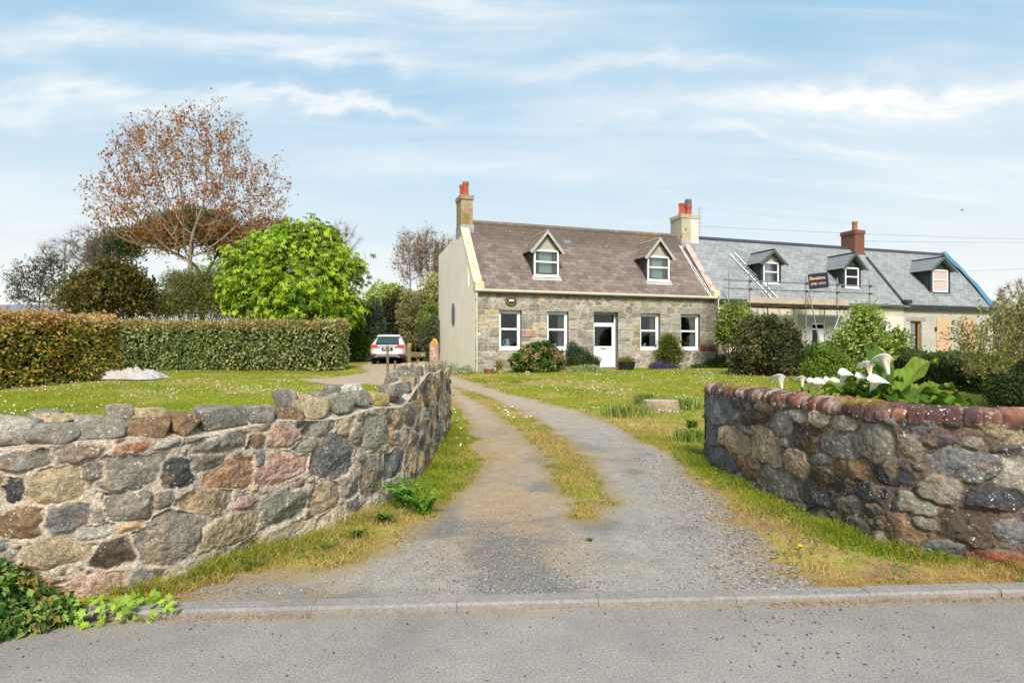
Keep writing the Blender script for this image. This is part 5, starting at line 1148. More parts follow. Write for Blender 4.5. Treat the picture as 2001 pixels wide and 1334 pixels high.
skeleton_tree('small_russet_tree', 'lower russet leaved tree rising between the tall tree and the bright green one', 'tree', b, [px_ell(525,470,60,52,Y), px_ell(470,510,44,44,Y), px_ell(500,455,36,30,Y)], 6, npts=1100, step=.3, kill=.5, tip=.012, trunk_to=at(505, 560, Y), bark=(150,125,105), rmax=.16, twigs=1500, twl=.6,
    leaves=dict(n=7000, size=.16, pal=RUS, asp=.75, spread=.2, sc=.6))
# umbrella pine: needles in flat pads on spreading limbs
def pine(base, Y, pads, trunk_to, seed):
    rg = np.random.default_rng(seed); t = thing('umbrella_pine', 'dark flat topped pine behind the russet tree', 'tree', base); ells = [px_ell(*p, Y, p[2] * .8) for p in pads]
    top = np.array(trunk_to); base = np.array(base); m = 12; roots = [base + (top - base) * k / m for k in range(m + 1)]
    P, par = colonise(roots, np.concatenate([ell_points(90, [e], rg, .3) for e in ells]), .45, .9, 9, rg); r, ch = radii(P, par, .028, 2.3, .32); i = np.arange(1, len(P))
    V, Fq = tubes(np.concatenate([P[par[i]], P[i], np.minimum(r[par[i]], r[i] * 1.4)[:, None], r[i][:, None]], 1), 6)
    rel(mesh('trunk', V, [Fq], M['bark'], t, col=np.repeat(np.array([alb(105, 85, 70)]), len(V), 0), smooth=True), t)
    Pn, d = shell(26000, ells, rg, .75, .3, 3.0, None, seed); D = unit(d * .3 + rg.normal(size=Pn.shape) * .7 + np.array([0, 0, .55])); V, Fq = leaf_geo(Pn, D, rg.uniform(.25, .48, len(Pn)), .24, rg, 0, .05)
    rel(mesh('crown', V, [Fq], M['leaf'], t, col=np.repeat(pick([(78,96,54),(96,114,64),(60,78,48),(118,126,72)], len(Pn), rg, Pn, .6), 4, 0)), t)
Y = 50
pine(on_ground(400, Y), Y, [(195,505,30,30),(205,485,34,26),(235,470,38,24),(262,466,34,18),(300,452,40,20),(340,436,46,22),(385,428,48,20),(425,440,42,24),(452,466,26,26),(215,515,16,14),(380,450,80,26),(330,470,40,18),(430,470,40,20),(250,492,30,16),(438,490,24,16)], at(395, 540, Y), 8)
# bright horse chestnut: drooping fans of leaflets
def chestnut(base, Y, ells, n, seed):
    rg = np.random.default_rng(seed); t = thing('chestnut_tree', 'rounded bright yellow green horse chestnut tree behind the clipped hedge', 'tree', base)
    base = np.array(base); top = np.array(at(575, 600, Y)); roots = [base + (top - base) * k / 6 for k in range(7)]
    P, par = colonise(roots, ell_points(700, ells, rg, .4), .35, .7, 6, rg); r, ch = radii(P, par, .016, 2.3, .25); i = np.arange(1, len(P))
    V, Fq = tubes(np.concatenate([P[par[i]], P[i], np.minimum(r[par[i]], r[i] * 1.4)[:, None], r[i][:, None]], 1), 6); rel(mesh('trunk', V, [Fq], M['bark'], t, col=np.repeat(np.array([alb(95, 80, 65)]), len(V), 0), smooth=True), t)
    C_, d = shell(n, ells, rg, .55, .42, 3.6, base[2] + .4, seed); k = 6; a = (np.arange(k) / k * 2 * math.pi)[None] + rg.uniform(0, 6.28, (len(C_), 1))
    ax = unit(d * .7 + np.array([0, 0, .6]) + rg.normal(size=d.shape) * .35); u = unit(np.cross(ax, rg.normal(size=ax.shape))); v = np.cross(ax, u)
    D = (u[:, None] * np.cos(a)[..., None] + v[:, None] * np.sin(a)[..., None]) * .9 - np.array([0, 0, .38]) + ax[:, None] * .15
    Q = np.repeat(C_[:, None], k, 1).reshape(-1, 3); D = D.reshape(-1, 3); n_ = len(Q); V, Fq = leaf_geo(Q, D, rg.uniform(.14, .25, n_), .42, rg, .28, .10, up=np.repeat(ax, k, 0))
    c = np.repeat(pick([(146,178,34,1.05),(172,196,50,1.0),(112,148,30,1.15),(188,206,68,1.0),(98,132,32,1.2)], len(C_), rg, C_, .9), k, 0)
    rel(mesh('crown', V, [Fq], M['leaf'], t, col=np.repeat(c, 4, 0)), t)
    sp = C_[rg.choice(len(C_), 90)] + np.array([0, 0, .05]); sp = sp[(sp[:, 1] < Y)]
    m_ = MB()
    for p in sp: m_.lathe(p - base, [(.01, 0), (.045, .05), (.03, .16), (.006, .24)], 5)
    o = m_.build('blossom', M['petal'], t); at_ = o.data.attributes.new('col', 'FLOAT_COLOR', 'POINT'); at_.data.foreach_set('color', np.tile(np.array([.62, .56, .38, 1], np.float32), len(o.data.vertices)))
Y = 33; e = [px_ell(575,545,122,90,Y), px_ell(500,530,62,55,Y), px_ell(605,475,60,44,Y), px_ell(655,520,48,42,Y), px_ell(520,480,42,30,Y), px_ell(672,600,42,40,Y), px_ell(455,565,36,46,Y), px_ell(585,600,110,50,Y), px_ell(700,515,16,12,Y), px_ell(560,455,30,22,Y), px_ell(640,460,26,20,Y)]
chestnut(on_ground(575, Y), Y, e, 8200, 12)
rgb_ = np.random.default_rng(50)
# feathery olive shrub, dark evergreen, thin trees on the far left
Y = 34; bush('feathery_shrub', 'feathery olive green shrub between the dark evergreen and the bright chestnut', 'shrub', on_ground(375, Y), [px_ell(375,575,65,48,Y), px_ell(430,590,52,38,Y), px_ell(330,595,40,28,Y), px_ell(405,550,40,30,Y), px_ell(308,602,36,26,Y), px_ell(465,590,40,34,Y), px_ell(350,548,30,18,Y)], 34000, .16, [(112,118,48),(136,138,62),(92,102,42),(150,146,72)], 21, asp=.22, depth=.8, lump=.3, stems=9, droop=.0, upb=.5)
Y = 33; bush('evergreen_shrub', 'dark olive broad leaved evergreen left of the feathery shrub', 'shrub', on_ground(210, Y), [px_ell(205,575,70,45,Y), px_ell(165,590,36,40,Y), px_ell(250,560,40,40,Y), px_ell(190,545,36,22,Y), px_ell(270,590,30,32,Y), px_ell(240,530,26,20,Y), px_ell(160,555,20,18,Y), px_ell(285,560,22,16,Y), px_ell(215,520,16,14,Y), px_ell(140,580,16,20,Y)], 14000, .21, [(92,86,34),(120,108,44),(66,66,28),(140,120,56),(80,92,40)], 22, asp=.5, depth=.85, lump=.55, freq=4.2, stems=9)
Y = 36; skeleton_tree('grey_leaved_tree', 'thin wispy tree with sparse grey green leaves, farthest left', 'tree', on_ground(82, Y), [px_ell(60,545,38,32,Y), px_ell(100,560,34,44,Y), px_ell(95,520,30,26,Y), px_ell(40,580,32,18,Y), px_ell(120,590,30,20,Y)], 31, npts=700, step=.28, kill=.5, tip=.009, trunk_to=at(80, 590, Y), bark=(120,105,95), rmax=.07, twigs=900, twl=.5,
    leaves=dict(n=3000, size=.20, pal=[(96,104,84),(120,122,98),(78,82,64),(110,92,70)], asp=.35, spread=.25, sc=.8))
Y = 40; skeleton_tree('bare_tree', 'bare leaning grey tree left of the dark pine', 'tree', on_ground(150, Y), [px_ell(110,500,36,30,Y), px_ell(150,505,30,40,Y), px_ell(135,480,26,26,Y)], 32, npts=420, step=.3, kill=.55, tip=.009, trunk_to=at(128, 545, Y), bark=(150,135,125), rmax=.10, twigs=900, twl=.8)
Y = 41; skeleton_tree('bare_tree', 'bare forked grey tree rising beside the left end of the dark pine', 'tree', on_ground(180, Y), [px_ell(165,480,36,45,Y), px_ell(195,500,30,50,Y), px_ell(140,455,12,20,Y)], 33, npts=420, step=.32, kill=.6, tip=.010, trunk_to=at(180, 560, Y), bark=(160,142,130), rmax=.13, twigs=800, twl=.8)
# behind the drive
Y = 58
for k, (px, top, hw_, lab) in enumerate([(800, 450, 34, 'leftmost of the slim half bare trees behind the gable'), (835, 446, 28, 'middle slim half bare tree behind the gable'), (868, 462, 26, 'slim half bare tree closest to the gable')]):
    skeleton_tree('slim_tree', lab, 'tree', on_ground(px, Y), [px_ell(px,(top+560)/2,hw_,(560-top)/2,Y), px_ell(px-6,top+30,hw_*.6,26,Y)], 40 + k, npts=420, step=.4, kill=.6, tip=.013, trunk_to=at(px, 555, Y), bark=(170,148,132), rmax=.12, twigs=1200, twl=.9, trop=.25, group=None,
        leaves=dict(n=1500, size=.16, pal=[(168,128,96),(150,116,84),(180,150,118)], asp=.6, spread=.3))
skeleton_tree('slim_tree', 'faint bare tree showing above the right shoulder of the chestnut', 'tree', on_ground(672, 60), [px_ell(672,475,34,42,60), px_ell(655,455,20,20,60)], 47, npts=260, step=.45, kill=.7, tip=.012, trunk_to=at(672, 530, 60), bark=(178,160,150), rmax=.10, twigs=700, twl=1.0)
YG = [(172,186,84),(190,198,104),(148,168,66)]
Y = 52; bush('pale_shrub', 'pale yellow green young tree behind the dark evergreen beyond the car', 'shrub', on_ground(742, Y), [px_ell(742,590,32,36,Y), px_ell(768,575,22,24,Y), px_ell(720,610,24,26,Y)], 5000, .24, YG, 51, depth=.7, lump=.35)
Y = 50; bush('pale_shrub', 'yellow green bush against the gable behind the palm', 'shrub', on_ground(845, Y), [px_ell(845,575,24,44,Y), px_ell(822,600,26,30,Y), px_ell(868,560,14,30,Y)], 5000, .22, [(168,166,92),(186,182,112),(150,150,78)], 52, depth=.7, lump=.35)
Y = 40; bush('dark_evergreen', 'tall dark brown green evergreen behind the parked car', 'shrub', on_ground(785, Y), [px_ell(785,610,42,44,Y), px_ell(760,630,28,45,Y), px_ell(812,625,24,40,Y), px_ell(790,665,50,35,Y), px_ell(735,660,40,34,Y)], 17000, .17, [(62,58,32),(78,72,38),(52,54,30),(92,88,46)], 53, asp=.45, depth=.6, lump=.3)
Y = 36; bush('grey_shrub', 'grey green rounded shrub between the hedge end and the car', 'shrub', on_ground(728, Y), [px_ell(728,625,20,38,Y), px_ell(715,660,22,32,Y), px_ell(738,650,16,36,Y)], 7000, .15, [(92,106,82),(110,122,96),(74,90,64)], 54, depth=.55)
Y = 35; bush('green_shrub', 'mid green low growth between the hedge end and the car', 'shrub', on_ground(706, Y), [px_ell(708,680,20,24,Y), px_ell(735,690,22,22,Y), px_ell(692,665,20,50,Y), px_ell(672,640,24,50,Y)], 7500, .16, [(86,118,40),(104,134,52),(66,96,36)], 55)
Y = 36; bush('dark_undergrowth', 'dark green undergrowth behind the parked car', 'shrub', on_ground(790, Y), [px_ell(790,685,40,26,Y), px_ell(830,675,26,34,Y), px_ell(750,690,30,20,Y)], 8000, .16, [(60,80,34),(80,98,42),(46,58,28)], 56)
Y = 35; skeleton_tree('sparse_shrub', 'thin stemmed half leafed shrub right of the car', 'shrub', on_ground(815, Y), [px_ell(800,610,24,50,Y), px_ell(815,650,26,40,Y), px_ell(790,580,12,24,Y)], 57, npts=420, step=.22, kill=.38, tip=.008, trunk_to=at(813, 690, Y), bark=(170,150,120), rmax=.06, twigs=500, twl=.4, leaves=dict(n=3200, size=.15, pal=[(150,146,90),(170,160,104),(124,126,70)], asp=.6, spread=.15))
Y = 33; bush('gable_shrub', 'greyish green shrub at the foot of the gable behind the pink post', 'shrub', on_ground(843, Y), [px_ell(840,668,20,34,Y), px_ell(848,640,12,26,Y)], 3600, .13, [(100,108,70),(122,126,84),(80,88,56)], 58)
# cordyline palm
def cordyline(base, h, seed):
    rg = np.random.default_rng(seed); t = thing('cabbage_palm', 'small cabbage palm with a round head of sword leaves beside the gable', 'palm', base)
    mb = MB(); pts = [Vector((0.05 * math.sin(k), 0, h * k / 6)) for k in range(7)]
    for a, b, r0, r1 in zip(pts[:-1], pts[1:], (.10, .09, .085, .08, .08, .08), (.09, .085, .08, .08, .08, .08)): mb.tube(a, b, r0, r1, 8)
    mb.build('trunk', material('palm_bark', alb(120, 105, 85), .9, [(8, .3)]), t, smooth=True)
    n = 260; d = unit(rg.normal(size=(n, 3)) + np.array([0, 0, .35])); P = np.repeat(np.array([[0, 0, h]]), n, 0); V, Fq = leaf_geo(P + d * .05, d, rg.uniform(.6, .95, n), .075, rg, .35, .02)
    mesh('crown', V, [Fq], M['leaf'], t, col=np.repeat(pick([(104,132,48),(128,150,60),(84,110,42),(150,160,84)], n, rg), 4, 0))
cordyline(on_ground(842, 34), float(at(838, 612, 34).z - zg(-4.5, 34)), 3)
# far right
Y = 46; skeleton_tree('bare_tree', 'bare fine twigged tree beyond the blue tarpaulin, far right', 'tree', on_ground(1985, Y), [px_ell(1985,575,34,30,Y), px_ell(1955,590,22,20,Y), px_ell(2020,570,30,34,Y)], 61, npts=420, step=.35, kill=.6, tip=.010, trunk_to=at(1987, 620, Y), bark=(150,125,120), rmax=.10, twigs=1200, twl=.7)
Y = 44; bush('far_shrub', 'dull green bush beyond the end of the block cottage', 'shrub', on_ground(1975, Y), [px_ell(1965,650,40,45,Y), px_ell(2020,640,50,55,Y), px_ell(1925,600,14,14,Y)], 9000, .22, [(110,112,60),(132,128,74),(88,94,48)], 62)
# distant house on the far left
dh = thing('distant_house', 'distant low house with a long grey roof behind the thin trees, far left', 'house', at(20, 640, 62)); dh.location.z = 1.3
def px_box(px0, px1, py0, py1, Y): a = at(px0, py1, Y); b = at(px1, py0, Y); return a.x, b.x, a.z, b.z
a0, a1, b0, b1 = px_box(-140, 150, 590, 612, 62); o_ = dh.location
MB().box(a0 - o_.x, a1 - o_.x, 0, 7, -.3, b0 - 1.3).build('wall', M['whitewash'], dh)
MB().prism([(a0 - o_.x - .3, -.3, b0 - 1.3), (a0 - o_.x - .3, 3.5, b1 - 1.3), (a0 - o_.x - .3, 7.3, b0 - 1.3)], (a1 - a0 + .6, 0, 0)).build('roof', material('distant_slate', alb(140, 142, 152, 1.4), .7, [(1, .1)]), dh)
ch_ = MB(); q = at(57, 600, 62).x - o_.x; ch_.box(q - .5, q + .5, 3, 4, b1 - 1.8, b1 - 1.3 + 1.3); ch_.build('chimney', M['cream'], dh)
# ---- clipped hedges: leaves on a trimmed block, twiggy inside
def hedge(name, label, path, w, h0, n, size, pal_top, pal, seed, yoff=None, cat='hedge', round_end=.5, core=True, hvar=.06, dens_noise=.0, corecol=(60,52,34)):
    """path of centre points on the ground; block of width w and height h0"""
    rg = np.random.default_rng(seed); Pp = np.array(path, float); sl = np.concatenate([[0], np.cumsum(np.linalg.norm(np.diff(Pp, axis=0), axis=1))]); Lh = sl[-1]
    f1, f2 = h0 * 2 + w, round_end
    s = rg.uniform(0, Lh, n); r = rg.uniform(0, 2 * h0 + w, n); ux = np.where(r < h0, -w/2, np.where(r < h0 + w, r - h0 - w/2, w/2)); uz = np.where(r < h0, r, np.where(r < h0 + w, h0, r - h0 - w))
    nx_ = np.where(r < h0, -1., np.where(r < h0 + w, 0, 1.)); nz_ = np.where((r >= h0) & (r < h0 + w), 1., 0); ns = np.zeros(n)
    ne = int(n * w / (Lh * 2.2)) ; e = np.arange(n) < 2 * ne; s = np.where(e, np.where(np.arange(n) % 2 == 0, 0., Lh), s); ux = np.where(e, rg.uniform(-w/2, w/2, n), ux); uz = np.where(e, rg.uniform(0, h0, n), uz); nx_ = np.where(e, 0, nx_); nz_ = np.where(e, 0, nz_); ns = np.where(e, np.where(np.arange(n) % 2 == 0, -1., 1.), 0)
    # rounded shoulders and ends
    k = np.clip((uz - (h0 - .3)) / .3, 0, 1); ux = ux * (1 - .16 * k ** 2); ex = np.minimum(s, Lh - s); ke = np.clip(1 - ex / round_end, 0, 1); ux = ux * (1 - .45 * ke ** 2)
    inn = rg.uniform(0, 1, n) ** 2 * .30; ins = inn[:, None]
    x = np.interp(s, sl, Pp[:, 0]); y = np.interp(s, sl, Pp[:, 1]); tx = np.interp(s + .05, sl, Pp[:, 0]) - np.interp(s - .05, sl, Pp[:, 0]); ty = np.interp(s + .05, sl, Pp[:, 1]) - np.interp(s - .05, sl, Pp[:, 1]); tl = np.hypot(tx, ty); tx, ty = tx / tl, ty / tl
    Nv = np.stack([nx_ * ty + ns * tx, -nx_ * tx + ns * ty, nz_], -1); P = np.stack([x + ux * ty, y - ux * tx, uz * (1 + hvar * (n2(s, s * 0, .5, 3, seed) - .5) * 2)], -1)
    stray = (rg.uniform(0, 1, n) < .03) * rg.uniform(.05, .26, n) * (uz > h0 * .6); P[:, 2] += stray; bulge = (fbm(P * .8, 3, seed) - .5) * .36 + (fbm(P * 2.6, 2, seed + 1) - .5) * .16; P = P + Nv * (bulge[:, None] - ins); 
    g0 = zg(P[:, 0], P[:, 1]); P[:, 2] = P[:, 2] + g0
    D = unit(Nv * .7 + rg.normal(size=P.shape) * .75 + np.array([0, 0, .3])); V, Fq = leaf_geo(P, D, size * rg.uniform(.6, 1.3, n), .55, rg, .1, up=Nv + np.array([0, 0, .3]))
    top_ = sm(h0 - .36, h0 - .10, P[:, 2] - g0 + rg.normal(0, .10, n))[:, None]; c = pick(pal, n, rg, P, .9) * (1 - top_) + pick(pal_top, n, rg, P, 1.5) * top_
    t = thing(name, label, cat, (float(Pp[:, 0].mean()), float(Pp[:, 1].mean()), float(zg(Pp[:, 0].mean(), Pp[:, 1].mean())))); rel(mesh('foliage', V, [Fq], M['leaf'], t, col=np.repeat(c, 4, 0)), t)
    cs = []                                                # inner mass of old wood
    for q in np.linspace(0, 1, 40):
        ss = .35 + (Lh - .7) * q; x = np.interp(ss, sl, Pp[:, 0]); y = np.interp(ss, sl, Pp[:, 1]); dx_ = np.interp(ss + .1, sl, Pp[:, 0]) - np.interp(ss - .1, sl, Pp[:, 0]); dy_ = np.interp(ss + .1, sl, Pp[:, 1]) - np.interp(ss - .1, sl, Pp[:, 1]); l_ = math.hypot(dx_, dy_); wx, wy = dy_ / l_, -dx_ / l_; hw2 = w/2 - .34; g = float(zg(x, y))
        for a, z in ((-1, .12), (-1, h0 - .42), (-.55, h0 - .30), (.55, h0 - .30), (1, h0 - .42), (1, .12)): cs.append((x + wx * hw2 * a, y + wy * hw2 * a, g + z))
    cs = np.array(cs); cs += (fbm(cs * 2, 3, seed)[:, None] - .5) * .12
    rel(mesh('old_wood', cs, [grid_faces(40, 6)], M['bark'], t, col=np.repeat(np.array([alb(*corecol, 1.5)]), len(cs), 0)), t); return t
hp = lambda px, Y: (on_ground(px, Y).x, Y)
HB = [(122,138,78,.82),(148,156,98,.82),(98,116,60,.82),(170,170,116,.82),(80,96,48,.82)]
hedge('clipped_hedge', 'long clipped green hedge with a browned top, across the back of the left lawn', [hp(200, 27.9), hp(450, 27.6), hp(672, 27.1)], 1.7, 2.10, 30000, .155, [(196,176,122),(178,158,100),(160,140,84),(206,190,140)], HB, 71, round_end=.9)
HL = [(156,146,62,.85),(176,158,74,.85),(128,134,56,.85),(194,168,90,.85),(108,122,48,.85),(186,140,66,.85)]
hedge('bronze_hedge', 'clipped hedge with bronze orange leaves along the left side of the lawn', [(-16.6, 12.0), (-16.0, 18.0), (-15.25, 23.2)], 1.6, 2.22, 30000, .15, [(206,168,110),(190,150,90),(212,180,128)], HL, 72, round_end=.8)
DKH = [(50,66,30),(66,84,38),(40,52,26),(84,100,50)]
hedge('dark_hedge', 'low dark green hedge along the right boundary in front of the block cottage', [(13.9, 23.0), (13.4, 19.0), (13.35, 16.0), (13.4, 12.5), (13.6, 8.0)], 1.1, 1.0, 22000, .11, [(84,100,48),(100,114,58),(70,86,40)], DKH, 73, hvar=.10)
# ---- shrubs in front of the repaired cottage
Y = 27.6; bush('pale_green_shrub', 'light green bush against the join of the two cottages', 'shrub', on_ground(1432, Y), [px_ell(1430,625,28,36,Y), px_ell(1412,650,14,28,Y), px_ell(1450,640,22,40,Y)], 6500, .13, [(140,154,66),(164,176,88),(112,130,50)], 81, depth=.7, lump=.5)
Y = 23.8; bush('dark_camellia', 'dense dark glossy camellia in front of the scaffold', 'shrub', on_ground(1505, Y), [px_ell(1503,685,58,50,Y), px_ell(1470,655,28,34,Y), px_ell(1532,660,30,34,Y), px_ell(1500,640,26,22,Y), px_ell(1548,700,28,34,Y), px_ell(1455,705,28,30,Y)], 19000, .125, [(70,80,40,.9),(96,98,54,.9),(54,64,34,.9),(134,124,78,.9),(80,94,46,.9)], 82, depth=.6, lump=.45, freq=3.4)
Y = 21.6; bush('laurel_shrub', 'loose fresh green shrub right of the dark camellia', 'shrub', on_ground(1680, Y), [px_ell(1682,662,44,46,Y), px_ell(1720,680,40,32,Y), px_ell(1655,672,28,30,Y), px_ell(1690,620,30,24,Y), px_ell(1755,660,22,16,Y), px_ell(1662,700,52,38,Y), px_ell(1700,715,40,30,Y)], 11500, .135, [(136,156,60,.9),(162,178,80,.9),(108,132,46,.9),(186,194,108,.9),(92,114,42,.9)], 83, depth=.85, lump=.6, freq=3.8, stems=7)
Y = 20.8; bush('yellow_green_shrub', 'feathery yellow green low shrub between the camellia and the laurel', 'shrub', on_ground(1615, Y), [px_ell(1612,705,34,30,Y), px_ell(1594,684,16,16,Y), px_ell(1640,720,34,24,Y), px_ell(1598,725,34,18,Y)], 9000, .10, [(108,136,42),(134,158,58),(84,112,36)], 84, depth=.7, lump=.4, asp=.4)
Y = 14.6
for k, (px, ells, lab) in enumerate([(1918, [px_ell(1925,690,40,60,Y), px_ell(1890,655,30,30,Y), px_ell(1950,620,26,40,Y)], 'twiggy half bare shrub with pale stems, left one at the right edge'), (1995, [px_ell(2010,660,50,90,Y), px_ell(1985,600,28,36,Y), px_ell(1970,690,20,50,Y)], 'twiggy half bare shrub with pale stems, cut by the right edge')]):
    skeleton_tree('twiggy_shrub', lab, 'shrub', on_ground(px, Y), ells, 90 + k, npts=520, step=.14, kill=.22, infl=2, tip=.0045, trunk_to=at(px + 3, 768, Y), bark=(196,182,160), rmax=.036, twigs=600, twl=.35, sides=5, trop=.1,
        leaves=dict(n=1500, size=.10, pal=[(150,148,60),(128,134,52),(176,160,84),(100,108,44)], asp=.45, spread=.07, sc=2.0))
bush('shrub_base', 'dark leafy growth around the pale stems at the right edge', 'shrub', on_ground(1975, 14.2), [px_ell(1975,760,50,30,14.2), px_ell(2030,740,40,45,14.2)], 6000, .08, [(54,70,32),(76,92,44),(40,54,26)], 93, depth=.6)
# ---- plants along the cottage front
def hpx(px, y): return hx(px, y)
def front(px, y=-.7): x = hpx(px, y); p = hw(x, y, 0); p.z = float(zg(p.x, p.y)); return p
def f_ell(px, py, rx, ry, y=-.7, rd=None):
    x = hpx(px, y); p = hw(x, y, hz(px, py, y)); s = p.y / F; return ((p.x, p.y, p.z), (rx * s, (rd or rx * .7) * s, ry * s))
def mopheads(t, ells, rg):
    k = 44; C_, d = shell(k, ells, rg, .05, .1, 2, None, 3); V = []; c = []; n = 60; keep = d[:, 1] < .35; C_ = C_[keep]
    P = np.repeat(C_, n, 0); dd = unit(rg.normal(size=P.shape)); Q = P + dd * .10; v, f = leaf_geo(Q, dd + rg.normal(size=Q.shape) * .6, np.full(len(Q), .065), .9, rg)
    rel(mesh('flower_head', v, [f], M['petal'], t, col=np.repeat(pick([(226,178,150),(214,158,128),(236,196,170)], len(Q), rg), 4, 0)), t)
bush('hydrangea', 'big hydrangea with faded pink flower heads under the second window', 'shrub', front(1048, -1.0), [f_ell(1050,700,44,24,-1.0), f_ell(1058,685,30,16,-1.0), f_ell(1024,706,24,18,-1.0), f_ell(1082,706,20,20,-1.0)], 4200, .17, [(84,112,36),(110,136,48),(64,90,32),(132,150,66)], 101, asp=.65, flowers=mopheads, droop=.2)
bush('rosemary_shrub', 'dark green pointed shrub between the hydrangea and the front door', 'shrub', front(1132, -.9), [f_ell(1132,702,26,22,-.9), f_ell(1120,690,14,22,-.9), f_ell(1150,708,16,16,-.9)], 6500, .10, [(62,82,34),(82,102,42),(48,66,30)], 102, asp=.25, upb=.7)
bush('pieris', 'small layered green tree between the two right hand windows', 'shrub', front(1308, -.7), [f_ell(1308,672,22,14,-.7), f_ell(1300,690,20,12,-.7), f_ell(1322,688,16,12,-.7), f_ell(1306,660,14,8,-.7), f_ell(1322,704,12,6,-.7)], 4800, .085, [(104,116,36),(128,138,48),(84,98,34),(146,140,58)], 103, depth=.8, lump=.5, freq=3.5, stems=3, stemr=.03)
bush('aubrieta', 'low mound of purple flowers below the right hand windows', 'flowers', front(1296, -1.0), [f_ell(1285,716,16,7,-1.0), f_ell(1310,719,16,5,-1.0)], 2200, .05, [(110,92,170),(136,118,190),(84,96,52),(98,80,150)], 104, asp=.8, stems=2, stemr=.008)
bush('green_fringe', 'low green fringe plants at the right foot of the cottage front', 'shrub', front(1390, -.9), [f_ell(1395,713,22,10,-.9), f_ell(1365,718,16,6,-.9), f_ell(1420,706,22,14,-.9)], 3000, .10, [(62,82,40),(84,104,48),(50,66,34)], 105)
bush('dead_flower_clump', 'russet dead flower stems beside the hydrangea', 'flowers', front(1094, -1.1), [f_ell(1094,712,8,12,-1.1)], 500, .09, [(176,138,96),(150,112,74),(196,164,120)], 106, asp=.3, stems=4, stemr=.008)
def sword(name, label, cat, p, n, h, pal, seed, w=.03, spread=.7, group=None, part='leaf_tuft', droop=.25, bs=None):
    rg = np.random.default_rng(seed); t = thing(name, label, cat, p, 0, group); a = rg.uniform(0, 6.28, n); V = []; Fq = []; hh = h * rg.uniform(.6, 1.15, n); sp = rg.uniform(.1, spread, n) * h; m = 5
    tt = np.linspace(0, 1, m)[None, :, None]; bs = bs or .06 * h; base = np.stack([rg.normal(0, bs, n), rg.normal(0, bs * .7, n), 0 * a - .01], -1)
    dirv = np.stack([np.cos(a), np.sin(a), 0 * a], -1); sd = np.stack([-np.sin(a), np.cos(a), 0 * a], -1)
    cl = base[:, None] + dirv[:, None] * sp[:, None, None] * tt ** 1.6 + np.array([0, 0, 1.0]) * hh[:, None, None] * (tt - droop * tt ** 3); wd = w * (1 - tt ** 2 * .95) * .5
    V = np.stack([cl - sd[:, None] * wd, cl + sd[:, None] * wd], 2).reshape(-1, 3); i = (np.arange(n) * 2 * m)[:, None] + 2 * np.arange(m - 1)[None]; Fq = np.stack([i, i + 1, i + 3, i + 2], -1).reshape(-1, 4)
    mesh(part, V, [Fq], M['leaf'], t, col=np.repeat(pick(pal, n, rg), 2 * m, 0)); return t
sword('sword_leaf_plant', 'tuft of yellowing sword leaves left of the hydrangea', 'plant', front(975, -.8), 120, .75, [(196,176,96),(160,156,70),(124,134,56),(210,190,124)], 111, .04, .7)
sword('dark_sword_plant', 'dark upright sword leaves beside the front door', 'plant', front(1166, -.75), 60, .85, [(84,86,50),(104,106,62),(70,70,44)], 112, .04, .5)
bush('white_flower_clump', 'sprawling green clump dotted with white flowers beside the doorstep', 'flowers', front(1150, -1.3), [f_ell(1148,721,28,8,-1.3), f_ell(1120,722,20,6,-1.3)], 2200, .08, [(150,168,84),(172,184,110),(222,222,204),(128,150,70)], 113, asp=.3, stems=3, stemr=.006)
bush('white_flower_clump', 'weedy clump with white flowers at the foot of the gable corner', 'flowers', on_ground(905, 24.6), [px_ell(905,722,22,8,24.6), px_ell(880,716,18,8,26)], 2000, .07, [(120,146,62),(146,166,84),(222,222,206),(96,126,52)], 114, asp=.3, stems=3, stemr=.006)
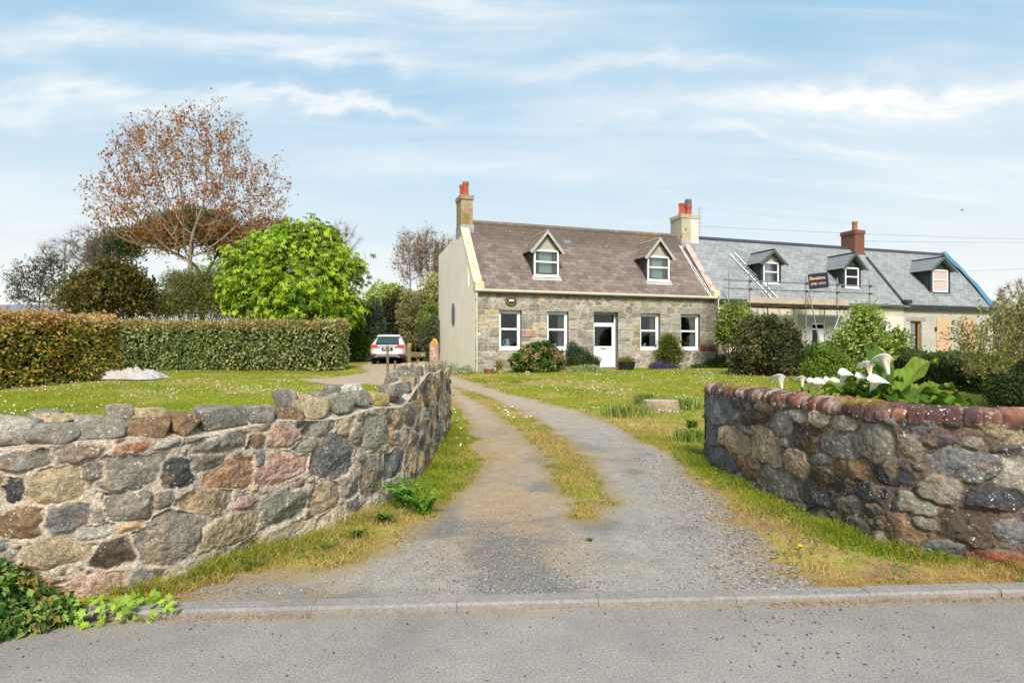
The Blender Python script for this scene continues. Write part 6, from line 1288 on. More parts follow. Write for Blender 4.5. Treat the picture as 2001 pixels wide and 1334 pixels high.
# ------------------------------------------------------------------ parked car, seen from behind
def build_car(px, Y, yaw):
    t = thing('parked_car', 'white compact crossover car parked at the end of the drive, seen from behind', 'car', on_ground(px, Y), yaw)
    paint = material('white_car_paint', (.62, .64, .66), .25, (), (), .5); dark = M['black']; tyre = material('tyre_rubber', (.025, .025, .025), .8); red = material('red_lamp', (.55, .02, .03), .2, (), (), .5); gl = material('dark_car_glass', (.03, .05, .055), .06, (), (), .6)
    # x across, y forward from the tail; cross-sections from tail to nose: y, half width, sill z, belt z, roof half width, roof z
    secs = [(-.02,.80,.52,.90,.80,.92),(.06,.86,.36,.98,.80,1.00),(.28,.885,.30,1.00,.66,1.22),(.62,.895,.28,1.01,.60,1.46),(1.2,.90,.26,1.01,.61,1.50),(2.0,.90,.26,1.00,.61,1.49),(2.6,.90,.26,.99,.58,1.36),(3.1,.89,.27,.97,.70,1.02),(3.7,.86,.30,.90,.70,.93),(4.1,.74,.36,.72,.60,.76)]
    V = []; 
    for y, w, z0, zb, rw, zr in secs:
        half = [(w*.90, z0), (w, z0 + .14), (w*1.0, (z0 + zb) / 2), (w*.985, zb), (rw + .04, zr - .07), (rw*.8, zr), (0, zr + .012)]
        V += [(x, y, z) for x, z in half] + [(-x, y, z) for x, z in half[-2::-1]]
    k = 13; Fq = grid_faces(len(secs), k); caps = [tuple(range(k - 1, -1, -1)), tuple(range((len(secs)-1)*k, len(secs)*k))]
    me = mesh('body', np.array(V), [Fq, np.array(caps)], paint, t, smooth=True); me.modifiers.new('s', 'SUBSURF').levels = 1; me.modifiers['s'].render_levels = 2
    P_ = lambda nm, mb, m, **kw: mb.build(nm, m, t, **kw)
    P_('bumper', MB().box(-.87, .87, -.075, .25, .32, .52), dark, bevel=.05)
    P_('diffuser', MB().prism([(-.66, -.09, .36), (-.52, -.09, .47), (.52, -.09, .47), (.66, -.09, .36), (.56, -.09, .36), (.44, -.09, .41), (-.44, -.09, .41), (-.56, -.09, .36)], (0, .04, 0)), M['steel'])
    P_('rear_window', MB().prism([(-.60, -.01, 1.03), (.60, -.01, 1.03), (.53, .40, 1.33), (-.53, .40, 1.33)], (0, -.035, .03)), gl, bevel=.01)
    P_('spoiler', MB().prism([(-.58, .36, 1.40), (.58, .36, 1.40), (.57, .75, 1.49), (-.57, .75, 1.49)], (0, -.02, .035)), paint, bevel=.01)
    for s in (-1, 1):
        P_('side_window', MB().prism([(s*.905, .55, 1.03), (s*.905, 2.7, 1.02), (s*.66, 2.35, 1.36), (s*.655, .75, 1.40)], (s*.012, 0, .01)), gl)
        P_('tail_lamp', MB().prism([(s*.34, -.045, .86), (s*.80, -.015, .84), (s*.83, .05, .97), (s*.80, .02, 1.0), (s*.55, -.02, 1.0)], (s*.03, -.03, 0)), red, bevel=.01)
        P_('reflector', MB().box(min(s*.55, s*.80), max(s*.55, s*.80), -.095, -.05, .50, .545), red, bevel=.008)
        mi = P_('mirror', MB().box(min(s*.90, s*1.06), max(s*.90, s*1.06), 2.35, 2.5, .98, 1.12), dark, bevel=.04)
        for y in (.75, 3.3):
            w = MB(); w.tube((s*.66, y, .335), (s*.88, y, .335), .335, .335, 24); o = P_('wheel', w, tyre, smooth=True, bevel=.03)
            MB().tube((s*.88, y, .335), (s*.892, y, .335), .22, .20, 20).build('rim', M['steel'], o)
    pl = P_('number_plate', MB().box(-.28, .28, -.085, -.04, .72, .86), dark, bevel=.004)
    words('42116', pl, (-.20, -.087, .745), .125, M['white'], name='plate_number', squeeze=1.15)
    P_('wiper', MB().tube((.05, -.03, 1.06), (.34, -.02, 1.07), .014), dark); P_('roof_aerial', MB().prism([(0, .9, 1.51), (0, 1.12, 1.51), (0, .93, 1.60)], (.03, 0, 0)), dark)
    return t
build_car(757, 31.2, R(4))
# ------------------------------------------------------------------ posts and rail
gp = thing('granite_post', 'square pink granite gatepost with an orange lichened top beside the gable', 'gatepost', on_ground(849, 14.3)); hh = at(849, 663, 14.3).z - gp.location.z; w_ = .105
rg = np.random.default_rng(5); bm = MB(); bm.prism([(-w_, -w_, -.2), (w_, -w_, -.2), (w_, w_, -.2), (-w_, w_, -.2)], (0, 0, hh + .08)); bm.build('shaft', material('pink_granite', alb(205, 150, 130, 1.5), .9, [(5, .2), (40, .25)], [(18, .5)], .2, tint=(4, .55, .62, alb(225, 195, 180))), gp, bevel=.02)
k = MB(); k.add([(-w_, -w_, hh - .118), (w_, -w_, hh - .118), (w_, w_, hh - .118), (-w_, w_, hh - .118), (-.03, 0, hh + .03), (.04, 0, hh + .03)], [(0, 1, 5, 4), (1, 2, 5), (2, 3, 4, 5), (3, 0, 4)]); k.build('cap', material('orange_lichen', alb(205, 160, 84, 1.5), .9, [(6, .3)], [(20, .5)]), gp, bevel=.012)
MB().tube((.0, -w_ - .05, hh - .55), (.0, -w_ + .01, hh - .55), .02).build('hinge_pin', M['steel_dark'], gp)
rf = thing('rail_fence', 'short weathered wooden post and rail beside the pink gatepost', 'fence', on_ground(800, 13.9)); h1 = at(800, 671, 13.9).z - rf.location.z
MB().box(-.04, .04, -.04, .04, -.1, h1).build('post', M['wood'], rf, bevel=.008); MB().box(-.041, .041, -.041, .041, h1 - .10, h1 + .01).build('post_top', material('lichen_wood', alb(200, 165, 70), .9, [(8, .3)]), rf, bevel=.01)
xr_ = at(833, 690, 14.2).x - rf.location.x; zr_ = h1 - .18
MB().prism([(-.06, -.07, zr_), (xr_, .15, zr_ - .02), (xr_, .15, zr_ - .135), (-.06, -.07, zr_ - .12)], (0, .035, 0)).build('rail', M['wood'], rf, bevel=.006)
MB().box(xr_ - .09, xr_ - .01, .105, .138, zr_ - .11, zr_ - .04).build('hinge_plate', M['steel'], rf)
q = at(816, 690, 14.0).x - rf.location.x; MB().box(q - .035, q + .035, .12, .18, -.1, zr_ - .14).build('post', M['wood'], rf, bevel=.008)
for px, p1, Y, w_, lab in ((760, (757, 675), 9.6, .021, 'tall upright weathered stake behind the left wall'), (763, (772, 704), 9.65, .016, 'short leaning weathered stake behind the left wall')):
    b = on_ground(px, Y); e = at(p1[0], p1[1], Y); t = thing('wooden_stake', lab, 'stake', b); MB().tube((0, 0, -.1), e - b, w_ * 1.05, w_ * .9, 8).build('stake_shaft', M['wood'], t)
# ------------------------------------------------------------------ tarpaulin heap on the lawn
n, m_ = 110, 60; s, tt = np.meshgrid(np.linspace(0, 1, n), np.linspace(0, 1, m_), indexing='ij')
p0 = on_ground(241, 22.3); L_, W_ = 2.85, 1.35
prof = np.interp(s, [0, .05, .12, .22, .30, .45, .60, .78, .92, 1], [.02, .66, .54, .30, .36, .26, .42, .36, .20, .01]) * np.sin(np.clip(tt, 0, 1) * math.pi) ** .7
P3 = np.stack([s * 5, tt * 2.2, 0 * s], -1); fold = np.abs(fbm(P3 * np.array([.8, 2.2, 1]) + (fbm(P3 * .8, 2, 9)[..., None] - .5) * 2.6, 2, 3) - .5); fold2 = np.abs(fbm(P3 * 2.1 + s[..., None] * 3, 3, 6) - .5)
prof = prof * (.55 + .9 * fbm(np.stack([s * 11, s * 0, 0 * s], -1), 2, 4)); wq = (fbm(P3 * .9, 3, 9) - .5) * 5; z = prof * (.50 + .62 * np.abs(np.sin(tt * 7.5 + wq + s * 5)) ** .8 - .8 * fold2) + .01; y = (tt - .5) * W_ * (1 + .25 * np.sin(s * 9)) + .12 * np.sin(s * 6); x = (s - .5) * L_ + .10 * (fbm(P3 * 1.5, 3, 2) - .5)
V = np.stack([x, y, np.clip(z, .004, 1)], -1).reshape(-1, 3)
tc_ = mesh('tarpaulin', V, [grid_faces(n, m_)], material('grey_tarpaulin', alb(210, 202, 196, 1.45), .55, [(2, .12)], [(5, .5)], .35), smooth=True); tc_.location = p0; tc_.rotation_euler = (0, 0, R(4)); tag(tc_, 'crumpled pale grey tarpaulin heaped on the lawn beside the bronze hedge', 'tarpaulin')
# ------------------------------------------------------------------ tree stump, pots, small garden things
st = thing('tree_stump', 'sawn log lying in the grass right of the drive', 'log', on_ground(1290, 13.6)); n = 40; V = []; rg = np.random.default_rng(4); ang = np.linspace(0, 2*math.pi, n, endpoint=False); ro = .40 + .03 * np.sin(3*ang + 1) + .018 * np.sin(9*ang) + rg.normal(0, .008, n)
for zf, rs in ((-.05, 1.04), (.12, 1.02), (.20, .985), (.225, .95)): V += [(math.cos(a) * r * rs, math.sin(a) * r * rs * .8, zf) for a, r in zip(ang, ro)]
V += [(math.cos(a) * r * .55, math.sin(a) * r * .44, .223 + rg.normal(0, .004)) for a, r in zip(ang, ro)] + [(0, 0, .218)]
mesh('bark', np.array(V[:4*n]), [np.array([(j*n+k, j*n+(k+1)%n, (j+1)*n+(k+1)%n, (j+1)*n+k) for j in range(3) for k in range(n)])], material('stump_bark', alb(178, 156, 132, 1.4), .9, [(4, .25), (22, .3)], [(14, .8)], .2), st, smooth=True)
mesh('sawn_face', np.array(V[3*n:]), [np.array([(k, (k+1)%n, n+(k+1)%n, n+k) for k in range(n)]), np.array([(n+k, n+(k+1)%n, 2*n) for k in range(n)])], material('sawn_wood', alb(206, 190, 172, 1.4), .9, [(3, .15), (30, .2)], [(20, .4)], .2), st)
tb = thing('planter_tub', 'round black tub of trailing plants on the lawn beside the doorstep', 'planter', front(1224, -.75)); MB().lathe((0, 0, -.02), [(.30, 0), (.36, .12), (.40, .34), (.42, .37), (.39, .38), (.36, .30)], 22).build('tub', M['black'], tb, smooth=True)
rg = np.random.default_rng(6); Pn, d = shell(700, [((0, 0, .38), (.36, .36, .16))], rg, .6, .3, 2, .3, 2); V, Fq = leaf_geo(Pn, d + rg.normal(size=Pn.shape) * .5 + np.array([0, 0, .5]), rg.uniform(.05, .12, len(Pn)), .4, rg); mesh('plant', V, [Fq], M['leaf'], tb, col=np.repeat(pick([(120,142,56),(150,140,70),(176,130,84),(96,120,46)], len(Pn), rg), 4, 0))
tp2 = thing('terracotta_pot', 'low terracotta pot half hidden left of the hydrangea', 'flowerpot', front(955, -1.0)); MB().lathe((0, 0, -.02), [(.16, 0), (.20, .16), (.22, .18), (.22, .22), (.18, .22), (.17, .16)], 18).build('pot_body', material('weathered_pot', alb(170, 125, 100, 1.5), .9, [(6, .25)]), tp2, smooth=True)
sn = thing('garden_stone', 'small pale stone lying on the lawn before the hydrangea', 'stone', on_ground(1031, 24.0)); P, Fc, c = rock(41, .26, .24, .2, alb(180, 165, 145)); mesh('boulder', P + np.array([0, 0, .08]), [Fc], M['stone'], sn, col=c, smooth=True)
# ------------------------------------------------------------------ overhead wires and a gull
def wire(a, b, sag, label, grp='overhead wires behind the roofs'):
    mid = [(a * (1 - t) + b * t) + Vector((0, 0, -sag * 4 * t * (1 - t))) for t in np.linspace(0, 1, 15)]; o = MB().path([p - a for p in mid], .007, 5).build('overhead_wire', M['lead']); o.location = a; tag(o, label, 'wire', grp)
wire(at(1368, 442, 33.4), at(2300, 470, 60), .25, 'upper overhead wire running right from the painted chimney')
wire(at(1688, 471, 37), at(2300, 466, 60), .2, 'middle overhead wire running right from the red brick chimney')
wire(at(1880, 530, 41), at(2300, 500, 55), .2, 'lowest overhead wire rising right from the blue tarpaulin')
gb = thing('gull', 'tiny gull flying high above the end of the row', 'bird', at(1880, 411, 70)); k = MB(); k.lathe((0, 0, 0), [(.01, -.2), (.06, -.05), (.06, .08), (.01, .2)], 8); o = k.build('bird_body', M['leadgrey'], gb, smooth=True); o.rotation_euler = (0, R(90), 0)
for s in (-1, 1): MB().prism([(-.05, 0, .02), (.07, 0, .02), (.02, s*.20, .08), (-.02, s*.34, .05), (-.07, s*.19, .10)], (0, 0, .012)).build('wing', M['leadgrey'], gb)
# ------------------------------------------------------------------ turf, daisies, verge
def off_wall(x, y):
    """True where no wall stands"""
    a = np.stack([x, y], -1); ok = np.ones(len(x), bool)
    for Wl in (LW, RW):
        Q = Wl.P[::8]; Nn = Wl.n[::8]
        for s in range(0, len(a), 20000):
            d = a[s:s+20000, None] - Q[None]; j = (d ** 2).sum(-1).argmin(1); v = d[np.arange(len(j)), j]; off = (v * Nn[j]).sum(1); ok[s:s+20000] &= ~((np.hypot(v[:, 0], v[:, 1]) < .5) & (off < .02) & (off > -Wl.T - .02))
    return ok
def off_house(x, y):
    u = (x - HO.x) * HC + (y - HO.y) * HS; v = -(x - HO.x) * HS + (y - HO.y) * HC; return ~((u > -.05) & (v > -.03))
n = 260000                                                # mown lawn: short blades, thinning with distance
y = 8 + 24 * RNG.uniform(0, 1, n) ** 1.25; x = RNG.uniform(-1, 1, n) * (y * .86 + .5)
k = ~on_drive(x, y) & off_wall(x, y) & off_house(x, y); x, y = x[k], y[k]
far_ = y / 14
blades('lawn_grass', x, y, RNG.uniform(.03, .075, len(x)) * (.8 + .8 * sm(.5, .72, n2(x, y, .8, 3, 61))), .006 * np.maximum(1, far_) * 1.3, grass_cols(x, y), 'short mown grass of the front lawns', .7)
# rough verge at the foot of both walls and along the drive
n = 420000; y = 3.95 + 7.5 * RNG.uniform(0, 1, n) ** 1.3; x = RNG.uniform(-3.0, 5.5, n)
k = ~on_drive(x, y, -.25) & off_wall(x, y) & (y > kerb_y(x) + .15); x, y = x[k], y[k]
def wall_gap(x, y):
    d = np.full(len(x), 9.); a = np.stack([x, y], -1)
    for Wl in (LW, RW):
        Q = Wl.P[::10]
        for s in range(0, len(a), 20000): d[s:s+20000] = np.minimum(d[s:s+20000], np.sqrt(((a[s:s+20000, None] - Q[None]) ** 2).sum(-1)).min(1))
    return d
dw = wall_gap(x, y); cl = n2(x, y, 3.2, 3, 71); nearw = np.exp(-(dw / .30) ** 2)
p = np.clip(.34 + 2.0 * (cl - .45) + .7 * nearw - .40 * inpoly(x, y, DRYR) * (dw > .35), .04, 1); k = RNG.uniform(0, 1, len(x)) < p; x, y, nearw, cl = x[k], y[k], nearw[k], cl[k]
H = RNG.uniform(.025, .065, len(x)) * (1 + 1.6 * nearw * sm(.42, .62, cl))
blades('verge_grass', x, y, H, RNG.uniform(.003, .006, len(x)), grass_cols(x, y, .02) * .95 - .0, 'rough dry and green grass growing along the wall feet and drive edges', .9)
# middle strip of the drive and tufts at its edges
n = 90000; y = 5 + 15 * RNG.uniform(0, 1, n) ** 1.3; x = RNG.uniform(-2.2, 1.6, n); k = (sdist(x, y, STRIP) - ragged(x, y) > -.03) & (RNG.uniform(0, 1, n) < np.clip(.3 + 2.2 * (n2(x, y, 2.5, 3, 81) - .4), .1, 1)); x, y = x[k], y[k]
blades('strip_grass', x, y, RNG.uniform(.02, .055, len(x)), RNG.uniform(.004, .007, len(x)), grass_cols(x, y, .05), 'thin straw coloured and green grass strip down the middle of the drive', .9)
n = 9000; y = RNG.uniform(4.0, 9, n); x = RNG.uniform(-2.6, 3.2, n); k = on_drive(x, y) & (n2(x, y, 4, 3, 91) > .64); x, y = x[k], y[k]
blades('drive_weeds', x, y, RNG.uniform(.012, .03, len(x)), RNG.uniform(.003, .005, len(x)), grass_cols(x, y, .12), 'tiny weeds and straw bits scattered over the gravel', 1.0)
# dead straw litter along the kerb
n = 7000; x = RNG.uniform(-2.4, 4.5, n); y = kerb_y(x) + np.where(RNG.uniform(0, 1, n) < .25, -np.abs(RNG.normal(0, .04, n)) - .004, .14 + np.abs(RNG.normal(0, .14, n))); k = (RNG.uniform(0, 1, n) < np.where((x > 1.6) | (x < -1.2), 1, .12)) & off_wall(x, y); x, y = x[k], y[k]
blades('straw_litter', x, y, RNG.uniform(.008, .03, len(x)), RNG.uniform(.003, .005, len(x)), GS[RNG.integers(0, 3, len(x))] * np.array([.95, .78, .62]) * RNG.uniform(.6, 1.05, (len(x), 1)), 'dry brown straw litter lying along both sides of the kerb', 2.2, 'straw', Z=np.where(y < kerb_y(x), .003, zg(x, y)))
# daisies
n = 42000; y = 8.5 + 19 * RNG.uniform(0, 1, n); x = RNG.uniform(-1, 1, n) * y * .85
dn = sm(.47, .70, n2(x, y, .45, 3, 95)) * (.35 + .65 * sm(.40, .6, n2(x, y, 2.0, 3, 96))); band = np.exp(-((y - 22) / 2.0) ** 2) * (x > 1.5) + np.exp(-((y - 19.5) / 2.6) ** 2) * (x < -7.5)
k = (RNG.uniform(0, 1, n) < np.clip(dn * .7 + .30 * band, .012, 1)) & ~on_drive(x, y) & off_wall(x, y) & off_house(x, y); x, y = x[k], y[k]; n = len(x)
a = np.arange(6) / 6 * 2 * math.pi; r = RNG.uniform(.011, .019, n); z = zg(x, y) + RNG.uniform(.05, .085, n); tl = RNG.normal(0, .3, (n, 2))
ring = np.stack([np.cos(a), np.sin(a)], -1)[None] * r[:, None, None]; V = np.concatenate([ring + np.stack([x, y], -1)[:, None], (z[:, None] + (ring * tl[:, None]).sum(-1))[..., None]], -1).reshape(-1, 3)
M['daisy'] = material('daisy_white', (.80, .80, .78), .7, (), (), .2)
tag(mesh('daisies', V, [6 * np.arange(n)[:, None] + np.arange(6)[None]], M['daisy']), 'white daisies speckling both lawns', 'daisies', kind='stuff')
n = 60000; x = RNG.uniform(-2.6, 4.6, n); y = RNG.uniform(4.0, 11, n); k = ~on_drive(x, y) & off_wall(x, y); x, y = x[k], y[k]; dw = wall_gap(x, y)
k = (RNG.uniform(0, 1, len(x)) < sm(.48, .62, n2(x, y, 2.6, 4, 97)) * (.20 + np.exp(-(dw / .45) ** 2))); x, y = x[k], y[k]; n = len(x)
P = np.stack([x, y, zg(x, y) + RNG.uniform(.005, .06, n)], -1); rgc2 = np.random.default_rng(98); V, Fq = leaf_geo(P, rgc2.normal(size=(n, 3)) * np.array([1, 1, .35]), rgc2.uniform(.014, .035, n), .7, rgc2, .1, .08, up=np.tile([0, 0, 1.0], (n, 1)))
tag(mesh('ground_cover', V, [Fq], M['leaf'], col=np.repeat(pick([(96,132,46),(120,152,58),(76,110,38),(140,158,76)], n, rgc2, P, 3), 4, 0)), 'low leafy green ground cover in patches along the wall feet', 'ground cover', kind='stuff')
# ------------------------------------------------------------------ weeds one can count
WG = [(96,132,44),(122,156,58),(78,112,38)]
for i, (px, py, s, lab) in enumerate([(492, 1112, .13, 'flat rosette weed nearest the kerb at the foot of the left wall'), (700, 1050, .15, 'leafy rosette weed midway along the foot of the left wall'), (745, 1020, .17, 'taller leafy weed just before the fern at the left wall'), (1152, 1057, .06, 'tiny weed alone on the gravel below the grass strip'), (640, 1075, .09, 'small weed left of the leafy rosette at the left wall'), (1352, 845, .38, 'tall dock leaved weed against the end of the right wall')]):
    X_, Y_ = g_at(px, py); sword('weed', lab, 'weed', (X_, Y_, float(zg(X_, Y_))), 34 if s < .2 else 60, s, WG, 130 + i, s * .17, 1.3 if s < .2 else .7, droop=.45)
def fern(px, py, h, seed, lab):
    X_, Y_ = g_at(px, py); rg = np.random.default_rng(seed); t = thing('fern', lab, 'fern', (X_, Y_, float(zg(X_, Y_)))); P = []; D = []; L = []
    for k in range(13):
        a = rg.uniform(0, 6.28); d = np.array([math.cos(a), math.sin(a), 0]); sd = np.array([-d[1], d[0], 0]); hh = h * rg.uniform(.7, 1.1)
        for s in np.linspace(.12, 1, 20):
            c = d * hh * .85 * s ** 1.4 + np.array([0, 0, hh * (s * 1.25 - .55 * s ** 2.2)])
            for g in (-1, 1): P.append(c); D.append(sd * g + d * .45 + rg.normal(size=3) * .12); L.append(h * .26 * (1 - s * .75) + .006)
    P, D, L = map(np.array, (P, D, L)); V, Fq = leaf_geo(P, D, L, .32, rg, .2, .04, up=np.tile([0, 0, 1.0], (len(P), 1))); mesh('fronds', V, [Fq], M['leaf'], t, col=np.repeat(pick([(112,158,48),(138,182,66),(92,134,42)], len(P), rg), 4, 0))
fern(790, 992, .38, 3, 'bright green fern at the foot of the left wall'); fern(828, 1004, .30, 4, 'low ferny weed right of the bright fern at the left wall')
bush('toadflax', 'brown green weed clump at the base of the left wall nearest the road', 'weed', (*g_at(483, 1085), .05), [((*g_at(483, 1078), .12), (.06, .05, .10))], 420, .022, [(96,100,44),(130,110,50),(80,92,40)], 141, asp=.5, stems=3, stemr=.006)
for i, (px, py, w, h, lab) in enumerate([(1228, 812, .60, .40, 'large rough grass tussock left of the sawn log'), (1330, 800, .50, .38, 'rough grass tussock right of the sawn log'), (1262, 790, .34, .42, 'tall bladed grass tussock behind the sawn log'), (1355, 860, .40, .30, 'small grass tussock by the end of the right wall')]):
    X_, Y_ = g_at(px, py); sword('grass_tussock', lab, 'grass tussock', (X_, Y_, float(zg(X_, Y_))), 620, h, [(120,150,48),(150,170,70),(96,126,42),(196,186,110)], 150 + i, .012, w / h * .5, droop=.4, bs=w * .40)
bush('iris_leaves', 'weedy leafy clump on the lawn edge beside the drive', 'weed', on_ground(1005, 21), [px_ell(1005, 752, 16, 6, 21)], 500, .09, [(90,118,44),(116,142,56)], 158, asp=.3, stems=2, stemr=.006)
# dandelions
for i, (px, py, lab) in enumerate([(1562, 1077, 'yellow dandelion in the dry verge below the right wall')]):
    X_, Y_ = g_at(px, py); t = thing('dandelion', lab, 'flower', (X_, Y_, float(zg(X_, Y_)))); MB().tube((0, 0, 0), (.005, 0, .04), .002, .002, 5).build('stem', M['wood'], t); MB().lathe((.005, 0, .038), [(.004, 0), (.022, .008), (.02, .014), (.006, .016)], 12).build('flower_head', material('dandelion_yellow', (.75, .48, .01), .7), t, smooth=True)
# ------------------------------------------------------------------ ivy spilling over the wall foot and the road
IV = [(84,116,42),(116,150,58),(58,88,34),(146,166,80),(70,98,40),(150,130,60)]
def ivy(name, label, ells, n, size, pal, seed, base, ivyshape=False, zmin=.01):
    rg = np.random.default_rng(seed); t = thing(name, label, 'ivy', base); P, d = shell(n, ells, rg, .35, .22, 3, zmin, seed); D = unit(d * .4 + rg.normal(size=P.shape) * .7 + np.array([.1, -.25, -.1])); up = d + np.array([0, -.3, .6])
    L = size * rg.uniform(.55, 1.25, len(P))
    if not ivyshape: V, Fq = leaf_geo(P, D, L, .58, rg, .15, .08, up=up); Fs = [Fq]; m = 4
    else:                                                  # five-lobed leaf
        D = unit(D); N_ = unit(up - (up * D).sum(-1, keepdims=True) * D); S_ = np.cross(D, N_); o2 = np.array([(0,0),(.30,-.30),(.18,-.62),(.42,-.30),(.62,-.34),(.62,-.16),(1.0,0),(.62,.16),(.62,.34),(.42,.30),(.18,.62),(.30,.30)]); o2[:, 0] -= .1
        V = (P[:, None] + D[:, None] * (L[:, None] * o2[None, :, 0])[..., None] + S_[:, None] * (L[:, None] * o2[None, :, 1])[..., None]).reshape(-1, 3); i = 12 * np.arange(len(P))[:, None]
        Fs = [i + np.array([[0, 1, 3]]), i + np.array([[1, 2, 3]]), i + np.array([[0, 3, 5]]), i + np.array([[3, 4, 5]]), i + np.array([[0, 5, 6]]), i + np.array([[0, 6, 7]]), i + np.array([[0, 7, 9]]), i + np.array([[7, 8, 9]]), i + np.array([[0, 9, 11]]), i + np.array([[9, 10, 11]])]; m = 12
    rel(mesh('foliage', V, Fs, M['leaf'], t, col=np.repeat(pick(pal, len(P), rg, P, 4), m, 0)), t)
    sg_ = []; ns = 40 if not ivyshape else 9
    for _ in range(ns): a = P[rg.integers(len(P))]; b = np.array(base) + (a - np.array(base)) * .2; b[2] = .01; q = (a + b) / 2 + np.array([0, 0, .04]); sg_ += [np.concatenate([b, q, [.004, .003]]), np.concatenate([q, a, [.003, .001]])]
    V, Fq = tubes(np.array(sg_), 5); rel(mesh('stems', V, [Fq], M['bark'], t, col=np.repeat(np.array([alb(95, 78, 58)]), len(V), 0)), t)
ivy('ivy_clump', 'dense dark ivy mound against the left wall at the road edge', [((-3.12, 3.62, .12), (.28, .22, .22)), ((-2.86, 3.60, .05), (.30, .18, .13)), ((-3.4, 3.5, .10), (.40, .26, .30)), ((-3.12, 3.40, .04), (.36, .18, .10))], 5200, .055, IV, 161, (-3.05, 3.6, 0))
ivy('ivy_runner', 'pale lime ivy runner with lobed leaves spreading onto the kerb', [((-2.50, 3.66, .05), (.26, .13, .06)), ((-2.22, 3.70, .05), (.22, .11, .05))], 150, .062, [(150,182,60),(170,200,80),(128,164,52)], 162, (-2.5, 3.62, 0), True)
# ------------------------------------------------------------------ arum lilies behind the right wall
M['lily'] = material('lily_white', (.84, .83, .74), .45, (), (), .35, trans=.45)
M['lily_leaf'] = material('lily_leaf', None, .45, [(3, .18), (14, .12)], [(10, .35)], .22, trans=.35)
LR = np.random.default_rng(170)
def lily_leaf(V, Fq, cols, base, yaw, L, Wd, rise, curl, col):
    """arrow-shaped leaf on a stalk, arching over"""
    m, k = 26, 11; t = np.linspace(0, 1, m); out = L * (t - .12 * t ** 2); zz_ = rise * np.sin(np.clip(t * 1.15, 0, 1.4) * math.pi / 2) - curl * t ** 2.2
    hw_ = Wd * .5 * np.sin(np.clip(t, .0, 1) ** .62 * math.pi) ** .8 * (1.1 - .35 * t); s = np.linspace(-1, 1, k)
    c, sn_ = math.cos(yaw), math.sin(yaw); ph = LR.uniform(0, 6); i0 = len(V)
    for a in range(m):
        for b in range(k):
            w = s[b] * hw_[a]; z = zz_[a] + abs(s[b]) * hw_[a] * .42 + .030 * math.sin(t[a] * 16 + ph + 2 * s[b]) * abs(s[b]); x = out[a]
            V.append((base[0] + x * c - w * sn_, base[1] + x * sn_ + w * c, base[2] + z)); cols.append(np.array(col) * (1.25 if abs(s[b]) < .1 else 1 + .16 * math.sin(t[a] * 46 - abs(s[b]) * 9) + LR.normal(0, .06)))
    Fq += [tuple(q + i0) for q in grid_faces(m, k)]
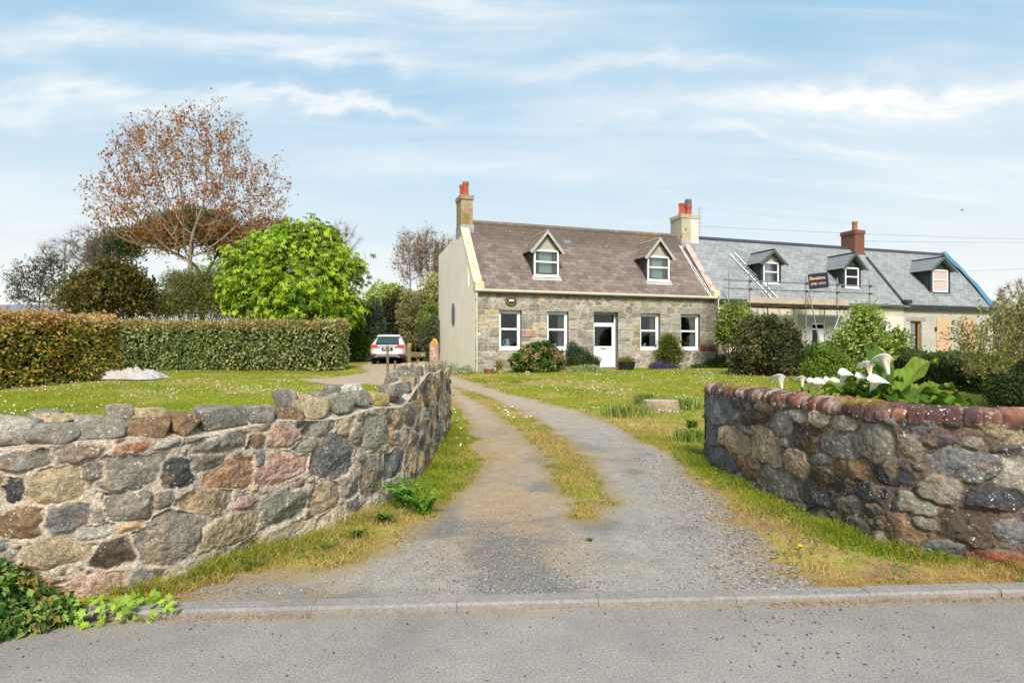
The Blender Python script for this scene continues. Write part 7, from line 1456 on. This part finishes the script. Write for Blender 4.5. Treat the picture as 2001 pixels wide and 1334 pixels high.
def lilies(name, label, base, spots, leaves, seed):
    base = Vector(base); t = thing(name, label, 'plant', base); V = []; Fq = []; cols = []
    for yaw, L, Wd, rise, curl, h0, dx, dy in leaves:
        col = pick([(86,118,30,1.3),(112,142,38,1.3),(136,160,52,1.3),(98,128,32,1.5)], 1, LR)[0]; lily_leaf(V, Fq, cols, (dx, dy, h0), yaw, L, Wd, rise, curl, col)
    if V:
        mesh('leaves', np.array(V), [np.array(Fq)], M['lily_leaf'], t, col=np.array(cols), smooth=True)
        st_ = MB()
        for yaw, L, Wd, rise, curl, h0, dx, dy in leaves: st_.path([(dx * .3, dy * .3, 0), (dx * .8, dy * .8, h0 * .6), (dx, dy, h0 + .01)], .011, 6)
        o = st_.build('leaf_stalks', M['lily_leaf'], t, smooth=True); a_ = o.data.attributes.new('col', 'FLOAT_COLOR', 'POINT'); a_.data.foreach_set('color', np.tile(np.array([*alb(130, 165, 80), 1], np.float32), len(o.data.vertices)))
    for (px, py, Y, w, h, yaw, lean) in spots:            # a trumpet rolled from one spathe, flared and pointed on one side
        w, h = w * .64, h * .82; tip = at(px, py, Y) - base; b = (tip.x * .55, tip.y * .7, .0); Vv = []; m, k = 14, 25; cy, sy = math.cos(yaw), math.sin(yaw)
        for a in range(m):
            s = a / (m - 1); rad = w * (.10 + .20 * s ** 1.1 + .20 * max(0, s - .6) ** 1.5 / .25)
            for q in range(k):
                g = 2 * math.pi * q / (k - 1); lip = math.cos(g / 2) ** 4 if False else (0.5 - .5 * math.cos(g)) ** 2.2      # 1 at the back, where the point is
                rr = rad * (1 + lip * (1.15 * s ** 3)) * (1 + .05 * s * math.sin(3 * g)); z = h * s * (1 + .16 * lip) - h * .20 * (max(0, s - .70) / .30) ** 2 * (1 + 1.2 * lip) * (.55 + .45 * math.cos(2 * g)) + (0.06 * h if q == 0 else 0) * s
                x = -math.cos(g) * rr; y = math.sin(g) * rr
                x, z = x + lean * z * .4, z; y, z = y * .90 - (z - .3 * h) * .42, z * .90 + y * .42; Vv.append((tip.x + x * cy - y * sy, tip.y + x * sy + y * cy, tip.z - h * .80 + z))
        o = mesh('flower', np.array(Vv), [grid_faces(m, k)], M['lily'], t, smooth=True); sd_ = o.modifiers.new('thick', 'SOLIDIFY'); sd_.thickness = .003
        MB().tube((tip.x, tip.y, tip.z - h * .65), (tip.x + lean * h * .3, tip.y, tip.z + h * .02), .010, .006, 8).build('spadix', material('spadix', (.75, .45, .05), .6) if 'spadix' not in bpy.data.materials else bpy.data.materials['spadix'], o, smooth=True)
        s_ = MB(); p0 = Vector(b); p3 = Vector((tip.x, tip.y, tip.z - h * .78)); pm = (p0 + p3) / 2 + Vector((.03, 0, .05)); pts = [p0 * (1-u)**2 + pm * 2*u*(1-u) + p3 * u*u for u in np.linspace(0, 1, 9)]; s_.path(pts, .011, 7)
        o2 = s_.build('stem', M['lily_leaf'], t, smooth=True); a_ = o2.data.attributes.new('col', 'FLOAT_COLOR', 'POINT'); a_.data.foreach_set('color', np.tile(np.array([*alb(120, 158, 66), 1], np.float32), len(o2.data.vertices)))
Y0 = 5.75; zb_ = float(zg(3.55, Y0)); cx_ = (1745 - CX) * Y0 / F
lv = []
def LF(px, py, yawdeg, L, Wd, rise, curl, Y=Y0): p = at(px, py, Y); lv.append((R(yawdeg), L, Wd, rise, curl, p.z - zb_, p.x - cx_, p.y - Y0))
LF(1755, 772, 22, .62, .27, .34, .06, 5.6); LF(1738, 765, 100, .36, .26, .40, .02, 5.75); LF(1735, 775, 170, .34, .22, .16, .10, 5.6); LF(1700, 772, 178, .62, .20, .14, .14, 5.75); LF(1715, 770, 10, .30, .16, .16, .05, 5.45)
LF(1790, 790, 5, .62, .22, .12, .16, 5.6); LF(1800, 778, 12, .48, .20, .16, .10, 5.9); LF(1770, 795, -25, .50, .26, .08, .16, 5.5); LF(1720, 790, -150, .40, .24, .10, .16, 5.5); LF(1690, 780, 165, .58, .18, .10, .10, 5.9); LF(1745, 785, -80, .32, .26, .12, .16, 5.5)
LF(1820, 795, -8, .42, .24, .08, .14, 5.4); LF(1780, 785, 45, .5, .22, .2, .1, 6.1); LF(1715, 785, 140, .5, .22, .16, .1, 6.1); LF(1760, 782, 75, .45, .24, .2, .06, 6.0); LF(1688, 793, -175, .42, .20, .06, .12, 5.6)
for _ in range(16): LF(LR.uniform(1660, 1850), LR.uniform(778, 800), LR.uniform(-180, 180), LR.uniform(.32, .55), LR.uniform(.16, .24), LR.uniform(.05, .16), LR.uniform(.08, .16), LR.uniform(5.45, 6.2))
lilies('arum_lilies', 'large clump of white arum lilies with big green leaves behind the right wall', (cx_, Y0, zb_),
    [(1735, 702, 5.7, 0.199, 0.230, 2.9, .1), (1700, 714, 5.8, 0.162, 0.196, 2.8, .0), (1705, 742, 5.45, 0.209, 0.196, .2, -.05), (1676, 735, 5.9, 0.162, 0.196, .3, .0), (1644, 729, 6.0, 0.180, 0.218, .2, .0), (1716, 718, 6.1, 0.133, 0.138, .3, .3)], lv, 171)
Y1 = 6.7; x1_ = (1585 - CX) * Y1 / F; lv = []
lilies('arum_lilies', 'smaller group of white arum lilies left of the large leafy clump', (x1_ + .05, Y1, float(zg(x1_, Y1))),
    [(1527, 739, 7.0, 0.190, 0.196, 3.0, .0), (1567, 741, 6.8, 0.152, 0.138, 3.1, -.3), (1580, 744, 6.6, 0.133, 0.149, .2, .1), (1595, 746, 6.5, 0.180, 0.172, .1, .0), (1612, 742, 6.7, 0.142, 0.149, .4, .2), (1625, 744, 6.6, 0.152, 0.138, .2, .4)], [(R(20), .4, .16, .1, .1, .75, .15, .1), (R(170), .35, .15, .1, .1, .74, -.05, .1), (R(-5), .4, .16, .06, .1, .76, .3, 0)], 172)
